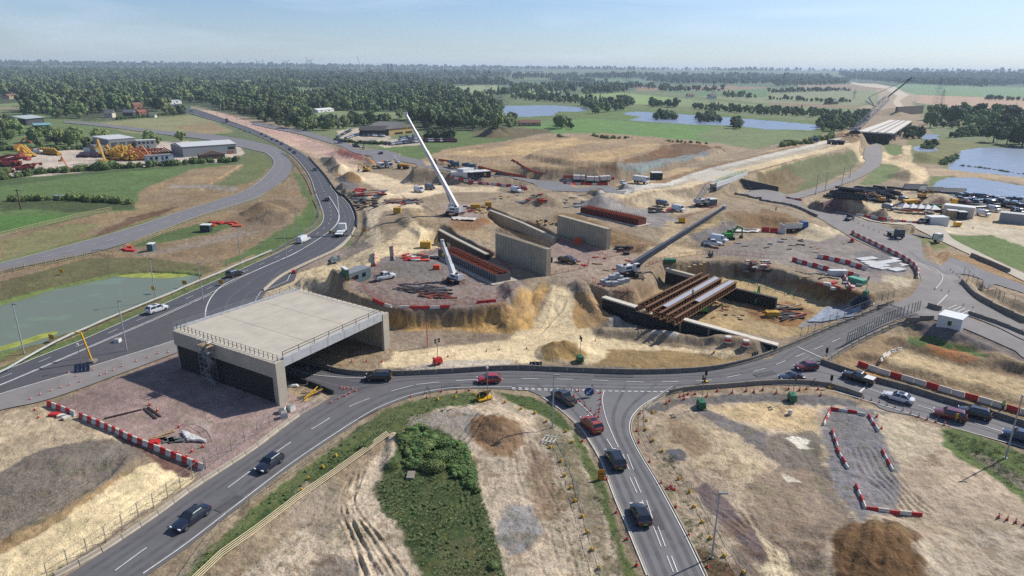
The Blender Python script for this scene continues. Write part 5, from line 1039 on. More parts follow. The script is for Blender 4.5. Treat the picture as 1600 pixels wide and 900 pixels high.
for (x, y, c_) in [(460,240,'black'),(453,235,'black'),(440,226,'navy'),(433,222,'black'),(425,219,'darkgrey'),(416,214,'grey'),(409,211,'black')]:
    fc(x, y, 6, 4, c_, 'dark car in the queue on the trunk road above the curve', grp='queue on the trunk road')
for (x, y) in [(392,207),(384,205),(376,202)]: fc(x, y, 6, 3, 'silver', 'pale car far up the trunk road')
for (x, y, c_, l_) in [(562,231,'white','white car on the old carriageway beside the car park'),(568,233,'silver','silver car following the white one on the old carriageway'),(595,241,'black','dark car on the old carriageway below the green bank'),(475,205,'skyblue','blue car on the old carriageway near the trees')]: fc(x, y, -6, -2, c_, l_)
def lorry(px, py, dx, dy, label, cab, box, L_=9, bh=2.6, kind_='box', name='lorry'):
    p_ = G(px, py); q = G(px+dx, py+dy); t = T(name, label, 'lorry', 'lorries and site trucks', loc=(p_.x, p_.y, p_.z+.05+p_.length*.0006), rz=ang(p_, q))
    P('cab', MB().hexa([(L_/2-2, -1.2, .7), (L_/2, -1.2, .7), (L_/2, 1.2, .7), (L_/2-2, 1.2, .7)], [(L_/2-2, -1.15, 3), (L_/2-.35, -1.15, 3), (L_/2-.35, 1.15, 3), (L_/2-2, 1.15, 3)]), cab, t)
    P('windscreen', MB().hexa([(L_/2-.12, -1.05, 1.75), (L_/2-.02, -1.05, 1.75), (L_/2-.02, 1.05, 1.75), (L_/2-.12, 1.05, 1.75)], [(L_/2-.32, -1, 2.7), (L_/2-.24, -1, 2.7), (L_/2-.24, 1, 2.7), (L_/2-.32, 1, 2.7)]), glass, t)
    P('chassis', MB().box((0, 0, .75), (L_*.95, .9, .3)), dark, t)
    if kind_ == 'box': P('body', MB().box((-1.15, 0, 1+bh/2), (L_-2.4, 2.45, bh)), box, t)
    elif kind_ == 'flat': P('flatbed', MB().box((-1.15, 0, 1.05), (L_-2.4, 2.45, .22)), box, t); P('headboard', MB().box((L_/2-2.3, 0, 1.9), (.12, 2.3, 1.6)), box, t)
    elif kind_ == 'tip': m1 = MB(); b = -L_/2+.1; e = L_/2-2.3; m1.hexa([(b, -1, 1.1), (e, -1, 1.1), (e, 1, 1.1), (b, 1, 1.1)], [(b-.2, -1.3, 2.5), (e, -1.3, 2.7), (e, 1.3, 2.7), (b-.2, 1.3, 2.5)]); P('tipper_body', m1, box, t); P('load', MB().box(((b+e)/2, 0, 2.62), ((e-b)*.9, 2.2, .2)), mat('spoil_load', S(120,100,78), .9, bump=.5), t)
    elif kind_ == 'tank': P('tank', MB().cyl((-L_/2+.2, 0, 2), (L_/2-2.4, 0, 2), 1.15, n=14), box, t)
    elif kind_ == 'mixer': m1 = MB(); m1.cyl((-L_/2+.2, 0, 2.4), (-.6, 0, 2.3), .6, 1.25, 14).cyl((-.6, 0, 2.3), (L_/2-2.4, 0, 1.9), 1.25, .8, 14); P('drum', m1, box, t)
    for x in (L_/2-1.2, -L_/2+1.3, -L_/2+2.6):
        for s in (-1, 1): P('wheel', MB().cyl((x, s*1.2, .52), (x, s*.9, .52), .52, n=12), dark, t)
    return t
lorry(533,367,7,-9,'flatbed recovery lorry with pale empty bed on the bend beside the hatched island',whitep,whitep,9,kind_='flat')
lorry(355,192,5,3,'dark box lorry on the trunk road far away',dgrey,mat('lorry_black',S(40,46,60),.5),8)
for i,(x,y) in enumerate([(290,173),(300,175)]): lorry(x,y,4,2,['white box lorry beside the petrol station canopy, left one','white box lorry beside the petrol station canopy, right one'][i],whitep,whitep,10,3)
lorry(1240,362,9,-4,'blue and white tipper lorry loaded with spoil beside the red barriers',bluep,whitep,9,kind_='tip')
lorry(1448,376,14,3,'dark flatbed lorry with white cab parked on the grass verge',whitep,dgrey,9,kind_='flat')
lorry(708,262,5,2,'grey mixer lorry beside the orange netting, left of two',mat('mixer_blue',S(70,96,110),.5),mat('mixer_blue',S(70,96,110),.5),8,kind_='mixer'); lorry(733,266,5,2,'grey mixer lorry beside the orange netting, right of two',mat('mixer_blue',S(70,96,110),.5),mat('mixer_blue',S(70,96,110),.5),8,kind_='mixer')
lorry(607,262,6,2,'white lorry on the pale haul road with two others',whitep,grey,8); lorry(595,263,6,2,'small white van shaped lorry left of the white lorry on the haul road',whitep,whitep,6,1.8); lorry(532,224,6,3,'blue lorry on the old carriageway by the car park',bluep,dgrey,8,2)
lorry(1398,371,9,4,'dark empty flatbed trailer truck on the verge behind the cones',dgrey,dgrey,7,kind_='flat')
lorry(1560,322,8,-3,'white lorry cab in the plant yard beside the right lake',whitep,dgrey,8,kind_='flat'); lorry(1270,222,6,1,'blue grey tipper on the embankment beside the brown heap',bluep,grey,8,kind_='tip'); lorry(1230,226,6,1,'small dark truck on the embankment left of the blue grey tipper',dgrey,grey,6,kind_='tip')
for i,(x,y) in enumerate([(905,284),(926,286),(945,285)]): lorry(x,y,7,0,['white van with red barriers beside it, leftmost of three','white van with red barriers beside it, middle of three','white van with red barriers beside it, rightmost of three'][i],whitep,whitep,6,2,name='van')
lorry(1001,287,7,1,'white van beside the green tank right of the three vans',whitep,whitep,7,2,name='van')
fc(888,285,7,1,'silver','silver car left of the three white vans',grp='vehicles beside the three vans'); fc(974,289,7,1,'white','small white car right of the three white vans',grp='vehicles beside the three vans'); fc(781,274,6,1,'black','dark car beside the navy cabin',grp='vehicles beside the three vans'); fc(741,281,6,1,'black','dark car in front of the navy cabin',grp='vehicles beside the three vans'); fc(621,255,5,1,'white','white car beyond the lorries on the haul road')
# car park rows
for r_, (x0, y0, x1, y1, n_, lb) in enumerate([(527,216,549,205,9,'car in the left rows of the car park before the dark shop'),(540,218,566,210,8,'car in the second left row of the car park before the dark shop'),(568,213,600,214,9,'car parked in the row right before the dark shop front'),(570,224,585,224,4,'car parked at the left corner of the gravel car park'),(618,226,654,223,10,'car in the front row of the gravel car park'),(624,221,656,217,10,'car in the middle row of the gravel car park'),(626,217,655,213,7,'car in the back row of the gravel car park'),(662,222,712,222,12,'dark red vehicle parked beyond the white crane boom'),(598,225,614,227,4,'car along the fence of the gravel car park')]):
    for i in range(n_):
        t_ = i/(n_-1); c_ = random.choice(['white','silver','grey','black','navy','darkgrey','skyblue','silver','white']) if r_ != 7 else random.choice(['maroon','maroon','white'])
        fc(x0+(x1-x0)*t_, y0+(y1-y0)*t_, 2, 3, c_, lb, random.choice(['hatch','suv','sedan']) if r_ != 7 else 'van', 'cars parked by the farm shop', sc=1.15, name='parked_car')
# ------------------------------------------------------------ cranes
crw = mat('crane_white', S(222,224,226), .4, var=.06); crg = mat('crane_boom_offwhite', S(206,206,208), .4)  # slightly greyer white for alternate boom sections and lattice booms
def crane(px, py, tip, label, boom0, scale=1, face=0, lattice=False, tracks=True, dark_under=False, dz=0, far=0, bw=1.0):
    b = GF(px, py); Zd = depth_of(b); t = T('crane', label, 'crane', 'cranes at work on the site', loc=b, rz=0); s = scale
    m1 = MB()
    if tracks:
        for q in (-1, 1):
            m1 = MB(); m1.loft([[(q*s*1.5-.45*s, x, z) for x, z in prof] for prof in [[(-2.6*s, .5*s), (-2.2*s, 0), (2.2*s, 0), (2.6*s, .5*s), (2.2*s, 1.0*s), (-2.2*s, 1.0*s)]]]+[[(q*s*1.5+.45*s, x, z) for x, z in [(-2.6*s, .5*s), (-2.2*s, 0), (2.2*s, 0), (2.6*s, .5*s), (2.2*s, 1.0*s), (-2.2*s, 1.0*s)]]]); P('track', m1, dark, t)
    else:
        P('carrier', MB().box((0, 0, 1.0*s), (8*s, 2.4*s, .8*s)), crw, t)
        for x in (-3, -1.6, 1.6, 3):
            for q in (-1, 1): P('wheel', MB().cyl((x*s, q*1.25*s, .55*s), (x*s, q*.85*s, .55*s), .55*s, n=12), dark, t)
        for x in (-2.6, 2.6): P('outrigger', MB().box((x*s, 0, .8*s), (.3*s, 6*s, .25*s)).box((x*s, 3*s, .3*s), (.5*s, .5*s, .6*s)).box((x*s, -3*s, .3*s), (.5*s, .5*s, .6*s)), crw, t)
    P('turntable', MB().cyl((0, 0, 1.0*s), (0, 0, 1.5*s), 1.1*s, n=16), dgrey, t)
    p0 = (AD(boom0[0], boom0[1], Zd) if boom0 else b+Vector((0, 0, 2.5*s)))-b; p1 = AD(tip[0], tip[1], Zd+far)-b; d = p1-p0; h2 = Vector((d.x, d.y, 0)).normalized() if abs(d.x) > .1 else Vector((1, 0, 0))
    az_ = math.atan2(h2.y, h2.x)
    P('superstructure', MB().box((-h2.x*.9*s, -h2.y*.9*s, 2.15*s), (3.4*s, 1.9*s, 1.2*s), az_, tp=(.96, .85)), crw, t); P('counterweight', MB().box((-h2.x*2.9*s, -h2.y*2.9*s, 2.2*s), (1.0*s, 2.5*s, 1.5*s), az_, tp=(.8, .92)), mat('counterweight_grey', S(178,180,184), .5), t); P('vent_panel', MB().box((-h2.x*.9*s, -h2.y*.9*s, 2.2*s), (1.7*s, 1.96*s, .5*s), az_), dgrey, t); P('winch', MB().cyl((-h2.x*1.8*s, -h2.y*1.8*s, 2.9*s), (-h2.x*1.2*s, -h2.y*1.2*s, 2.9*s), .35*s), dark, t)
    P('deck_mat', MB().box((0, 0, .06), (7*s, 6*s, .12)), mat('timber_mat', S(96,72,60), .9, var=.3), t)
    sd_ = Vector((-h2.y, h2.x, 0))*-1.35*s; cb = P('cab', MB().box((h2.x*1.0*s+sd_.x, h2.y*1.0*s+sd_.y, 2.4*s), (1.6*s, .9*s, 1.7*s), az_, tp=(.8, 1)), crw, t); P('cab_window', MB().box((h2.x*1.25*s+sd_.x*1.03, h2.y*1.25*s+sd_.y*1.03, 2.7*s), (1.3*s, .93*s, .8*s), az_, tp=(.85, 1)), glass, cb)
    L_ = d.length
    if not lattice:
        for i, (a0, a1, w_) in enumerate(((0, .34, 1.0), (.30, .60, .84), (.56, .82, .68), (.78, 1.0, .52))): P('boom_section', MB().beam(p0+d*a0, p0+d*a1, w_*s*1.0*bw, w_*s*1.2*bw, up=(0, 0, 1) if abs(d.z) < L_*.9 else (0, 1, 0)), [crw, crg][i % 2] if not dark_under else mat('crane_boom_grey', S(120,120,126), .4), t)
        P('luffing_ram', MB().cyl(p0+Vector((h2.x*1.6*s, h2.y*1.6*s, -.9*s)), p0+d*.28, .22*s, n=8), steel, t)
        P('boom_head', MB().box(p1, (.9*s, .7*s, 1.1*s)), crw, t); P('hook_block', MB().cyl(p1, p1-Vector((0, 0, 4*s)), .04*s, n=4).box(p1-Vector((0, 0, 4.2*s)), (.5*s, .4*s, .8*s)), yellow if not dark_under else crw, t)
    else:
        m1 = MB(); w_ = lattice; n_ = max(6, int(L_/(w_*1.4))); u = d.normalized(); v = Vector((0, 1, 0)); x_ = u.cross(v).normalized(); c4 = [x_*w_/2+v*w_/2, x_*w_/2-v*w_/2, -x_*w_/2-v*w_/2, -x_*w_/2+v*w_/2]; th = w_*.11
        for k in range(4): m1.beam(p0+c4[k]*.3, p0+d*.06+c4[k], th, th); m1.beam(p0+d*.06+c4[k], p0+d*.94+c4[k], th, th); m1.beam(p0+d*.94+c4[k], p1+c4[k]*.3, th, th)
        for i in range(n_):
            a0, a1 = .06+.88*i/n_, .06+.88*(i+1)/n_
            for k in range(4): m1.beam(p0+d*a0+c4[k], p0+d*a1+c4[(k+1) % 4], th*.6, th*.6)
        P('lattice_boom', m1, crg if not dark_under else dgrey, t)
    return t, b, p1+b
crane(706,337,(634,178),'tall white telescopic crane on the raised mound, boom leaning left',(714,324),1.12,bw=.95)
crane(708,441,(691,377),'white telescopic crawler crane beside the grey shuttered trench',(710,433),.82,bw=1.25)
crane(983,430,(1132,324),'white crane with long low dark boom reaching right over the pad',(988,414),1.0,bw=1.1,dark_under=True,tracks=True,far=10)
crane(1097,322,(1106,288),'small crawler crane with short grey boom near the overbridge',(1088,316),1.0,lattice=1.4,far=0)
t_, b_, e_ = crane(1336,207,(1388,151),'large lattice crane with luffing jib standing beside the far flyover',(1336,203),1.2,lattice=3.2)
m1 = MB(); a = AD(1388,151,depth_of(b_))-b_; b = AD(1425,121,depth_of(b_))-b_; m1.beam(a, b, .8, .8); P('jib', m1, grey, t_); P('back_mast', MB().beam(AD(1357,152,depth_of(b_))-b_, AD(1366,166,depth_of(b_))-b_, .9, .9).beam(AD(1366,166,depth_of(b_))-b_, AD(1352,158,depth_of(b_))-b_, .8, .8), crg, t_); P('pendant', MB().cyl(AD(1357,152,depth_of(b_))-b_, b, .16, n=4), dgrey, t_)
for i, (px, py, tx, ty) in enumerate([(568,116,558,88),(585,117,581,106)]):
    b = GF(px, py); Z_ = depth_of(b); t = T('tower_crane', ['thin crane leaning left on the skyline beside the two towers','small crane right of the thin leaning one on the skyline'][i], 'crane', 'cranes on the skyline', loc=b); tip_ = AD(tx, ty, Z_)-b
    P('boom', MB().beam((0, 0, 0), tip_, 3.2, 3.2), grey, t); P('base', MB().box((0, 0, 4), (16, 10, 8)), whitep, t)
# ------------------------------------------------------------ diggers and loaders
def digger(px, py, rz, label, c_, s=1, lying=False, name='excavator'):
    b = G(px, py); t = T(name, label, 'excavator', 'excavators on the site', loc=b, rz=rz); 
    for q in (-1, 1): P('track', MB().box((0, q*1.1*s, .45*s), (3.6*s, .6*s, .9*s), tp=(.85, 1)), dark, t)
    P('body', MB().box((-.5*s, 0, 1.6*s), (3*s, 2.4*s, 1.3*s), tp=(.92, .95)), c_, t); c2 = P('cab', MB().box((.6*s, .7*s, 2.4*s), (1.3*s, .95*s, 1.6*s), tp=(.85, .95)), c_, t); P('cab_window', MB().box((.65*s, .7*s, 2.6*s), (1.32*s, .97*s, .8*s), tp=(.88, .96)), glass, c2)
    P('boom', MB().beam((.9*s, -.2*s, 1.8*s), (3.2*s, -.2*s, 4.3*s), .45*s, .5*s).beam((3.2*s, -.2*s, 4.3*s), (5.0*s, -.2*s, 3.6*s), .4*s, .42*s), c_, t); P('stick', MB().beam((5.0*s, -.2*s, 3.7*s), (5.3*s, -.2*s, 1.0*s), .32*s, .35*s), c_, t); P('bucket', MB().box((5.0*s, -.2*s, .6*s), (1.0*s, 1.1*s, .8*s), tp=(.6, 1)), dgrey, t)
    return t
ydig = mat('digger_yellow', S(196,146,56), .5, var=.15)
digger(572,268,R(160),'yellow excavator on the pale haul road with its arm up',ydig,.95); digger(1347,310,R(200),'orange excavator behind the orange sand heap',mat('digger_orange',S(190,110,40),.5,var=.15),.95); digger(1375,316,R(150),'orange excavator beside the black pipes',ydig,.95)
digger(1441,310,R(10),'orange excavator in front of the black pipe stacks',ydig,.85); digger(1138,374,R(20),'small green excavator beside the white vans',mat('lime_green',S(60,150,60),.5),.9); digger(1095,488,R(100),'lime green mini excavator in the pit under the girders',mat('lime_green',S(120,200,60),.5),.75)
digger(1180,470,R(60),'green excavator at the back of the pit',mat('lime_green',S(60,150,60),.5),.7); digger(556,230,R(30),'dark tracked dozer on the old carriageway',dgrey,1.1)
digger(240,1,0,'x',ydig,1) if False else None
def dumper(px, py, rz, label, c_, s=1):
    b = G(px, py); t = T('dump_truck', label, 'dump truck', 'dump trucks on the site', loc=b, rz=rz)
    P('skip', MB().hexa([(-3*s, -1*s, 1.2*s), (.5*s, -1*s, 1.2*s), (.5*s, 1*s, 1.2*s), (-3*s, 1*s, 1.2*s)], [(-3.8*s, -1.4*s, 2.6*s), (.8*s, -1.4*s, 2.9*s), (.8*s, 1.4*s, 2.9*s), (-3.8*s, 1.4*s, 2.6*s)]), c_, t); P('cab', MB().box((2.2*s, 0, 1.8*s), (2*s, 1.9*s, 1.9*s), tp=(.8, .9)), c_, t); P('windscreen', MB().box((2.6*s, 0, 2.2*s), (1.4*s, 1.93*s, .7*s), tp=(.85, .95)), glass, t)
    for x in (-2.4, -.9, 2.2):
        for q in (-1, 1): P('wheel', MB().cyl((x*s, q*1.3*s, .8*s), (x*s, q*.8*s, .8*s), .8*s, n=12), dark, t)
dumper(630,264,R(170),'yellow dump truck on the haul road right of the white lorries',ydig); dumper(1310,226,R(180),'dark dump truck before the brown heap on the embankment',dgrey); dumper(1300,225,R(180),'grey dump truck left of the dark one before the brown heap',grey)
dumper(1425,322,0,'long yellow hopper machine with two dark bins beside the white tents',yellow,.95)
# telehandlers and boom lifts in the plant yard, each its own machine
def lift(px, py, c_, label, grp, up_=1.0, rz=0, s=1.0):
    b = G(px, py); t = T('boom_lift', label, 'boom lift', grp, loc=b, rz=rz)
    P('chassis', MB().box((0, 0, .9*s), (4*s, 2.2*s, 1.0*s)), c_, t); P('wheels', MB().cyl((-1.3*s, -1.2*s, .5*s), (-1.3*s, 1.2*s, .5*s), .5*s).add(*(lambda m_: (m_.v, m_.f))(MB().cyl((1.3*s, -1.2*s, .5*s), (1.3*s, 1.2*s, .5*s), .5*s))), dark, t)
    a = Vector((-1.2*s, 0, 1.4*s)); e = Vector((2.2*s, .1, (1.6+4.2*up_)*s)); P('boom', MB().beam(a, e, .55*s, .6*s).beam(e, e+Vector((1.6*s, 0, -1.7*s*up_)), .4*s, .4*s), c_, t); P('basket', MB().box(e+Vector((1.9*s, 0, -1.9*s*up_)), (1.0*s, 1.6*s, .9*s)), c_, t)
oran = mat('lift_orange', S(186,116,60), .5, var=.15); yel2 = mat('lift_yellow', S(204,160,60), .5, var=.15); purp = mat('dark_purple_paint', S(62,44,60), .5, var=.2); redm = mat('machine_red', S(150,60,54), .5, var=.15)
for i in range(30):
    x = 172+ (i % 15)*4.0+random.uniform(-1, 1); y = 250-(i//15)*6+random.uniform(-1, 1); lift(x, y, yel2 if x < 215 else oran, 'yellow or orange boom lift in the packed rows before the workshop' if x >= 0 else '', 'boom lifts parked in rows', random.uniform(.5, 1.1), R(random.uniform(100, 250)), 1.3)
for i in range(9): lift(228+i*4.5, 243-i*.3, oran if i % 2 else redm, 'orange or red boom lift in the line between the workshop and warehouse', 'boom lifts behind the cabins', .5, R(200), 1.1)
for i in range(12): lift(125+i*3.4, 246+random.uniform(-1, 1)-i*.1, purp, 'dark purple scissor lift in the low row left of the yellow ones', 'dark lifts in the yard', .15, R(90), 1.0)
for i, (x, y) in enumerate([(32,236),(37,240),(42,238),(44,246),(36,244),(48,245)]): lift(x, y, yel2 if i % 2 else oran, 'orange machine in the cluster by the left hedge of the yard', 'machines by the left hedge', random.uniform(.4, 1), R(random.uniform(0, 300)), 1.5)
for i in range(6): lift(70+i*4, 241+i*.3, yel2, 'yellow machine in the short row beside the white tank', 'machines beside the white tank', .4, R(150), 1.2)
for i, (x, y, s) in enumerate([(5,256,2.2),(14,260,2.2),(22,259,1.8),(35,266,1.4),(45,265,1.4),(14,270,1.2)]): lift(x, y, redm, 'red machine at the left edge of the yard', 'red machines at the yard edge', .15, R(10+i*5), s)
lift(163,256,yel2,'tall yellow machine leaning beside the round bush',None,1.6,R(140),1.6); lift(105,266,oran,'orange machine alone at the lower edge of the yard',None,1.2,R(150),1.1)
# ------------------------------------------------------------ vegetation
def leafmat(name, c, hv=.22):
    m = bpy.data.materials.new(name); m.use_nodes = True; n = m.node_tree.nodes; L = m.node_tree.links; p = n['Principled BSDF']; p.inputs['Roughness'].default_value = .7; p.inputs['Specular IOR Level'].default_value = .25
    oi = n.new('ShaderNodeObjectInfo'); ge = n.new('ShaderNodeNewGeometry'); a = n.new('ShaderNodeTexNoise'); a.inputs['Scale'].default_value = .35; a.inputs['Detail'].default_value = 3; L.new(ge.outputs['Position'], a.inputs['Vector'])
    h = n.new('ShaderNodeHueSaturation'); h.inputs['Color'].default_value = (*c, 1)
    def mr(s, a_, b_):
        q = n.new('ShaderNodeMapRange'); q.inputs[3].default_value = a_; q.inputs[4].default_value = b_; L.new(s, q.inputs[0]); return q
    L.new(mr(oi.outputs['Random'], .475, .525).outputs[0], h.inputs['Hue']); v = n.new('ShaderNodeMath'); v.operation = 'MULTIPLY'
    w1 = n.new('ShaderNodeTexWhiteNoise'); w1.noise_dimensions = '1D'; L.new(oi.outputs['Random'], w1.inputs['W'])
    L.new(mr(w1.outputs['Value'], 1-hv*1.6, 1+hv*1.6).outputs[0], v.inputs[0]); q = mr(a.outputs['Fac'], .8, 1.2); q.inputs[1].default_value = .3; q.inputs[2].default_value = .7; L.new(q.outputs[0], v.inputs[1]); L.new(v.outputs[0], h.inputs['Value'])
    L.new(h.outputs[0], p.inputs['Base Color'])
    return m
leaf = leafmat('leaves', (.112,.148,.052), .36); leafd = leafmat('dark_leaves', (.080,.115,.050), .32); leafb = leafmat('bush_leaves', (.095,.14,.042)); bark = mat('bark', (.09,.07,.05), .9, var=.2)
def crown(kind_, nq, size, seed):
    r = np.random.default_rng(seed); V = []; F = []
    lobes = []
    if kind_ == 'poplar': lobes = [((r.uniform(-.25,.25), r.uniform(-.25,.25), z), 1.25*(1-abs(z-5.5)/9)**.6) for z in np.linspace(1.6, 9.3, 9)]
    elif kind_ == 'conifer': lobes = [((r.uniform(-.2,.2), r.uniform(-.2,.2), z), 2.6*(1-z/11)+.3) for z in np.linspace(1.5, 9.4, 9)]
    elif kind_ == 'bush':
        for i in range(6): a = r.uniform(0, 6.28); d = r.uniform(0, .9); lobes.append(((d*math.cos(a), d*math.sin(a), r.uniform(.35,.9)), r.uniform(.5,.95)))
    else:
        for i in range(13):
            a = r.uniform(0, 6.28); z = r.uniform(2.0, 8.0); d = r.uniform(.6, 3.9)*max(.1, 1-((z-4.2)/5.2)**2)**.5; lobes.append(((d*math.cos(a), d*math.sin(a), z), r.uniform(1.3, 2.4)))
        lobes.append(((0, 0, 5.0), 3.1))
    w_ = np.array([l[1]**2 for l in lobes]); w_ /= w_.sum()
    for (c, rad) in lobes:      # inner leaf mass of each lobe
        rings = []
        for i in range(1, 5):
            th = math.pi*i/5; rings.append([(c[0]+rad*.8*math.sin(th)*math.cos(p_)*(1+r.uniform(-.12,.12)), c[1]+rad*.8*math.sin(th)*math.sin(p_)*(1+r.uniform(-.12,.12)), c[2]+rad*.78*math.cos(th)) for p_ in np.linspace(0, 6.28, 7)[:-1]])
        b = len(V); n_ = 6
        for rg_ in rings: V += rg_
        for i in range(3):
            for j in range(n_): F.append((b+i*n_+j, b+i*n_+(j+1) % n_, b+(i+1)*n_+(j+1) % n_, b+(i+1)*n_+j))
        F.append(tuple(b+k for k in range(n_))[::-1]); F.append(tuple(b+18+k for k in range(n_)))
    for k in range(nq):
        c, rad = lobes[r.choice(len(lobes), p=w_)]; d = r.normal(size=3); d /= np.linalg.norm(d); d[2] = abs(d[2])*.9 if r.random() < .6 else d[2]
        p_ = np.array(c)+d*rad*r.uniform(.82, 1.12); nn = d+r.normal(size=3)*.45; nn /= np.linalg.norm(nn); u = np.cross(nn, r.normal(size=3)); u /= np.linalg.norm(u); v = np.cross(nn, u); s_ = size*r.uniform(.6, 1.3)
        b = len(V); V += [tuple(p_+u*s_*.5), tuple(p_+v*s_*.42), tuple(p_-u*s_*.5), tuple(p_-v*s_*.42)]; F.append((b, b+1, b+2, b+3))
    mb = MB(); mb.add(V, F); return mb
def trunk(kind_):
    m1 = MB(); 
    if kind_ == 'bush': m1.cyl((0, 0, -.1), (0, 0, .6), .08, .04, 5); return m1
    m1.cyl((0, 0, -.4), (0, 0, 4.5), .32, .2, 7)
    if kind_ == 'round':
        for k in range(5): a = k*1.26; m1.cyl((0, 0, 2.6+k*.3), (1.9*math.cos(a), 1.9*math.sin(a), 5+k*.3), .13, .05, 5)
    return m1
PRO = {}
for k_, ml in (('round', leaf), ('round2', leaf), ('round3', leafd), ('poplar', leafd), ('conifer', leafd), ('bush', leafb)):
    kk = 'round' if k_.startswith('round') else k_; sd_ = hash_ = {'round': 1, 'round2': 2, 'round3': 3, 'poplar': 4, 'conifer': 5, 'bush': 6}[k_]
    PRO[k_] = (crown(kk, 620 if kk != 'bush' else 220, .62 if kk != 'bush' else .22, sd_).mesh('crown', ml), crown(kk, 150, 1.15 if kk != 'bush' else .34, sd_+10).mesh('far_crown', ml), trunk(kk).mesh('trunk', bark))
def inpoly(x, y, P):
    c = False; n_ = len(P)
    for i in range(n_):
        (ax, ay), (bx, by) = P[i], P[(i+1) % n_]
        if (ay > y) != (by > y) and x < (bx-ax)*(y-ay)/(by-ay)+ax: c = not c
    return c
CLEAR = [(440,138,545,149),(120,143,225,153),(300,126,400,134),(560,147,640,153),(0,120,128,123.5),(36,132,84,136),(490,175,560,181),(480,175,642,187),(156,171,190,172),(260,163,300,174),(205,170,245,176),(360,171,378,176),(412,182,432,189),(150,160,190,166),(116,150,134,155),(10,155,34,160),(326,115,346,118),(540,115,605,119),(700,112,770,114),(225,140,262,143),(300,146,340,148),(380,133,420,135),(150,124,210,126)]
TREES = []    # (distance, x, y, z, height, kind, zone label)
def woods(poly, h, label, kinds=('round','round2','round3'), dens=1.0, hj=.3):
    xs = [p[0] for p in poly]; ys = [p[1] for p in poly]; y = min(ys)
    while y < max(ys):
        sc_ = max(scale_at(sum(xs)/len(xs), y), .01); hp = h/sc_; dy = max(.45, hp*.2)/dens; dx = max(2.0, hp*.62)/dens; x = min(xs)+random.uniform(0, dx)
        while x < max(xs):
            if any(a_ < x < c_ and b_ < y < d_ for a_, b_, c_, d_ in CLEAR): x += dx; continue
            px, py = x+random.uniform(-.4, .4)*dx, y+random.uniform(-.5, .5)*dy
            if inpoly(px, py, poly):
                g = GF(px, py); hh = h*random.uniform(1-hj*1.35, 1+hj*1.2); TREES.append((g.to_2d().length, g.x, g.y, g.z, hh*random.choice((1, 1, .75, 1.15)), random.choice(kinds) if len(kinds) < 3 or random.random() > .09 else random.choice(('conifer', 'poplar')), label))
            x += dx
        y += dy
R3 = ('round','round2','round3')
woods([(330,165),(400,158),(480,152),(560,150),(640,152),(720,153),(785,168),(778,186),(760,196),(735,200),(700,200),(650,192),(640,186),(500,186),(470,186),(400,186),(345,172)], 14, 'deciduous tree in the wood beyond the works and car park', dens=1.22)
woods([(0,152),(0,118),(200,114),(420,112),(640,122),(660,134),(700,136),(720,150),(640,151),(480,151),(400,157),(330,162),(260,160),(100,158)], 15, 'tree of the far wood', dens=1.12)
woods([(425,121),(640,123),(660,130),(655,133),(560,133),(425,130)], 24, 'tree of the tall dark belt', ('conifer','round3'), 1.1, .12); woods([(660,129),(790,130),(800,134),(660,134)], 17, 'tree of the dark belt', ('round3',))
woods([(36,172),(60,160),(130,156),(200,158),(262,168),(262,180),(205,174),(160,178),(130,187),(60,184),(36,182)], 16, 'tall deciduous tree in the dense clump left of the triangular field', dens=1.05)
woods([(0,193),(20,195),(36,212),(22,226),(0,232)], 10, 'leafy tree at the left edge below the barns'); woods([(48,222),(70,214),(85,218),(150,224),(168,230),(150,233),(60,236),(50,230)], 12, 'leafy tree in the row behind the plant yard', R3, .9)
woods([(208,227),(230,222),(250,224),(248,229),(215,230)], 10, 'tree right behind the two storey offices', R3, .9); woods([(268,222),(292,218),(294,222),(272,226)], 9, 'thin tree beside the warehouse on the verge', ('round2',), .7)
woods([(430,196),(480,192),(560,190),(600,190),(606,197),(560,199),(520,203),(500,206),(470,205)], 11, 'tree between the old carriageway and the dark shop'); woods([(400,186),(470,186),(470,194),(440,195),(400,190)], 13, 'tree beside the top end of the old carriageway')
woods([(655,196),(700,196),(750,190),(800,192),(804,199),(770,203),(740,204),(700,206),(660,204)], 14, 'dark tree right of the shop', R3, 1.0); woods([(668,211),(708,214),(710,218),(668,216)], 6, 'dark hedge tree beyond the red vehicles', ('round3',), 1.3)
woods([(262,176),(288,170),(290,182),(266,182)], 8, 'hedge tree at the end of the triangular field', R3, 1.0)
woods([(788,196),(808,196),(806,203),(790,203)], 12, 'tree left of the farmhouse on the green mound'); woods([(866,195),(896,197),(894,203),(870,201)], 9, 'tree group right of the farmhouse')
woods([(800,150),(850,152),(920,157),(960,158),(985,163),(975,172),(940,178),(925,182),(920,172),(905,163),(840,159),(800,156)], 10, 'waterside tree between the two lakes', R3, .8); woods([(975,160),(992,158),(992,166),(978,167)], 12, 'round tree at the head of the lakes')
woods([(1022,181),(1056,182),(1058,189),(1024,189)], 8, 'tree on the small island in the far lake', R3, 1.2); woods([(1088,184),(1126,186),(1128,194),(1090,194)], 9, 'tree on the dark spit in the far lake', ('round3',), 1.2)
woods([(1010,163),(1060,165),(1060,169),(1010,168)], 10, 'tree on the far lake shore'); woods([(1082,167),(1200,171),(1330,178),(1335,184),(1260,184),(1160,178),(1085,172)], 7, 'hedge tree along the far lake shore', R3, .8)
woods([(1140,194),(1166,196),(1164,203),(1142,201)], 9, 'tree on the near shore of the far lake'); woods([(1275,198),(1290,190),(1310,184),(1335,186),(1352,190),(1348,200),(1320,206),(1290,210)], 9, 'tree between the far lake and the flyover', R3, .9); woods([(1335,184),(1352,183),(1356,192),(1338,195)], 15, 'tall dark tree behind the lattice crane', ('round3',))
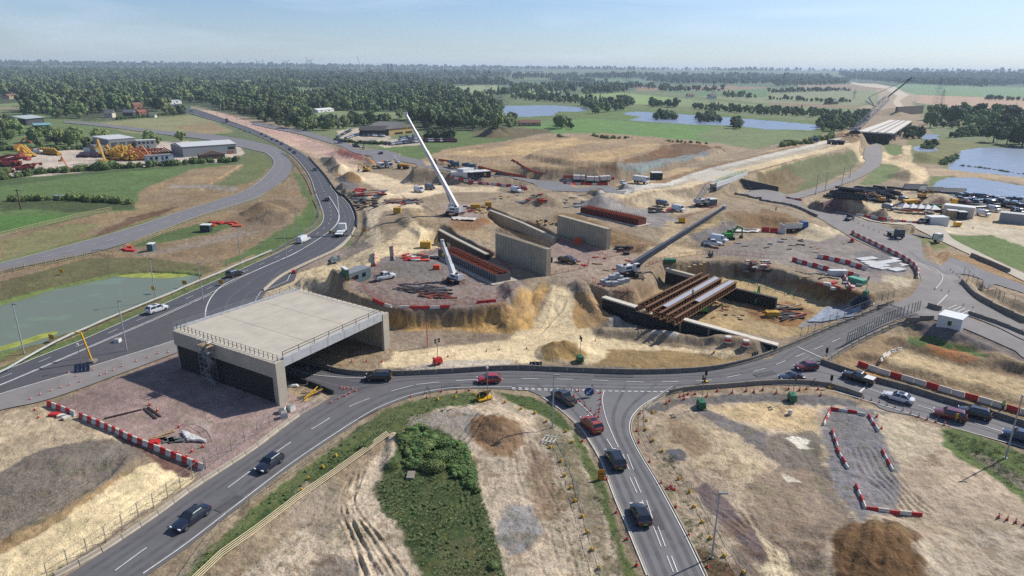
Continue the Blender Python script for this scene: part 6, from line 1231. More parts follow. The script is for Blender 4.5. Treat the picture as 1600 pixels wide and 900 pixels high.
woods([(1446,186),(1500,182),(1600,186),(1690,190),(1690,205),(1600,208),(1540,204),(1480,202),(1450,200)], 16, 'tree of the dense wood at the right edge', R3, 1.0); woods([(1480,216),(1505,216),(1508,224),(1484,224)], 16, 'large tree before the right wood'); woods([(1408,208),(1442,210),(1444,218),(1412,219)], 7, 'bushy tree right of the flyover', R3, 1.1)
woods([(1545,222),(1600,220),(1690,224),(1690,234),(1600,232),(1550,230)], 15, 'dark tree on the lake bank at the right edge', ('round3','round')); woods([(1520,207),(1545,207),(1548,216),(1522,216)], 7, 'bush between the right wood and lake', R3, 1.0)
woods([(1440,232),(1460,231),(1462,235),(1440,236)], 6, 'reedy bush beside the little pond', ('round2',), 1.2); woods([(1482,216),(1500,204),(1540,206),(1540,213)], 6, 'low bush below the right wood')
woods([(800,134),(880,137),(900,146),(850,150),(800,148)], 14, 'tree', dens=.75); woods([(905,140),(980,138),(985,144),(910,150)], 14, 'tree', dens=.85); woods([(1030,140),(1080,140),(1130,141),(1130,143),(1030,144)], 12, 'tree', dens=.8)
woods([(860,132),(1000,135),(1060,140),(1000,139),(860,136)], 12, 'tree', dens=.8); woods([(800,119),(860,120),(1000,119),(1300,120),(1300,124),(1000,123),(860,123),(800,122)], 17, 'tree', dens=.7)
woods([(860,123),(950,130),(945,131),(860,126)], 12, 'tree', dens=.7); woods([(1000,126),(1250,123),(1290,129),(1150,133),(1040,131)], 16, 'tree', dens=.6); woods([(1310,116),(1620,117),(1640,131),(1530,136),(1430,132),(1330,124)], 16, 'tree', dens=.85)
woods([(1200,144),(1330,141),(1330,142.5),(1200,146)], 9, 'tree', dens=.8); woods([(1200,155),(1330,160),(1330,161.5),(1200,157)], 8, 'tree', dens=.7); woods([(1200,124),(1330,125),(1320,132),(1210,136)], 13, 'tree', dens=.6)
woods([(1540,155),(1600,157),(1600,158),(1540,156.5)], 9, 'tree'); woods([(1290,162),(1305,162),(1305,164),(1290,164)], 10, 'tree'); woods([(1130,149),(1180,152),(1180,155),(1130,152)], 10, 'tree', dens=.8); woods([(0,108),(800,110),(800,112.5),(0,113)], 16, 'tree', dens=.55); woods([(640,112),(800,113),(800,120),(640,122)], 14, 'tree', dens=.5)
woods([(640,136),(655,140),(690,148),(780,150),(800,150),(800,146),(735,149)], 12, 'tree'); woods([(0,100),(1600,112),(1600,114),(0,103)], 20, 'tree', dens=.6)
woods([(100,136),(122,136),(122,140),(100,140)], 24, 'poplar', ('poplar',), 1.5, .1); woods([(264,143),(292,143),(292,147),(264,147)], 26, 'poplar', ('poplar',), 1.5, .1); woods([(800,122),(820,124),(818,126),(800,125)], 18, 'poplar', ('poplar',))
TREES.sort(key=lambda t: t[0]); NI = 285
tp = {}
for i, (d_, x, y, z, h, kd, lb) in enumerate(TREES[:NI]):
    s = h/10; r_ = random.uniform(0, 6.28)
    if kd not in tp:
        nm = {'poplar': 'poplar', 'conifer': 'conifer'}.get(kd, 'deciduous_tree'); t = T(nm, lb, 'tree', lb, loc=(x, y, z-.2), rz=r_); P('crown', PRO[kd][0], None, t); P('trunk', PRO[kd][2], None, t); t.scale = (s,)*3; tp[kd] = t; KIDS[t.name] = list(t.children)
    else: dup(tp[kd], (x, y, z-.2), r_, lb, lb, (s*random.uniform(.85, 1.15), s, s))
def scatter(name, pts, meshes, label=None, cat_=None):
    me = bpy.data.meshes.new(name); me.vertices.add(len(pts)); A = np.array(pts, np.float32); me.vertices.foreach_set('co', A[:, :3].ravel())
    for nm, k, ty in (('sc', 3, 'FLOAT'), ('rz', 4, 'FLOAT'), ('ix', 5, 'INT')):
        a = me.attributes.new(nm, ty, 'POINT'); a.data.foreach_set('value', A[:, k].astype(np.int32 if ty == 'INT' else np.float32))
    col = bpy.data.collections.new(name+'_kinds')
    for i, m_ in enumerate(meshes): o = bpy.data.objects.new(f'{name}_kind_{chr(97+i)}', m_); col.objects.link(o)
    g = bpy.data.node_groups.new(name, 'GeometryNodeTree'); g.interface.new_socket('Geometry', in_out='INPUT', socket_type='NodeSocketGeometry'); g.interface.new_socket('Geometry', in_out='OUTPUT', socket_type='NodeSocketGeometry')
    N = g.nodes; gi = N.new('NodeGroupInput'); go = N.new('NodeGroupOutput'); ip = N.new('GeometryNodeInstanceOnPoints'); ci = N.new('GeometryNodeCollectionInfo'); ci.inputs[0].default_value = col; ci.inputs[1].default_value = True; ci.inputs[2].default_value = True
    def at_(nm, ty):
        a = N.new('GeometryNodeInputNamedAttribute'); a.data_type = ty; a.inputs[0].default_value = nm; return a.outputs[0]
    mp_ = N.new('GeometryNodeMeshToPoints'); cx = N.new('ShaderNodeCombineXYZ'); K = g.links
    K.new(gi.outputs[0], mp_.inputs[0]); K.new(mp_.outputs[0], ip.inputs['Points']); K.new(ci.outputs[0], ip.inputs['Instance']); ip.inputs['Pick Instance'].default_value = True
    K.new(at_('ix', 'INT'), ip.inputs['Instance Index']); K.new(at_('rz', 'FLOAT'), cx.inputs[2]); K.new(cx.outputs[0], ip.inputs['Rotation']); K.new(at_('sc', 'FLOAT'), ip.inputs['Scale']); K.new(ip.outputs[0], go.inputs[0])
    o = bpy.data.objects.new(name, me); COL.objects.link(o); md = o.modifiers.new('scatter', 'NODES'); md.node_group = g; o['kind'] = 'stuff'; return o
random.seed(77)
kx = {'round': 0, 'round2': 1, 'round3': 2, 'poplar': 3, 'conifer': 4}
def fullmesh(k, far):
    cr_ = PRO[k][1 if far else 0]; tk = PRO[k][2]; m_ = bpy.data.meshes.new('tree'); V = [v.co[:] for v in cr_.vertices]; F = [tuple(p.vertices) for p in cr_.polygons]; nF = len(F); b = len(V); V += [v.co[:] for v in tk.vertices]; F += [tuple(i+b for i in p.vertices) for p in tk.polygons]
    m_.from_pydata(V, [], F); m_.materials.append(cr_.materials[0]); m_.materials.append(bark); m_.polygons.foreach_set('material_index', [0]*nF+[1]*(len(F)-nF)); m_.update(); return m_
rest = TREES[NI:]; near_ = [t for t in rest if t[0] < 900]; far_ = [t for t in rest if t[0] >= 900]
print('TREES', len(TREES), len(near_), len(far_))
scatter('woodland', [(x, y, z-.2, h/10, random.uniform(0, 6.28), kx[k]) for d, x, y, z, h, k, l in near_], [fullmesh(k, False) for k in kx])
scatter('far_woodland', [(x, y, z-.2, h/10*min(1.5, 1+(d-900)/6000), random.uniform(0, 6.28), kx[k]) for d, x, y, z, h, k, l in far_], [fullmesh(k, True) for k in kx])
# hedges and scrub: merged leaf masses
def hedge(pts, label, h=1.6, name='hedge', wd=1.0, step=1.4, m_=leafb, cat_='hedge'):
    Q = [GF(*p) for p in pts]; mb = MB(); src = PRO['bush'][1]; SV = np.array([v.co[:] for v in src.vertices]); SF = [tuple(p.vertices) for p in src.polygons]
    for a, b in zip(Q[:-1], Q[1:]):
        n_ = max(1, int((b-a).to_2d().length/step))
        for k in range(n_):
            p_ = a+(b-a)*(k/n_); s = h/1.7*random.uniform(.7, 1.25); r_ = random.uniform(0, 6.28); c, s_ = math.cos(r_), math.sin(r_); x = p_.x+random.uniform(-wd, wd)*.5; y = p_.y+random.uniform(-wd, wd)*.5; z = HG(x, y)-.1
            mb.add([(x+s*(v[0]*c-v[1]*s_)-Q[0].x, y+s*(v[0]*s_+v[1]*c)-Q[0].y, z+s*v[2]-Q[0].z) for v in SV], SF)
    return one(name, mb, m_, label, cat_, loc=Q[0])
hedge([(-10,283),(60,272),(150,266),(240,260),(300,256),(372,252)], 'long green hedge below the plant yard', 3, wd=3, step=1.8)
hedge([(20,314),(110,312),(205,318)], 'dark hedge across the left green field', 2.4, wd=3, step=1.8); hedge([(182,187),(220,184),(262,180),(290,178)], 'clipped hedge in front of the gabled houses', 3, wd=3, step=2.2); hedge([(0,236),(30,234),(60,237),(140,232),(170,231)], 'dark hedge behind the plant yard', 3, wd=2, step=2)
hedge([(668,216),(690,217),(710,218)], 'dense dark conifer hedge beyond the red vehicles', 5, m_=leafd, wd=3, step=1.6); hedge([(600,226),(540,222),(525,219)], 'dark hedge in front of the car park', 2.2, step=1.5, wd=2)
hedge([(570,262),(600,258)], 'low scrub by the haul road', 1.0, 'scrub', cat_='scrub'); hedge([(1300,212),(1260,224),(1215,230)], 'green scrub bank along the new highway', 3, 'scrub', 6, 3, cat_='scrub'); hedge([(870,213),(950,217),(1050,222),(1110,225)], 'hedge line between the green meadow and stockpile', 2, wd=2.5, step=3)
hedge([(1500,262),(1540,266),(1600,276)], 'reeds along the near bank of the right lake', 1.8, 'reeds', 2, 1.6, cat_='reeds'); hedge([(1495,246),(1480,252),(1470,258)], 'green scrub at the left end of the right lake', 2.2, 'scrub', 3, 2, cat_='scrub')
bb = GF(152,266); t = T('round_bush', 'round pale green bush beside the leaning yellow machine', 'bush', loc=bb); P('crown', PRO['bush'][0], None, t); P('stem', PRO['bush'][2], None, t); t.scale = (4.2, 3.6, 3.4)
dup(t, GF(176,262), 2, 'lower round bush right of the pale green one', sc=2.6); dup(t, GF(98,268), 1, 'small bush beside the lone orange machine', sc=2); dup(t, GF(120,268), 1, 'bush on the lower edge of the yard', sc=2.4); dup(t, GF(2,275), 1, 'dark bush at the left end of the yard', sc=3)
# near scrub in the central island and grass tufts
def ptsin(poly, n_, smin, smax, kinds=1, tries=40):
    xs = [p[0] for p in poly]; ys = [p[1] for p in poly]; W = [GF(*p) for p in poly]; X0, X1 = min(p.x for p in W), max(p.x for p in W); Y0, Y1 = min(p.y for p in W), max(p.y for p in W); P_ = [(p.x, p.y) for p in W]; o = []
    while len(o) < n_:
        x, y = random.uniform(X0, X1), random.uniform(Y0, Y1)
        if inpoly(x, y, P_) and vnoise(np.array([x/2.2]), np.array([y/2.2]), 5)[0] > random.uniform(.1, .6): o.append((x, y, HG(x, y)-.03, random.uniform(smin, smax), random.uniform(0, 6.28), random.randrange(kinds)))
    return o
def tuft(seed, n_=22, h=.2, sp=.32, wd=.03):
    r = np.random.default_rng(seed); V = []; F = []
    for k in range(n_):
        a = r.uniform(0, 6.28); d = r.uniform(0, sp); x, y = d*math.cos(a), d*math.sin(a); b = len(V); l = r.uniform(.1, .25); hh = h*r.uniform(.5, 1.1); c, s = math.cos(a+1.57)*wd, math.sin(a+1.57)*wd
        V += [(x-c, y-s, 0), (x+c, y+s, 0), (x+math.cos(a)*l, y+math.sin(a)*l, hh)]; F.append((b, b+1, b+2))
    return newmesh('tuft', V, F, leafg)
leafg = leafmat('grass_blades', (.16,.20,.08)); leafn = leafmat('nettle_leaves', (.085,.14,.038))
tf = [tuft(1), tuft(2), tuft(3, 30, .3, .4)]
def bushm(seed, m_): return crown('bush', 130, .26, seed).mesh('weed', m_)
wd3 = [bushm(21, leafn), bushm(22, leafn), bushm(23, leafb)]
blob = [(622,690),(640,672),(665,670),(700,682),(730,697),(742,735),(750,770),(765,810),(778,850),(788,905),(790,940),(690,940),(665,905),(652,870),(628,832),(600,800),(590,768),(606,735),(620,712)]
scatter('scrub_grass', ptsin(blob, 3000, .4, .9, 3), tf); scatter('nettle_patch', ptsin(blob, 260, .08, .2, 3)+ptsin([(622,690),(640,672),(665,670),(690,680),(702,700),(690,735),(650,735),(625,715)], 260, .3, .75, 3)+ptsin([(690,690),(725,697),(742,740),(748,770),(728,760),(700,730)], 150, .25, .6, 3), wd3)
verge = ptsin([(250,950),(300,880),(400,790),(500,715),(560,668),(605,640),(660,622),(740,612),(765,618),(740,632),(680,640),(640,665),(610,678),(540,725),(420,810),(310,903),(285,945)], 2200, .3, .7, 3)+ptsin([(775,612),(830,620),(862,635),(898,672),(880,672),(850,650),(790,625)], 400, .3, .6, 3)+ptsin([(898,672),(935,740),(975,850),(1005,940),(990,940),(950,840),(930,780),(900,700)], 450, .25, .6, 3)+ptsin([(1040,700),(1085,790),(1130,905),(1108,905),(1075,830),(1035,730)], 350, .25, .6, 3)
scatter('verge_grass', verge+ptsin([(1475,672),(1600,710),(1690,745),(1690,800),(1600,775),(1550,740),(1495,705)], 900, .4, .9, 3), tf); scatter('verge_weeds', ptsin([(262,945),(330,858),(400,795),(500,718),(560,672),(590,672),(545,722),(420,810),(310,903),(285,945)], 90, .08, .18, 3)+ptsin([(640,650),(750,616),(770,618),(660,655)], 20, .1, .2, 3), wd3)
scatter('dirt_weeds', ptsin([(300,940),(460,830),(560,740),(620,690),(650,850),(680,940)], 260, .3, .8, 3)+ptsin([(860,650),(920,720),(960,800),(990,940),(900,940),(850,760)], 420, .3, .8, 3)+ptsin([(1010,690),(1060,720),(1120,840),(1160,940),(1110,940),(1040,760)], 300, .3, .8, 3), tf)
bsh = [('tree_bush', (684,720), 1.9, 'tallest dark bush in the green patch of the central island'), ('tree_bush', (665,700), 1.7, 'broad bush at the top left of the green patch'), ('tree_bush', (705,712), 1.5, 'bush right of the tallest bush in the green patch'), ('tree_bush', (675,735), 1.9, 'bush in the middle of the green patch'), ('tree_bush', (726,742), 1.2, 'bush at the right side of the green patch'), ('tree_bush', (640,692), 1.2, 'small bush at the left tip of the green patch'), ('tree_bush', (770,885), .8, 'small bush at the lower right of the green patch')]
t0 = None
lb_ = crown('bush', 900, .17, 31).mesh('crown', leafb)
for nm, p_, s, l_ in bsh: t = T('bush', l_, 'bush', 'bushes in the green patch', loc=GF(*p_), rz=s*7); P('crown', lb_, None, t); P('stem', PRO['bush'][2], None, t); s *= .8; t.scale = (s, s, s*.6)
# loose stones on the bare ground
def stone(seed):
    r = np.random.default_rng(seed); m1 = MB(); n_ = 6; m1.loft([[((.5+.2*r.random())*k*math.cos(a), (.4+.2*r.random())*k*math.sin(a), z) for a in np.linspace(0, 6.28, n_+1)[:-1]] for z, k in ((-.1, .8), (.2, 1), (.42, .6))]); return m1.mesh('stone', mat('loose_stone', S(158,148,132), .9, var=.25))
stn = [stone(1), stone(2), stone(3)]
SP = []; mnd = GF(1375,862)
for area_, n_ in (([(0,750),(150,690),(195,698),(190,720),(110,780),(0,840)], 1500), ([(60,640),(150,670),(210,700),(100,700),(0,740),(0,670)], 500), ([(300,940),(460,830),(560,740),(620,670),(700,640),(860,650),(990,940)], 3000), ([(1010,690),(1060,650),(1290,640),(1400,700),(1400,800),(1480,940),(1130,940)], 3600), ([(600,520),(850,500),(870,560),(620,575)], 700), ([(910,520),(1180,550),(1080,575),(920,565)], 600), ([(880,450),(960,480),(940,510),(880,500)], 200)):
    SP += [p for p in ptsin(area_, int(n_*.6), .05, .17, 3) if math.hypot(p[0]-mnd.x, p[1]-mnd.y) > 9]
scatter('loose_stones', SP, stn)
# ------------------------------------------------------------ street furniture and site furniture
def ground_pt(x, y): return Vector((x, y, max(HG(x, y), float(hgt(np.array([x]), np.array([y]))[0])-.05)))
def along(pts, step, curve=True):
    Q = [G(*p) for p in (cat(pts, 8) if curve and len(pts) > 2 else pts)]; Q = [Vector((q[0], q[1], 0)) for q in Q]; s = [0]
    for a, b in zip(Q[:-1], Q[1:]): s.append(s[-1]+(b-a).length)
    n_ = max(1, round(s[-1]/step)); o = []
    xs = np.interp(np.linspace(0, s[-1], n_+1), s, [q.x for q in Q]); ys = np.interp(np.linspace(0, s[-1], n_+1), s, [q.y for q in Q])
    return [(xs[i], ys[i]) for i in range(n_+1)]
# red and white water filled barriers: every unit its own thing
def wb_mesh(nm, m_, L_, h=.9, w_=.5):
    m1 = MB(); prof = [(-w_/2, 0), (w_/2, 0), (w_/2, .22*h), (w_*.22, .5*h), (w_*.2, h), (-w_*.2, h), (-w_*.22, .5*h), (-w_/2, .22*h)]
    m1.loft([[(-L_/2, y, z) for y, z in prof], [(L_/2, y, z) for y, z in prof]]); return m1.mesh(nm, m_)
WB = {}
def barriers(pts, label, L_=1.5, h=.9, big=1.0, pat='rw', group=None, curve=True, w_=.5):
    q = along(pts, L_, curve); group = group or label
    for i, (a, b) in enumerate(zip(q[:-1], q[1:])):
        c = pat[i % len(pat)]; key = (c, L_, h, w_)
        if key not in WB: WB[key] = wb_mesh('barrier', redp if c == 'r' else whitepl, L_*.97, h, w_)
        x, y = (a[0]+b[0])/2, (a[1]+b[1])/2; p_ = ground_pt(x, y); o = one('plastic_barrier', WB[key], None, ('red ' if c == 'r' else 'white ')+label, 'barrier', group, loc=p_-Vector((0, 0, .02)), rz=math.atan2(b[1]-a[1], b[0]-a[0]))
barriers([(75,634),(95,641),(118,650)], 'barrier unit in the short upper row beside the red gravel platform', 1.15, .95)
barriers([(125,652),(160,667),(200,685),(240,702),(280,718),(320,734)], 'barrier unit in the long row beside the red gravel platform', 1.15, .95)
barriers([(1330,366),(1350,376),(1375,388),(1400,400),(1415,408),(1428,418),(1434,428),(1433,435)], 'barrier unit in the curved row inside the upper roundabout', 2.0, 1.4)
barriers([(1277,402),(1300,407),(1330,415),(1355,422)], 'barrier unit in the upper straight row on the laydown pad', 1.6, 1.1, pat='wr'); barriers([(1238,408),(1270,417),(1310,427),(1343,434)], 'barrier unit in the lower straight row on the laydown pad', 1.6, 1.1, pat='rw')
barriers([(1318,432),(1323,442)], 'barrier unit in the short piece below the white box', 1.6, .9); barriers([(1324,444),(1329,454)], 'barrier unit in the lowest short piece on the laydown pad', 1.6, .9); barriers([(1279,446),(1312,452)], 'barrier unit lying at the pit rim', 2, .5)
barriers([(1340,571),(1370,582),(1420,596),(1480,614),(1540,630),(1600,648),(1640,660)], 'long barrier unit in the row behind the east arm wall', 1.9, 1.0, pat='rww')
barriers([(1297,640),(1352,650)], 'barrier unit at the top of the grey gravel plot', 1.4, .5, w_=.34); barriers([(1297,643),(1287,664)], 'barrier unit at the left top of the grey gravel plot', 1.4, .5, w_=.34); barriers([(1300,674),(1309,700)], 'barrier unit midway down the left of the gravel plot', 1.4, .5, w_=.34); barriers([(1307,703),(1325,734)], 'barrier unit low on the left of the gravel plot', 1.4, .5, w_=.34)
barriers([(1357,650),(1372,675)], 'barrier unit right of the top of the gravel plot', 1.4, .5, w_=.34); barriers([(1378,705),(1395,737)], 'barrier unit at the right of the gravel plot', 1.4, .5, w_=.34); barriers([(1337,760),(1352,797)], 'barrier unit at the lower left corner of the gravel plot', 1.4, .5, w_=.34); barriers([(1354,797),(1405,803),(1440,806)], 'barrier unit along the bottom of the gravel plot', 1.4, .5, w_=.34)
barriers([(1375,568),(1390,551)], 'barrier unit by the excavated strip', 1.4, .5, pat='ww'); barriers([(1391,550),(1410,544)], 'barrier unit leading to the white cabin', 1.4, .5, pat='ww')
barriers([(583,470),(598,476),(611,480)], 'red rail unit on the left rim of the crane pad', 2.2, .6, pat='rrw'); barriers([(624,482),(660,482),(703,480)], 'low barrier unit along the front rim of the crane pad', 2.2, .6, pat='wrr', curve=False); barriers([(745,474),(775,472)], 'barrier unit at the right rim of the crane pad', 2.2, .6, pat='rr', curve=False)
barriers([(614,384),(615,395),(616,407)], 'spaced barrier unit up the right of the pad entrance', 1.9, .9); barriers([(585,395),(586,405),(586,416)], 'spaced barrier unit up the left of the pad entrance', 1.9, .9, pat='wr')
barriers([(703,277),(730,285),(770,290),(823,294)], 'barrier unit in the outer row round the cabin compound', 2.4, 1.2, pat='rw'); barriers([(733,281),(755,287),(790,291)], 'barrier unit in the inner row before the navy cabin', 2.4, 1.1, pat='wr')
barriers([(1337,337),(1360,341),(1400,347),(1437,350)], 'barrier unit along the access road below the reddish heaps', 2.6, 1.0, pat='wr'); barriers([(1189,363),(1215,364),(1228,366)], 'big barrier unit stacked beside the blue tipper', 2.4, 1.6, pat='rrw'); barriers([(1228,310),(1240,312),(1252,314)], 'small barrier unit closing the new link road', 2.2, .9, pat='rwr')
barriers([(880,287),(900,289),(950,289)], 'red barrier unit in front of the three white vans', 2.6, 1.0, pat='rwr'); barriers([(1145,358),(1160,361),(1182,363)], 'white wrapped barrier unit beside the red stack', 2.6, .9, pat='w'); barriers([(800,292),(812,294),(824,297)], 'red barrier unit at the end of the cabin compound', 2.4, 1.0, pat='rwr')
barriers([(850,357),(905,377),(960,397)], 'low brown kerb board on the bank behind the tall walls', 5, .25, pat='r') if False else None
# concrete barrier blocks: every block its own thing
CB = {}
def blocks(pts, label, L_=2.5, h=.8, m_=concg, w_=.5, name='concrete_barrier', curve=True, group=None):
    q = along(pts, L_, curve); key = (L_, h, m_.name, w_)
    if key not in CB:
        m1 = MB(); prof = [(-w_/2, -.1), (w_/2, -.1), (w_/2, .25*h), (w_*.3, .45*h), (w_*.26, h), (-w_*.26, h), (-w_*.3, .45*h), (-w_/2, .25*h)]; m1.loft([[(-L_*.49, y, z) for y, z in prof], [(L_*.49, y, z) for y, z in prof]]); CB[key] = m1.mesh('barrier_block', m_)
    for a, b in zip(q[:-1], q[1:]):
        x, y = (a[0]+b[0])/2, (a[1]+b[1])/2; one(name, CB[key], None, label, 'barrier', group or label, loc=ground_pt(x, y), rz=math.atan2(b[1]-a[1], b[0]-a[0]))
blocks([(455,560),(500,574),(540,584),(600,587),(700,583),(800,577.5),(900,581),(1000,584),(1100,580),(1160,569),(1200,556),(1250,536),(1300,514),(1350,494),(1395,474)], 'grey concrete barrier block along the inner edge of the roundabout', 3.0, .95, mat('dark_block_concrete', S(134,126,116), .9, var=.3, vs=.7, bump=.3))
blocks([(85,903),(150,868),(200,836),(250,802),(300,765),(350,733),(400,700),(430,676),(467,650)], 'pale concrete barrier block under the fence at bottom left', 2.4, .65, mat('pale_block_concrete', S(186,174,156), .9, var=.2, bump=.3))
blocks([(1046,616),(1080,609),(1125,606),(1200,600),(1262,600),(1300,605),(1347,621)], 'grey barrier block along the outer edge between south and east arms', 3.0, .85)
blocks([(1282,568),(1320,581),(1365,596),(1415,609),(1475,628),(1550,650),(1600,666),(1650,682)], 'barrier block along the north side of the east arm', 3.0, 1.0, mat('dark_block_concrete', S(112,106,98)))
blocks([(1287,569),(1322,547),(1357,529),(1400,510),(1435,500),(1458,499)], 'barrier block under the slatted fence above the east arm', 3.0, .9); blocks([(1502,441),(1525,465),(1562,485),(1600,502),(1660,530)], 'barrier block along the curved works exit lane', 3.0, 1.1); blocks([(1513,491),(1560,507),(1600,524),(1660,551)], 'barrier block between works exit and entry lanes', 3.0, .9)
blocks([(1517,401),(1545,412),(1577,426)], 'dark barrier block beside the pale access road', 3.0, 1.2); blocks([(1453,481),(1466,485)], 'single barrier block before the white cabin', 3, 1.2)
blocks([(555,357),(545,374),(525,391),(480,412),(440,432),(412,455)], 'pale barrier block outside the slip road bend', 3.0, .7, mat('pale_block_concrete', S(186,174,156))); blocks([(536,305),(549,320),(557,338),(557,356)], 'black verge barrier block beside the slip road', 3.0, .9, black); blocks([(482,246),(508,275),(524,298),(535,307)], 'black barrier block beside the trunk road curve', 3.0, .9, black)
blocks([(437,588),(470,597),(497,606),(522,617)], 'dark barrier block beside the slip road exit under the bridge', 3.0, .8, black); blocks([(1148,304),(1165,307),(1200,316),(1240,323),(1277,339)], 'dark barrier block along the inner edge of the upper road', 4.0, .9, mat('dark_block_concrete', S(112,106,98)))
blocks([(330,440),(352,428),(370,420)], 'pale kerb block', 3, .3) if False else None
# crash barrier beside the pond road, safety rail
def crash(pts, label, h=.65, m_=steel, step=4):
    Q = along(pts, step); o_ = ground_pt(*Q[0]); t = T('crash_barrier', label, 'crash barrier', loc=o_); m1 = MB(); W_ = [ground_pt(*q) for q in Q]
    for a, b in zip(W_[:-1], W_[1:]): m1.beam(a-o_+Vector((0, 0, h)), b-o_+Vector((0, 0, h)), .08, .34)
    P('rail', m1, m_, t)
    for a in W_[:95]: P('post', MB().box(a-o_+Vector((0, 0, h/2-.1)), (.1, .1, h)), steel, t)
crash([(-20,596),(0,588),(62,553),(107,530),(170,502),(245,471),(330,435),(400,405),(425,395)], 'long pale steel crash barrier between the pond and trunk road', .75, mat('pale_steel_rail', S(206,208,204), .5)); crash([(425,397),(450,383),(478,365),(496,345),(500,335),(492,312)], 'steel crash barrier inside the trunk road bend', .7)
crash([(490,305),(478,278),(458,252),(440,240)], 'crash barrier beside the trunk road above the bend', .7)
# fences
def fence(pts, label, h=2.0, step=2.6, m_=steel, name='fence', rails=(.1, .97), wires=8, post=.07, cat_='fence', panel=None, z0=0.0, curve=True, slats=0):
    Q = along(pts, step, curve)[:98]; o_ = ground_pt(*Q[0]); t = T(name, label, cat_, loc=o_); W_ = [ground_pt(*q)+Vector((0, 0, z0)) for q in Q]; m1 = MB(); th = .018+.00006*o_.length
    for a, b in zip(W_[:-1], W_[1:]):
        for k in rails: m1.beam(a-o_+Vector((0, 0, h*k)), b-o_+Vector((0, 0, h*k)), th*1.6, th*1.6)
        for k in range(wires):
            q = lerp(a, b, (k+.5)/wires)-o_; m1.beam(q+Vector((0, 0, h*rails[0])), q+Vector((0, 0, h*rails[-1])), th*.5, th*.5)
        for k in range(slats): m1.beam(a-o_+Vector((0, 0, h*(.15+.8*k/max(1, slats-1)))), b-o_+Vector((0, 0, h*(.15+.8*k/max(1, slats-1)))), .03, .12)
    P('mesh' if not slats else 'rails', m1, m_, t)
    for a in W_: P('post', MB().box(a-o_+Vector((0, 0, h/2)), (post, post, h)), m_, t)
    return t
fence([(75,905),(125,872),(170,843),(215,812),(260,780),(305,745),(320,734)], 'tall grey mesh fence along the pale strip at bottom left', 2.1, 2.3, z0=.0, m_=mat('fence_steel', S(150,150,146), .5)); fence([(322,733),(345,715),(375,696),(400,680),(440,655)], 'grey mesh fence between the red platform and road', 2.0, 2.6, m_=mat('fence_steel', S(150,150,146), .5))
fence([(1250,530),(1300,508),(1345,490),(1395,469)], 'mesh fence on the pit side of the climbing road', 2.0, 2.6, z0=.6, m_=mat('fence_dark', S(138,138,134), .6)); fence([(1322,541),(1355,523),(1390,506),(1435,490)], 'slatted grey fence along the outer barrier above the east arm', 2.4, 1.0, z0=.7, wires=2, post=.1, m_=mat('fence_dark', S(110,110,106)))
fence([(1504,436),(1530,457),(1565,476),(1600,492),(1640,512)], 'grey mesh fence above the curved works exit lane', 2.4, 2.8, z0=.8, m_=mat('fence_dark', S(110,110,106)))
tf_ = mat('timber_fence', S(176,160,128), .85, var=.15)
fence([(-10,430),(0,427),(50,418),(132,402)], 'timber rail fence along the local road at the left edge', 1.5, 2.4, tf_, rails=(.3,.6,.95), wires=0, post=.14, slats=3); fence([(195,389),(250,368),(320,340),(400,314),(440,290)], 'timber rail fence along the outer bend of the local road', 1.5, 2.4, tf_, rails=(.3,.9), wires=0, post=.14, slats=3); fence([(0,370),(60,355),(115,342),(175,329)], 'timber rail fence between the bright field and brown strip', 1.5, 3.0, tf_, rails=(.3,.9), wires=0, post=.14, slats=3); fence([(135,401),(155,398),(177,401)], 'short timber gate fence by the pond junction', 1.6, 2.0, tf_, rails=(.3,.9), wires=0, post=.16, slats=2)
fence([(262,945),(350,750+68),(400,783),(465,735),(500,712),(545,686),(580,660)], 'low wire fence with yellow feet along the central green verge', 1.1, 3.4, m_=mat('dull_wire', S(132,140,128), .6), wires=3, post=.05); fence([(860,676),(885,720),(900,770),(918,830),(935,890),(945,930)], 'thin wire fence on the dirt left of the south arm', 1.0, 3.2, m_=mat('dull_wire', S(132,140,128)), wires=3, post=.04); fence([(1005,640),(1010,680),(1040,715),(1080,765),(1120,830),(1165,900)], 'thin wire fence right of the south arm', 1.0, 3.2, m_=mat('dull_wire', S(132,140,128)), wires=3, post=.04)
fence([(1010,640),(1040,618),(1050,612)], 'pedestrian barrier rails at the corner of the south arm', 1.1, 2.2, whitep, wires=4, post=.05); fence([(1500,452),(1540,470),(1590,490)], 'low white rail fence on the far bank', 1.0, 3, m_=whitep, wires=0) if False else None
net = mat('orange_netting', S(214,84,50), .8, var=.2); redn = mat('pink_mesh_fence', S(190,96,88), .8, var=.15)
for pts, lb, h in [([(685,251),(705,254)], 'orange netting strip at the left end beside the mixer lorries', 1.1), ([(747,262),(770,268),(800,274),(822,278)], 'orange netting strip beyond the navy cabin', 1.1), ([(880,278),(920,279),(960,281)], 'orange netting behind the three white vans', 1.2), ([(800,250),(830,268),(850,272)], 'orange netting by the small excavators', .8)]:
    Q = [ground_pt(*q) for q in along(pts, 3)]; m1 = MB(); [m1.beam(a-Q[0]+Vector((0, 0, h/2)), b-Q[0]+Vector((0, 0, h/2)), .08, h) for a, b in zip(Q[:-1], Q[1:])]; one('netting', m1, net, lb, 'netting', loc=Q[0])
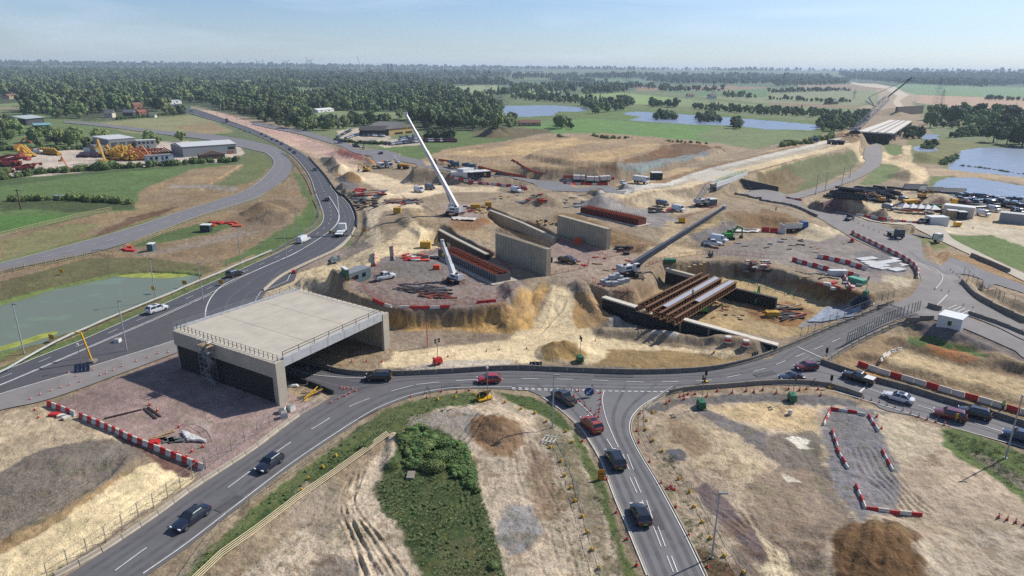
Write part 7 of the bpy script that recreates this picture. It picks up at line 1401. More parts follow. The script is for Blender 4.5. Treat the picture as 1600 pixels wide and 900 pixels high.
for pts, lb in [([(542,440),(560,437),(585,432)], 'red pedestrian fence round the green cabin'), ([(566,447),(577,460),(592,470),(640,478),(700,476),(760,471),(798,458)], 'red mesh fence round the front of the crane pad'), ([(625,405),(660,398),(690,392)], 'red mesh fence behind the crane pad'), ([(860,430),(890,424),(915,418),(920,410)], 'red mesh fence between the tall walls and haul ramp'), ([(945,403),(985,395),(1010,385)], 'red mesh fence left of the dark boomed crane'), ([(1008,418),(1040,406),(1090,398),(1150,398),(1200,404)], 'red mesh fence round the far rim of the pit'), ([(860,372),(900,385),(950,398)], 'red mesh fence behind the plain tall wall'), ([(1060,343),(1100,330),(1125,322)], 'orange mesh fence along the crane track'), ([(925,440),(945,452),(990,458)], 'red mesh fence before the concrete girder abutment'), ([(700,390),(760,395),(790,415),(800,428)], 'red mesh fence beside the shuttered trench')]:
    fence(pts, lb, 1.1, 2.0, redn, wires=5, post=.06, name='mesh_fence')
# traffic cones, every one a thing
cone_m = MB(); cone_m.box((0, 0, .03), (.42, .42, .06), mi=0).cyl((0, 0, .05), (0, 0, .32), .17, .12, 10, 0).cyl((0, 0, .32), (0, 0, .52), .12, .085, 10, 1).cyl((0, 0, .52), (0, 0, .76), .085, .035, 10, 0)
cone_me = cone_m.mesh('cone', [mat('cone_orange', S(216,66,40), .5), whitep])
def cones(pts, label, step=None, line=True, s=1.05):
    Q = along(pts, step) if line else [tuple(G(*p)[:2]) for p in pts]
    for x, y in Q: o = one('traffic_cone', cone_me, None, label, 'cone', label, loc=ground_pt(x, y)+Vector((0, 0, .09)), rz=random.uniform(0, 3)); o.scale = (s*.8,)*3
cones([(48,625),(63,618),(80,612),(95,607),(109,603),(125,598)], 'orange cone in the row along the left of the pale service road', line=False, s=1.15); cones([(157,588),(166,585),(177,580),(191,574),(213,566),(231,560),(247,554),(263,552)], 'orange cone in the row leading up to the bridge corner', line=False, s=1.15)
cones([(108,584),(120,589),(146,579)], 'orange cone around the solar trailer by the gantry', line=False); cones([(55,642),(60,653)], 'orange cone beside the upper red white row', line=False); cones([(234,633),(246,643),(280,668),(300,706),(317,699),(278,709),(292,714)], 'orange cone on the red gravel platform', line=False, s=1.15)
cones([(533,607),(538,609),(543,608),(550,609),(556,612),(546,616),(539,620),(529,624),(517,630)], 'orange cone on the gore beside the slip road merge', line=False, s=1.15); cones([(432,561),(481,578),(515,580),(530,560),(550,565),(573,565),(597,566),(614,584),(624,585)], 'orange cone along the roundabout inner barrier near the bridge', line=False); cones([(642,620),(667,623),(690,612),(714,613),(733,610)], 'orange cone on the verge of the central island', line=False)
cones([(881,611),(893,611),(904,612),(897,620),(906,628),(914,635),(923,643),(930,649),(935,653),(938,615),(938,625),(938,633),(936,645),(937,640),(928,616)], 'orange cone on the splitter island round the blue arrow sign', line=False, s=1.2)
cones([(1062,621),(1068,619),(1075,617),(1086,617),(1121,611),(1144,615),(1166,611),(1178,613),(1192,609),(1105,619),(1069,625),(1041,631),(1046,627)], 'orange cone behind the barrier between south and east arms', line=False, s=1.2); cones([(1213,614),(1232,609),(1249,611),(1282,619),(1278,610),(1260,609)], 'orange cone beside the generator before the east arm', line=False, s=1.2)
cones([(1349,623),(1375,631),(1400,639),(1425,648),(1450,657),(1476,664)], 'orange cone in the close row along the south side of the east arm', 1.25, s=1.1); cones([(1370,652),(1377,671)], 'toppled looking cone beside the gravel plot', line=False); cones([(1000,647),(995,673),(998,692),(1015,722),(1033,756),(1056,793),(1076,837),(1105,886)], 'orange cone on the right verge of the south arm', line=False); cones([(910,690),(948,750),(963,802),(980,842),(995,884)], 'orange cone on the left verge of the south arm', line=False)
cones([(1048,761),(1050,764),(1054,766),(1043,764)], 'orange cone in the clump on the verge right of the south arm', line=False); cones([(1460,453),(1482,457)], 'cone row across the works exit', 1.5); cones([(1485,423),(1498,434),(1510,440)], 'cone along the outer edge of the upper roundabout', 2.5); cones([(1302,334),(1330,345),(1355,356),(1380,367),(1403,378)], 'cone in the row beside the upper road', 3.0, s=1.2); cones([(1410,345),(1440,350),(1490,355),(1520,357)], 'cone around the site cabins', 5, s=1.3)
cones([(1180,352),(1200,353)], 'cone', 3) if False else None
cones([(1505,478),(1520,482)], 'cone before the white cabin', 2); cones([(1560,810),(1600,822)], 'orange cone in the stack at the bottom right', 1.0); cones([(930,548-15),(760,549),(700,557),(677,560),(780,547),(823,545)], 'orange cone along the front haul road', line=False, s=.9); cones([(1596,518),(1598,519)], 'cone at the right edge beside the works entry', line=False)
# yellow fence feet
yb = MB(); yb.box((0, 0, .25), (.55, .42, .42), tp=(.8, .8)).cyl((0, 0, .46), (0, 0, .6), .1, n=8); ybm = yb.mesh('fence_foot', mat('foot_yellow', S(216,168,44), .6, var=.15))
for grp, L_ in (('yellow ballast block on the central green verge', [(471,767),(505,731),(525,713),(482,749)]), ('yellow ballast block in the line left of the south arm', [(876,721),(882,744),(892,763),(899,784),(910,808),(918,833),(925,860),(936,889),(814,640),(836,646),(854,659),(884,675),(894,692),(860,700)]), ('yellow ballast block in the line right of the south arm', [(1020,645),(1010,658),(1009,672),(1020,689),(1035,706),(1061,749),(1078,769),(1084,793),(1097,817),(1110,842),(1131,870),(1162,896)]), ('yellow ballast block along the top of the central island', [(684,625),(712,621),(789,629),(740,617)]), ('yellow marker block on the haul road', [(1116,551)])):
    for p_ in L_: o = one('yellow_block', ybm, None, grp, 'ballast block', grp, loc=GF(*p_), rz=random.uniform(0, 3)); o.scale = (.78,)*3
# lamp posts
def lamp(px, py, yt, label, arm=1, x_t=None):
    b = GF(px, py); h = HT(b, x_t or px, yt)-b.z; th = .09+.0002*b.length; t = T('lamp_post', label, 'lamp post', 'lamp posts', loc=b, rz=0); P('post', MB().cyl((0, 0, 0), (0, 0, h), th, th*.7, 8), mat('lamp_grey', S(176,178,180), .5), t); P('lamp_head', MB().box((arm*.4, 0, h+.02), (1.0, .3, .14)), grey, t); P('base', MB().cyl((0, 0, -.1), (0, 0, .12), th*2.2, n=8), steel, t); return t
LP = [(38,553,472,'at the left edge beyond the pond road'),(199,551,468,'on the dark gore left of the bridge'),(244,468,402,'on the verge beside the end of the pond'),(318,474,410,'on the dark gore above the bridge deck'),(377,412,355,'on the verge of the bend, lowest of three'),(448,408,355,'beside the slip road below the white van'),(466,372,325,'on the verge inside the bend above the white van'),(496,338,290,'on the verge at the tightest part of the bend'),(863,668,586,'left of the dark grey pickup on the south arm'),(1112,872,768,'on the dirt right of the south arm'),(1571,716,612,'at the right edge below the east arm')]
for a in LP: lamp(a[0], a[1], a[2], 'tall slim lamp post '+a[3])
for i, (x, y, yt) in enumerate([(309,182,163),(325,187,165),(341,194,169),(357,200,172),(372,205,176),(386,209,179),(345,174,160),(436,185+20,188)]): lamp(x, y, yt, 'lamp post in the row beside the far trunk road, number from the left unseen' if False else 'thin lamp post in the row along the far trunk road')
for a in [(1274,304,272,'at the foot of the new link road'),(1289,299,270,'second up the new link road'),(1315,290,262,'third up the new link road'),(1327,280,258,'highest on the new link road')]: lamp(a[0], a[1], a[2], 'slim lamp post '+a[3])
# lighting towers on generators
def tower(px, py, yt, label, c_, s=1.0):
    b = GF(px, py); h = HT(b, px, yt)-b.z; t = T('lighting_tower', label, 'lighting tower', 'mobile lighting towers', loc=b, rz=random.uniform(0, 3)); g = P('generator', MB().hexa([(-.9*s, -.55*s, .35*s), (.9*s, -.55*s, .35*s), (.9*s, .55*s, .35*s), (-.9*s, .55*s, .35*s)], [(-.75*s, -.45*s, 1.35*s), (.75*s, -.45*s, 1.35*s), (.75*s, .45*s, 1.35*s), (-.75*s, .45*s, 1.35*s)]), c_, t)
    for q in (-1, 1): P('wheel', MB().cyl((0, q*.6*s, .3*s), (0, q*.45*s, .3*s), .3*s, n=10), dark, t); P('outrigger', MB().beam((q*.9*s, -.7*s, .15), (q*.9*s, .7*s, .15), .08, .08), steel, t)
    P('mast', MB().cyl((0, 0, 1.2*s), (0, 0, h), .06, .045, 6), steel, t)
    for x, z in ((-.35, 0), (.35, 0), (-.35, -.45), (.35, -.45)): P('lamp', MB().box((x*1.2, 0, h+z-.1), (.34, .2, .3)), dark, t)
    P('crossbar', MB().box((0, 0, h-.05), (1.0, .06, .06)), steel, t); return t
tower(906,566,526,'green lighting tower behind the roundabout barrier beside the sandy heap', green); tower(1095,638,588,'green lighting tower at the top of the dark path right of the south arm', green, 1.05); tower(1237,627,585,'green lighting tower on grey gravel before the east arm', green, 1.05); tower(684,569,530,'red lighting tower behind the roundabout barrier near the bridge', redp, .95)
tower(1352,463,432,'green lighting tower at the right rim of the pit', green, 1.0); tower(459,429,424,'small red generator beside the slip road barrier', redp, .9); tower(1331,378,360,'lighting tower at the head of the curved red white row', redp, .9); tower(1110,402,392,'small lighting tower on the far rim of the pit', dgrey, .8)
# solar camera trailers, gantry, signs
def solart(px, py, label, mast, rz):
    b = GF(px, py); t = T('solar_trailer', label, 'solar trailer', 'solar camera trailers', loc=b, rz=rz); P('frame', MB().box((0, 0, .25), (2.6, 1.3, .18)).beam((-1.1, .5, .3), (-1.1, .2, 1.6), .08, .08).beam((1.1, .5, .3), (1.1, .2, 1.6), .08, .08), yellow, t)
    for x in (-.92, -.31, .31, .92): P('solar_panel', MB().beam((x, -.75, .35), (x, .25, 1.65), .56, .05), solar, t)
    P('mast', MB().cyl((-.2, .7, .2), (-.2, .7, mast), .07, n=6), steel, t); P('camera', MB().box((-.2, .7, mast), (.3, .3, .35)), whitep, t)
solart(130,582,'solar panel camera trailer beside the yellow gantry post',5.2,R(20)); solart(757,624,'solar panel camera trailer at the top of the central island',6.0,R(-150))
b = GF(145,569); t = T('gantry_post', 'bright yellow gantry post with short arm on a concrete foot', 'gantry', loc=b); hh = HT(b, 136, 520)-b.z
P('post', MB().beam((0, 0, .6), (-1.0, 0, hh), .22, .22), yellow, t); P('arm', MB().beam((-.9, 0, hh), (-2.6, .6, hh-.1), .18, .18), yellow, t); P('footing', MB().box((0, 0, .4), (1.3, 1.3, .9)), concg, t)
def sign(px, py, w_, h, leg, label, c_, rz=0, kind_='rect', name='road_sign', deco=None):
    b = ground_pt(*G(px, py)[:2]); t = T(name, label, 'sign', 'signs', loc=b, rz=rz); z = leg+h/2
    if kind_ == 'round': q = P('plate', MB().cyl((0, -.03, z), (0, .03, z), h/2, n=24), c_, t)
    else: q = P('plate', MB().box((0, 0, z), (w_, .06, h)), c_, t)
    for s in (-1, 1): P('leg', MB().beam((s*w_*.35, .08, 0), (s*w_*.3, .08, z), .06, .06), steel, t)
    if deco: deco(q, z)
    return t
def arrow(q, z):
    m1 = MB(); y = -.045; m1.beam((.42, y, z+.42), (-.35, y, z-.35), .02, .16, up=(0, 1, 0)) if False else None
    def pl(p, w2): m1.hexa([(a, y, b) for a, b in p], [(a, y-.02, b) for a, b in p])
    pl([(.38,.50),(.50,.38),(-.10,-.22),(-.22,-.10)] if False else [(.36,z+.48),(.48,z+.36),(-.14,z-.26),(-.26,z-.14)], 0); pl([(-.5,z-.5),(.15,z-.42),(-.05,z-.25),(-.25,z-.05),(-.42,z+.15)], 0); P('arrow', m1, whitep, q); P('rim', MB().cyl((0, -.02, z), (0, .02, z), .83, n=24), whitep, q)
sign(920,621,1.5,1.56,.35,'round blue sign with white arrow pointing down left on the splitter island', bluep, kind_='round', deco=arrow)
def chev(n_, d=-1, c1_=None):
    def f(q, z):
        for k in range(n_):
            x = (k-(n_-1)/2)*.72; m1 = MB(); y = -.045
            for s in (1, -1): p_ = [(x+.22*-d-.0, z), (x-.08*-d, z+s*.34), (x-.30*-d, z+s*.34), (x+.0*-d, z)]; m1.hexa([(a, y, b) for a, b in p_], [(a, y-.015, b) for a, b in p_])
            P('chevron', m1, whitep, q)
    return f
sign(837,573,2.3,.85,.15,'black board with two white chevrons pointing left on the roundabout', mat('sign_black', S(30,32,38), .5), 0, name='chevron_board', deco=chev(3, -1)); sign(1179,557,1.6,.85,.15,'black board with white chevrons at the right of the roundabout', mat('sign_black', S(30,32,38)), R(25), name='chevron_board', deco=chev(2, -1))
def dino(q, z):
    P('symbol', MB().box((0, -.045, z+.12), (.75, .02, .14)).box((.0, -.045, z-.28), (.7, .02, .07)), dark, q)
sign(939,750,.95,1.5,.05,'orange diversion sign with dark marks on the left verge of the south arm', mat('sign_orange', S(224,140,30), .6), 0, deco=dino); sign(1493,662,.5,.9,.9,'small yellow sign beside the queueing dark red car', yellow, R(20))
for px, py, lb in [(82,534,'yellow sign board beside the crash barrier at the left'),(289,447,'dull ochre sign board by the pond end'),(346,446,'dull ochre sign board on the dark gore'),(97,429,'bright yellow post sign on the far pond bank'),(517,367,'ochre sign board on the hatched island'),(569,364,'ochre sign board on the stony verge beside the haul road'),(241,456,'yellow tag board low on the lamp post by the pond')]:
    sign(px, py, 1.5, 1.0, .5, lb, mat('sign_ochre', S(196,150,50), .7) if 'bright' not in lb and 'tag' not in lb else yellow, R(-20))
# triangular temporary sign frames seen from behind
for px, py, lb in [(668,617,'dark triangular sign frame at the verge cones'),(925,613,'dark triangular frame behind the blue arrow sign'),(1272,603,'grey triangular sign frame by the east arm'),(1053,617,'grey bicycle like sign frame at the corner of the south arm')]:
    b = ground_pt(*G(px, py)[:2]); m1 = MB(); m1.beam((-.6, 0, .3), (.6, 0, .3), .05, .05).beam((.6, 0, .3), (0, .1, 1.5), .05, .05).beam((0, .1, 1.5), (-.6, 0, .3), .05, .05).beam((0, .1, 1.4), (.2, .9, 0), .05, .05).beam((-.6, 0, .3), (-.6, .3, 0), .05, .05); one('sign_frame', m1, dgrey, lb, 'sign', 'signs', loc=b)
# traffic signals
for px, py, lb in [(1290,562,'black traffic signal on a yellow base at the end of the climbing road'),(1297,606,'traffic signal beside the east arm near the generator'),(1102,598,'dark temporary signal head on a post at the outer edge of the roundabout')]:
    b = ground_pt(*G(px, py)[:2]); t = T('traffic_signal', lb, 'traffic light', 'temporary traffic signals', loc=b); P('post', MB().cyl((0, 0, 0), (0, 0, 1.6), .06, n=8), steel, t); P('signal_head', MB().box((0, 0, 2.0), (.35, .3, 1.0)), dark, t); P('base', MB().box((0, 0, .2), (.8, .6, .4)), yellow, t)
# pipes beside the central verge
pq = [G(298,905), G(345,862), G(400,822), G(460,778), G(520,736), G(565,704), G(604,676)]
for k in range(4):
    V_ = []; m1 = MB(); of = Vector((.55, -.83, 0))*(k*.36); pts = [Vector((p.x, p.y, HG(p.x, p.y)+.2))+of for p in pq]
    for a, b in zip(pts[:-1], pts[1:]): m1.cyl(a-pts[0], b-pts[0], .052, n=8)
    one('long_pipe', m1, ypipe, ['first','second','third','fourth'][k]+' of the four long cream pipes beside the verge, counted from the road', 'pipe', 'four long pipes', loc=pts[0])
# things on the red platform
def rod(px0, py0, px1, py1, w_, h, m_, label, name='beam', cat_='beam', z=0, grp=None):
    a, b = G(px0, py0), G(px1, py1); a.z += h/2+z; b.z += h/2+z; return one(name, MB().beam(Vector((0, 0, 0)), b-a, w_, h), m_, label, cat_, grp, loc=a)
rod(163,655,221,641,.3,.2,mat('dark_steel', S(58,44,42), .7),'long dark steel beam lying on the red gravel'); rod(225,639,244,655,.35,.2,mat('dark_steel', S(58,44,42)),'dark steel beam, left of the crossed pair'); rod(231,637,251,652,.28,.2,mat('dark_steel', S(58,44,42)),'dark steel beam, right of the crossed pair')
for i in range(9): x = 235+random.uniform(-3, 6)+i*1.5; rod(x, 684-i*.9+random.uniform(-2, 2)+6, x+22+random.uniform(-4, 4), 676-i+random.uniform(-2, 2)+6, .22, .1, wood if i % 3 else steel, 'weathered plank or tube in the stack on the red gravel', 'plank', 'plank', .1*(i % 3), 'planks on the red gravel')
for i in range(5):
    a, b = G(285+i*2, 677+i*3.2), G(322-i*2, 690-i*.5+2); a.z += .3; b.z += .3; m1 = MB(); d = b-a
    for k in range(6): m1.cyl(d*(k/6)+Vector((0, 0, .06*math.sin(k*2+i))), d*((k+1)/6)+Vector((0, 0, .06*math.sin(k*2+2+i))), .22+.05*math.sin(k+i), .24, 8)
    one('wrapped_bundle', m1, wrap, 'white wrapped bundle in the heap on the red gravel', 'bundle', 'wrapped bundles', loc=a, smooth=True)
m1 = MB(); p_ = G(262,690)
for k in range(7): m1.box((random.uniform(-1.6, 1.6), random.uniform(-.5, .5), .12), (1.6, .7, .22), random.uniform(0, 3))
one('tarpaulin', m1, mat('grey_sheet', S(96,104,104), .6, bump=.8), 'crumpled grey sheet between planks and wrapped bundles', 'sheet', loc=p_)
one('red_crate', MB().box((0, 0, .25), (1.3, .9, .5)), redp, 'red crate below the plank stack', 'crate', loc=G(242,693)); one('red_crate', MB().box((0, 0, .2), (1.5, .9, .4)), redp, 'red panel pile beside the upper red white row', 'panel', loc=G(86,649)); one('broken_sheet', MB().box((0, 0, .15), (1.3, .8, .3), .5), whitepl, 'white broken sheet beside the red panel pile', 'panel', loc=G(97,650)); one('broken_sheet', MB().box((0, 0, .15), (1.1, .8, .3), 1.0), whitepl, 'second white broken panel nearer the row gap', 'panel', loc=G(104,653))
fence([(287,663),(302,662),(315,668),(326,676),(332,690)], 'white and red pedestrian rail round the wrapped bundles', 1.0, 1.9, whitepl, wires=6, post=.06, name='mesh_fence')
for i, p_ in enumerate([(442,644),(455,641),(444,652)]):
    m1 = MB(); m1.box((0, 0, .45), (1.05, 1.05, .9), tp=(.92, .92)); t = T('bulk_bag', ['white bulk bag at the back left of three beside the road','white bulk bag at the right of three beside the road','white bulk bag nearest the camera of three beside the road'][i], 'bag', 'white bulk bags by the road', loc=G(*p_), rz=i); P('bag', m1, wrap, t); P('fill', MB().box((0, 0, .92), (.85, .85, .08)), mat('grey_fill', S(150,146,140), .9), t)
bb_ = G(184,535); t = T('bulk_bag', 'white bulk bag alone on the dark gore', 'bag', loc=bb_); P('bag', MB().box((0, 0, .4), (1.2, 1.1, .8), tp=(.9, .9)), wrap, t); P('fill', MB().box((0, 0, .82), (.9, .8, .06)), mat('grey_fill', S(150,146,140)), t)
# clutter under the bridge end
for i in range(8): rod(470+random.uniform(-12, 8), 622+random.uniform(-6, 6), 498+random.uniform(-10, 8), 612+random.uniform(-6, 6), .1, .1, [steel, yellow, dgrey][i % 3], 'tube in the pile of fence parts by the bridge mouth', 'tube', 'tube', random.uniform(0, .5), 'tubes by the bridge mouth')
fence([(468,648),(488,636),(508,626)], 'leaning white slatted panels beside the merge', 1.0, 1.2, whitep, wires=4, post=.06); one('white_tarp', MB().box((0, 0, .2), (2.0, .7, .3), .2, tp=(.7, .6)), wrap, 'white sheeted bundle under the bridge mouth', 'bundle', loc=G(457,604))
# drums, white capped posts, bins on the haul road edge
for i, (x, y) in enumerate([(1137,535),(1165,541)]): t = T('tank', ['red and white round drum, left of the pair behind the chevrons','red and white round drum, right of the pair behind the chevrons'][i], 'drum', loc=G(x, y)); P('drum', MB().cyl((0, 0, 0), (0, 0, 1.3), .62, n=14), whitepl, t); P('band', MB().cyl((0, 0, .35), (0, 0, .9), .64, n=14), redp, t)
one('white_cylinder', MB().cyl((0, 0, 0), (0, 0, .9), .3, n=10), whitepl, 'small pale cylinder standing on the yellow dirt', 'drum', loc=G(1234,648)); m1 = MB()
for k in range(5): m1.box((0, 0, .35+k*.55), (.55-.05*k, .4, .3))
one('boundary_pole', MB().cyl((0, 0, 0), (0, 0, 5), .12, n=8), mat('red_white_pole', S(214,120,116), .6), 'red and white banded pole behind the haul road', 'pole', loc=G(668,541))
b = G(858,690); t = T('metal_frame', 'white tubular steps frame lying in the dug hole', 'frame', loc=b, rz=R(70))
for k in range(4): P('rung', MB().beam((-.8, k*.55-.8, .5), (.8, k*.55-.8, .2), .09, .09), whitep, t)
for s in (-.8, .8): P('side_rail', MB().beam((s, -1, .5), (s, 1, .4), .09, .09), whitep, t)
for i, (x, y, s) in enumerate([(647,717,1.0),(642,745,1.0)]): one('manhole_slab', MB().box((0, 0, .2), (1.0, 1.6, .4)), concg, ['pale concrete slab in the green patch, upper one','pale concrete slab in the green patch, lower one'][i], 'slab', loc=G(x, y))
# cabins and containers
def cabin(px, py, px2, py2, dep, h, label, c_, wins=((.45,.6,.4,.75),), doors=(), roofm=whitep, name='site_cabin', cat_='cabin'):
    return bldg(name, label, cat_, (px, py), (px2, py2), dep, h, 'flat', 0, c_, roofm, doors, wins, over=.06)
cabin(1462,511,1500,518,4.5,2.7,'white site cabin with dark window beside the works entry', met('white_cabin', (214,216,218), .5), sidewins=None) if False else cabin(1462,511,1500,518,4.5,2.7,'white site cabin with dark window beside the works entry', met('white_cabin', (214,216,218), .5))
cabin(546,438,580,434,3.0,2.7,'green and grey container cabin on the left of the crane pad', mat('cabin_green_grey', S(96,112,118), .6), ((.15,.4,.4,.75),(.6,.75,.4,.75)), roofm=grey); cabin(541,439,546,439,3.0,2.8,'green end box of the container cabin', green, ())
cabin(704,279,730,279,4,3.0,'white container left of the navy cabin', met('white_cabin', (214,216,218), .5), ()); cabin(724,274,745,271,4,3.0,'second pale container behind the navy cabin', met('white_cabin', (214,216,218), .5), ()); cabin(734,280,767,277,6,3.2,'navy blue site cabin with yellow marks in the compound', mat('navy_cabin', S(28,38,64), .5), ((.1,.22,.3,.7),(.75,.83,.3,.7))); one('cabin_sign', MB().box((0, 0, 0), (1.0, .1, 1.2)), yellow, 'yellow sign on the navy cabin wall', 'sign', loc=GF(758,278)+Vector((0, -.3, 1.8)))
cabin(1453,353,1481,354,4,3.3,'white site cabin beside the access road', met('white_cabin', (214,216,218), .5), ()); cabin(1472,337,1520,342,5,4.2,'long white tent hall behind the site cabin', whitepl, (), roofm=whitep); cabin(1560,347,1606,352,4,3.6,'long grey container at the right edge of the yard', met('pale_grey_box', (150,156,160), .5), (), roofm=met('grey_box_roof', (190,190,186))); cabin(1497,343,1510,344,3,3.0,'navy container before the long white tent hall', mat('navy_cabin', S(28,38,64)), ()); cabin(1480,341,1496,342,3,3.0,'beige container before the long white tent hall', mat('beige_box', S(170,150,110), .6), ())
cabin(313,363,328,363,2.5,2.4,'dark green container beside the orange netting hill', mat('dark_green_box', S(44,60,56), .6), ()); cabin(230,393,239,393,2.2,2.2,'small teal container by the junction', mat('teal_box', S(80,104,108), .6), ()); cabin(1108,322,1120,322,3,2.6,'grey container behind the small crawler crane', mat('cabin_green_grey', S(96,112,118)), ()); cabin(1018,281,1035,281,4,3,'green tank container beside the white van', mat('dark_green_box', S(44,60,56)), ())
one('yellow_cabin', MB().box((0, 0, 1), (2.6, 1.6, 2)), mat('yellow_machine', S(206,160,50), .6, var=.15), 'yellow machine box at the head of the haul road', 'machine', loc=G(621,333)); one('yellow_compressor', MB().box((0, 0, .9), (3.0, 1.7, 1.8)), mat('yellow_machine', S(206,160,50)), 'yellow compressor beside the cut left of the concrete ring', 'machine', loc=G(665,387)); one('yellow_tank', MB().cyl((-1, 0, 1), (1, 0, 1), 1.0, n=12), yellow, 'yellow tank beside the white site cabin', 'tank', loc=G(1495,354)); one('yellow_tank', MB().cyl((0, 0, 0), (0, 0, 4), 1.2, n=12), yellow, 'upright yellow silo behind the white tent hall', 'tank', loc=G(1489,326)); one('yellow_disc', MB().cyl((0, 0, .2), (0, .3, 1.6), 1.3, n=14), yellow, 'round yellow tank on the pad below the crawler crane', 'tank', loc=G(1066,348)); one('yellow_skip', MB().box((0, 0, .6), (2.6, 1.5, 1.2), tp=(1.15, 1.1)), mat('yellow_machine', S(206,160,50)), 'yellow skip at the left of the pit', 'skip', loc=G(1206,494)); one('orange_plant', MB().box((0, 0, .8), (2.4, 1.5, 1.6), tp=(.8, .9)), orange, 'orange compressor in front of the plain tall wall', 'machine', loc=G(903,380)); one('orange_plant', MB().box((0, 0, .6), (1.9, 1.3, 1.2), tp=(.8, .9)), orange, 'orange pump left of the small crane on the pad', 'machine', loc=G(682,421)); one('yellow_plant', MB().box((0, 0, .8), (3.4, 1.6, 1.6)), mat('yellow_machine', S(206,160,50)), 'yellow plant right of the tall white crane', 'machine', loc=G(743,326)); one('yellow_plant', MB().box((0, 0, .9), (2.4, 1.6, 1.8)), mat('yellow_machine', S(206,160,50)), 'yellow plant at the corner of the grey retaining wall', 'machine', loc=G(763,323)); one('green_skip', MB().box((0, 0, .5), (2.6, 1.6, 1.0), tp=(1.1, 1.1)), green, 'green skip beside the red fence at the pit rim', 'skip', loc=G(1047,410)); one('black_bin', MB().box((0, 0, .6), (1.8, 1.4, 1.2)), dark, 'black bin between the tall walls', 'bin', loc=G(858,409))
for i, x in enumerate([1412,1424,1436,1447,1457]):
    b = G(x, 332-(2-i)*.3+i*.5); t = T('peaked_tent', 'white peaked canopy in the row of five beside the long tent hall', 'tent', 'row of five white canopies', loc=b); P('canopy', MB().add([(-2, -2, 2.2), (2, -2, 2.2), (2, 2, 2.2), (-2, 2, 2.2), (0, 0, 3.8)], [(0, 1, 4), (1, 2, 4), (2, 3, 4), (3, 0, 4), (3, 2, 1, 0)]), whitep, t)
    for q in ((-1.9, -1.9), (1.9, -1.9), (1.9, 1.9), (-1.9, 1.9)): P('leg', MB().box((q[0], q[1], 1.1), (.12, .12, 2.2)), steel, t)
darkst_ = mat('dark_steel', S(58,44,42), .7)
def jumble(px0, px1, py0, py1, n_, mats_, label, grp, name='timber', ln=(2, 5), th=.3):
    for i in range(n_):
        p_ = GF(random.uniform(px0, px1), random.uniform(py0, py1)); L_ = random.uniform(*ln); a = random.choice([-.5, -.45, .1, .6])+random.uniform(-.15, .15); one(name, MB().box((0, 0, th/2), (L_, th*random.uniform(1, 3), th*random.uniform(.6, 1.6))), random.choice(mats_), label, name.replace('_', ' '), grp, loc=p_, rz=a)
# black pipes in rows
pm_ = MB()
V_ = []
for k in range(3): pm_.cyl((-3, 0, .55+0*k), (3, 0, .55), .55, n=12) if k == 0 else None
pipe_me = pm_.mesh('pipe', blackpipe, True)
n_ = 0
for r_ in range(7):
    for i in range(13-r_ % 2):
        x = 1296+i*7.2+r_*4.4; y = 309-r_*2.6+i*.55
        if x > 1402 or (r_ > 4 and i < 3): continue
        b = G(x, y); o = one('large_pipe', pipe_me, None, 'black pipe in the field of stacked pipes behind the reddish heaps', 'pipe', 'field of black pipes', loc=b+Vector((0, 0, random.choice([0, 0, 1.05]))), rz=R(-52+random.uniform(-3, 3))); o.scale = (.9, 1, 1); n_ += 1
for gi_, (x0, y0, nn, dx) in enumerate([(1427,297,6,4.5),(1452,300,5,4.5),(1488,302,5,3.8)]):
    for i in range(nn): b = G(x0+i*.8*(1), y0-i*1.5+1); o = one('large_pipe', pipe_me, None, ['black pipe in the left stack by the right lake','black pipe in the middle stack by the right lake','black pipe in the right stack by the right lake'][gi_], 'pipe', 'pipe stacks by the lake', loc=b, rz=R(-8)); o.scale = (1.7, 1, 1)
for i in range(26): b = G(1510+random.uniform(0, 90), 314+random.uniform(0, 12)); o = one('large_pipe', pipe_me, None, 'dark pipe in the jumbled stock at the right edge of the yard', 'pipe', 'jumbled dark stock', loc=b, rz=random.uniform(-.5, .3)); o.scale = (random.uniform(.4, 1.2), .8, random.uniform(.6, 1.1))
for i in range(34):
    px, py = 1500+(i % 17)*6+random.uniform(-1.5, 1.5), 309+(i//17)*7+(i % 17)*.55+random.uniform(-1, 1); fc(px, py, random.choice((4, -4, 2)), random.uniform(-3, 2), random.choice(['black','darkgrey','navy','grey','white','maroon']), 'parked vehicle or plant in the dark rows beside the right lake', random.choice(['van','suv','pickup','van']), 'parked rows beside the right lake', 'vehicle', 1.15, 'parked_vehicle')
for x, y, k_, lb in ((1552,330,'white','white van alone on the yard below the parked rows'),(1590,334,'darkgrey','grey van at the right edge of the yard below the parked rows'),(1536,337,'white','white van behind the long grey container'),(1412,316,'darkgrey','dark van beside the yellow hopper machine'),(1388,328,'grey','grey van beside the orange excavators'),(1060,330,'white','white van on the pale pad near the crawler crane'),(1035,322,'darkgrey','dark pickup on the pale pad near the crawler crane'),(655,300,'white','white van on the haul road above the rusty row'),(672,296,'darkgrey','dark van on the haul road above the rusty row'),(806,300,'white','white van below the end of the cabin compound')): fc(x, y, 5, 1, k_, lb, 'van', 'vans about the works', 'van', 1, 'van')
jumble(1400,1500,326,334,22,[darkst_, grey, whitepl, redp],'stored item in the clutter between the white canopies and cabins','clutter by the canopies','stored_member',(1.5,4),.6); jumble(770,850,300,318,16,[darkst_, wood, redp, grey],'item strewn on the ground below the cabin compound','items below the compound','stored_member',(1,3.5),.35); jumble(900,1010,398,430,14,[darkst_, wood, redp],'small item on the pad left of the pale block stack','items on the middle pad','stored_member',(.8,2),.25); jumble(1150,1290,372,395,14,[darkst_, wood, grey],'small item on the grey laydown ground behind the barrier rows','items on the laydown ground','stored_member',(1,2.5),.25)
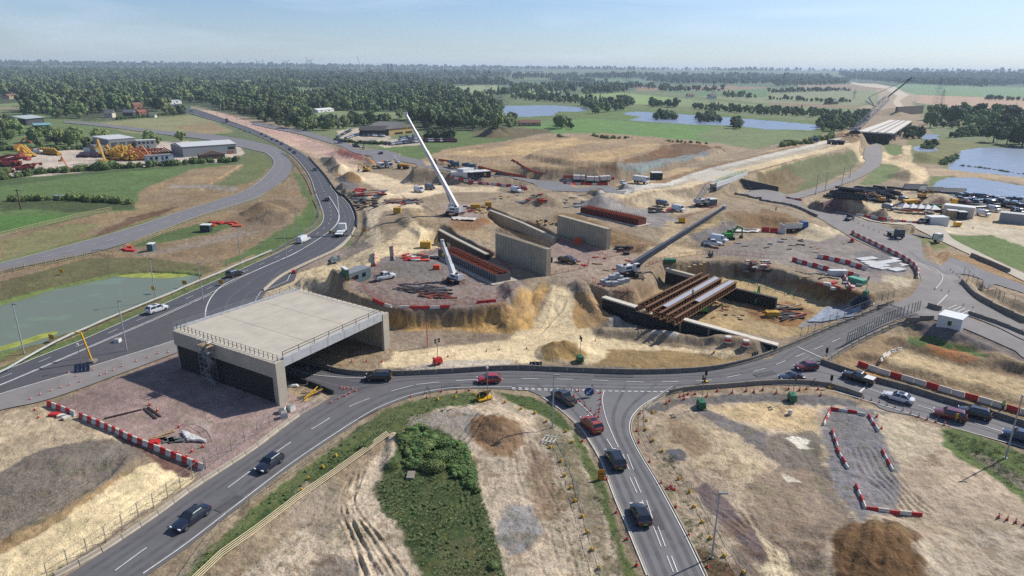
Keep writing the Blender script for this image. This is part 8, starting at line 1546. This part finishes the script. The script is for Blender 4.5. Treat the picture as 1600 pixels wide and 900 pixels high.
# white slabs laid out, stacked materials
for i, (x0, y0, x1, y1) in enumerate([(1341,407,1368,404),(1350,412,1400,404.5),(1356,415.5,1403,408),(1362,419,1385,415),(1371,421,1413,414),(1393,424,1410,421)]):
    a, b = G(x0, y0), G(x1, y1); one('pale_slab', MB().beam(Vector((0, 0, .25)), b-a+Vector((0, 0, .25)), 2.4, .25), mat('pale_slab_concrete', S(196,196,196), .7, var=.2, wave=(.5,.3,'X')), 'pale precast slab in the rows inside the curved barrier', 'slab', 'precast slabs', loc=a)
one('white_box', MB().box((0, 0, .7), (4.5, 1.5, 1.4)), whitep, 'white oblong box beside the lower barrier row', 'box', loc=G(1308,430)); one('teal_bundle', MB().box((0, 0, .6), (4, 1.6, 1.2), R(-60)), mat('teal_cover', S(84,170,140), .6), 'teal covered bundle beside the barrier row end', 'bundle', loc=G(1339,442))
for i, (x, y) in enumerate([(943,443),(949,440),(956,442),(962,439),(968,437),(951,446),(960,446),(970,443),(978,441)]): one('grey_block', MB().box((0, 0, .5), (1.6, 1.0, 1.0), .3), mat('pale_block', S(176,180,182), .7, var=.15), 'pale grey block in the stack in front of the dark boomed crane', 'block', 'pale block stack', loc=G(x, y)+Vector((0, 0, 1.0 if i in (2, 3) else 0)))
darkst = mat('dark_steel', S(58,44,42)); 
jumble(632,690,449,458,34,[darkst, darkst, dark, steel],'dark steel member in the scattered stack on the crane pad','steel stack on the crane pad','steel_member',(3,6),.22); jumble(660,702,458,467,16,[darkst, dark, rebar],'dark member in the smaller stack nearer the pad rim','smaller steel stack','steel_member',(2,4),.22)
jumble(612,650,312,319,26,[rebar, darkst, wood, steel],'stacked member in the rusty row above the haul road head','rusty row','steel_member',(3,8),.5); jumble(556,600,296,306,34,[wood, darkst, steel, whitepl, redp],'item in the stores left of the haul road head','left stores','stored_member',(2,6),.5); jumble(556,590,310,325,28,[grey, darkst, wood],'item in the grey stores beside the bend','grey stores','stored_member',(2,5),.5)
jumble(632,680,398,408,26,[redp, darkst, whitepl, dgrey, orange],'item in the cluttered store behind the crane pad','cluttered store','stored_member',(1,3.5),.4); jumble(880,915,305,325,10,[grey, darkst],'trestle beside the dark red cage','trestles','stored_member',(2,5),.3); jumble(1015,1050,326,333,20,[darkst, steel, dark, redp],'dark item by the track behind the red cage','items behind the cage','stored_member',(1.5,3),.4)
jumble(1165,1200,408,425,34,[darkst, whitepl, grey, rebar],'item in the littered ground beyond the pit rim','litter beyond the pit','stored_member',(.8,2.2),.3); jumble(1200,1250,476,498,40,[wood, darkst, dark, rebar, grey],'timber or steel in the tangle at the back right of the pit','pit tangle','stored_member',(1.5,5),.25); jumble(1250,1300,425,436,14,[wood, grey, darkst],'plank behind the lower barrier row','planks behind the row','stored_member',(2,4),.15)
jumble(1430,1470,322,328,14,[darkst, green, dgrey],'dark machine part behind the white canopies','parts behind the canopies','stored_member',(2,5),.8); jumble(960,985,388,398,8,[darkst, dgrey],'dark bin in the row left of the dark boom','bins left of the boom','stored_member',(1.2,1.8),.7); jumble(840,880,345,352,14,[wood, darkst],'stake or stub behind the plain tall wall','stubs behind the wall','stored_member',(.6,1),.7); jumble(1060,1160,470,500,22,[wood, rebar, whitep, dgrey],'small item on the sandy pit floor','items on the pit floor','stored_member',(.5,1.4),.2)
jumble(700,760,318,334,16,[redp, wood, yellow, darkst],'item around the tall white crane','items round the tall crane','stored_member',(1,3),.35); jumble(1290,1345,436,452,10,[grey, redp, whitepl],'item at the lower end of the laydown pad','items at the pad end','stored_member',(1,2),.4); jumble(405,450,276,300,0,[grey],'x','x')
# black and grey polythene on the pit slope; white sheet on the mound
def sheet(pts, label, m_, up_=.25, n_=14, name='plastic_sheet'):
    a, b, c, d = [GF(*p) for p in pts]; V = []; F = []
    for i in range(n_+1):
        for j in range(n_+1):
            p_ = lerp(lerp(a, b, i/n_), lerp(d, c, i/n_), j/n_); z = HG(p_.x, p_.y)+.12+up_*float(vnoise(np.array([p_.x*1.1]), np.array([p_.y*1.1]), 3)[0]); V.append((p_.x-a.x, p_.y-a.y, z-a.z))
    for i in range(n_):
        for j in range(n_): k = i*(n_+1)+j; F.append((k, k+1, k+n_+2, k+n_+1))
    one(name, MB().add(V, F), m_, label, 'sheet', loc=a, smooth=True)
sheet([(1292,480),(1350,476),(1330,496),(1262,504)], 'silver polythene sheet spread over the right bank of the pit', poly); sheet([(1328,474),(1366,476),(1352,484),(1330,482)], 'black sheet at the right end of the pit', mat('black_sheet', S(30,34,44), .25, var=.2, bump=.8, bs=1.2)); sheet([(705,340),(745,342),(742,346),(708,344)], 'white sheet on the slope of the crane mound', whitepl, .6, 10); sheet([(1150,358),(1190,360),(1185,364),(1145,363)], 'white sheets beside the red barrier stack', whitepl, .5, 10)
sheet([(515,406),(530,401),(533,410),(518,414)], 'grey rubble sheet on the bank beside the slip road', mat('grey_sheet', S(96,104,104)), .9, 8)
# orange barriers lying on the left works
jumble(325,372,348,354,12,[net, net, redp],'orange red netting roll in the heap beside the dark green container','orange rolls','netting_roll',(2,4),.5); jumble(196,206,385,393,6,[net, redp],'orange roll by the junction','orange rolls at the junction','netting_roll',(1.5,3),.5)
# electricity pole, horse trailer, field posts at left
b = GF(33,328); t = T('utility_pole', 'dark wooden utility pole in the left green field', 'pole', loc=b); P('post', MB().cyl((0, 0, 0), (0, 0, HT(b, 31, 295)-b.z), .3, .2, 8), bark, t); P('crossarm', MB().box((0, 0, HT(b, 31, 297)-b.z), (2.4, .2, .2)), bark, t)
one('field_tank', MB().box((0, 0, .8), (5, 2, 1.6)), mat('pale_grey_box', S(176,180,184)), 'pale grey trailer by the dark hedge in the left field', 'trailer', loc=GF(95,311)); one('field_tank', MB().box((0, 0, .6), (4, 2, 1.2)), dgrey, 'dark trailer beside the pale grey one in the left field', 'trailer', loc=GF(108,311))
one('white_tank', MB().cyl((-2, 0, 1.6), (2, 0, 1.6), 1.6, n=12), whitep, 'white tank behind the yard machines at the left', 'tank', loc=GF(60,240)); one('white_tank', MB().cyl((0, 0, 0), (0, 0, 3.5), 2.2, n=12), whitep, 'white round tank in the plant yard before the workshop', 'tank', loc=GF(165,243)); one('white_trailer', MB().box((0, 0, 1.3), (8, 3, 2.6)), whitep, 'white trailer left of the workshop', 'trailer', loc=GF(143,237)); one('dark_skip', MB().box((0, 0, 1), (6, 3, 2)), dgrey, 'dark skip at the lower left of the yard', 'skip', loc=GF(62,270))
# algae on the pond
for pts, lb in (([(178,429),(235,423),(285,426),(300,430),(262,435),(215,434),(185,432)], 'yellow green algae mat at the top right of the pond'), ([(0,549),(40,538),(90,521),(75,519),(30,533),(0,542)], 'yellow green algae strip along the near bank of the pond')):
    o = one('algae', MB().add([PX(x, y, -.40) for x, y in cat(pts+[pts[0]], 3)[:-1]], [tuple(range(len(pts)*3))]), mat('algae_green', S(152,160,70), .8, var=.3, vs=.5), lb, 'algae')
# workers
def worker(px, py, label, c_, rz=0):
    b = G(px, py); me = bpy.data.meshes.new('person'); bm = MB(); t = T('person', label, 'person', loc=b, rz=rz)
    R_ = []
    def ring(x, y, z, a, b2): return [(x+a*math.cos(q), y+b2*math.sin(q), z) for q in np.linspace(0, 6.28, 9)[:-1]]
    for s in (-1, 1): bm.loft([ring(s*.1, 0, z, r_, r_*1.1) for z, r_ in ((0, .07), (.1, .06), (.45, .075), (.9, .1))])
    bm.loft([ring(0, 0, z, a, b2) for z, a, b2 in ((.85, .17, .12), (1.1, .16, .11), (1.35, .21, .13), (1.47, .15, .1), (1.52, .06, .06), (1.6, .085, .1), (1.7, .095, .11), (1.8, .04, .05))])
    for s in (-1, 1): bm.loft([[(s*(.22+k*.03), .02*k+q[0], 1.42-.19*k+q[1]) for q in ((.05, 0), (0, .05), (-.05, 0), (0, -.05))] for k in range(4)])
    P('body', bm, mat('skin_and_trousers', S(52,54,66), .8), t); P('jacket', MB().loft([ring(0, 0, z, a, b2) for z, a, b2 in ((.82, .19, .14), (1.1, .18, .13), (1.36, .23, .145), (1.48, .15, .11))]), c_, t); P('helmet', MB().loft([ring(0, 0, z, a, a*1.1) for z, a in ((1.68, .12), (1.76, .11), (1.82, .04))]), whitep, t)
worker(1082,478,'worker in lime jacket standing on the steel girders',mat('hi_vis_lime', S(190,220,70), .7)) ; worker(1180,478,'worker in green jacket at the back of the pit',mat('hi_vis_green', S(80,190,90), .7)); worker(1128,484,'worker in yellow jacket on the sandy pit floor',mat('hi_vis_lime', S(190,220,70)))
worker(1172,300,'dark clothed person beside the upper road, left one',dgrey); worker(1212,330,'dark clothed person on the bank beside the upper road',dgrey); worker(1566,640,'worker in lime jacket behind the east arm barriers',mat('hi_vis_lime', S(190,220,70)))
for o_ in [o for o in bpy.data.objects if o.get('label') == 'worker in lime jacket standing on the steel girders']: o_.location = PX(1082, 463, zc+1.2)
# trenches lines, cables, hoses
for k, pts in enumerate([[(640,480-.0),(630,505)]]): pass
# every member of a row says which one it is
ORD0 = 'first second third fourth fifth sixth seventh eighth ninth tenth eleventh twelfth thirteenth fourteenth fifteenth sixteenth seventeenth eighteenth nineteenth twentieth 21st 22nd 23rd 24th 25th 26th 27th 28th 29th 30th'.split(); ORD = ORD0+[f"{n}{'st' if n % 10 == 1 else 'nd' if n % 10 == 2 else 'rd' if n % 10 == 3 else 'th'}" for n in range(31, 80)]
bpy.context.view_layer.update()
sets = {}
for o in COL.objects:
    if o.parent is None and o.get('label'): sets.setdefault(o['label'], []).append(o)
for lb, os_ in sets.items():
    if 1 < len(os_) <= 78 and (os_[0].get('category') != 'tree' or len(os_) < 9) and len(lb.split()) <= 13:
        os_.sort(key=lambda o: o.location.x/max(1, o.location.y))
        for i, o in enumerate(os_): o['label'] = ORD[i]+' from left, '+lb
        for o in os_:
            if not o.get('group'): o['group'] = lb
flush_marks()
if HAZE:
    m = bpy.data.materials.new('haze_air'); m.use_nodes = True; n = m.node_tree.nodes; L = m.node_tree.links; n.remove(n['Principled BSDF'])
    v = n.new('ShaderNodeVolumePrincipled'); v.inputs['Color'].default_value = (.66, .82, 1.0, 1); v.inputs['Density'].default_value = 0.000085; v.inputs['Anisotropy'].default_value = .1
    L.new(v.outputs[0], n['Material Output'].inputs['Volume'])
    x, y0, y1, z0, z1 = 33000, -600, 33000, -4, 175
    me = newmesh('haze', [(-x,y0,z0),(x,y0,z0),(x,y1,z0),(-x,y1,z0),(-x,y0,z1),(x,y0,z1),(x,y1,z1),(-x,y1,z1)], [(0,3,2,1),(4,5,6,7),(0,1,5,4),(1,2,6,5),(2,3,7,6),(3,0,4,7)], m)
    o = bpy.data.objects.new('haze', me); COL.objects.link(o); o['kind'] = 'stuff'
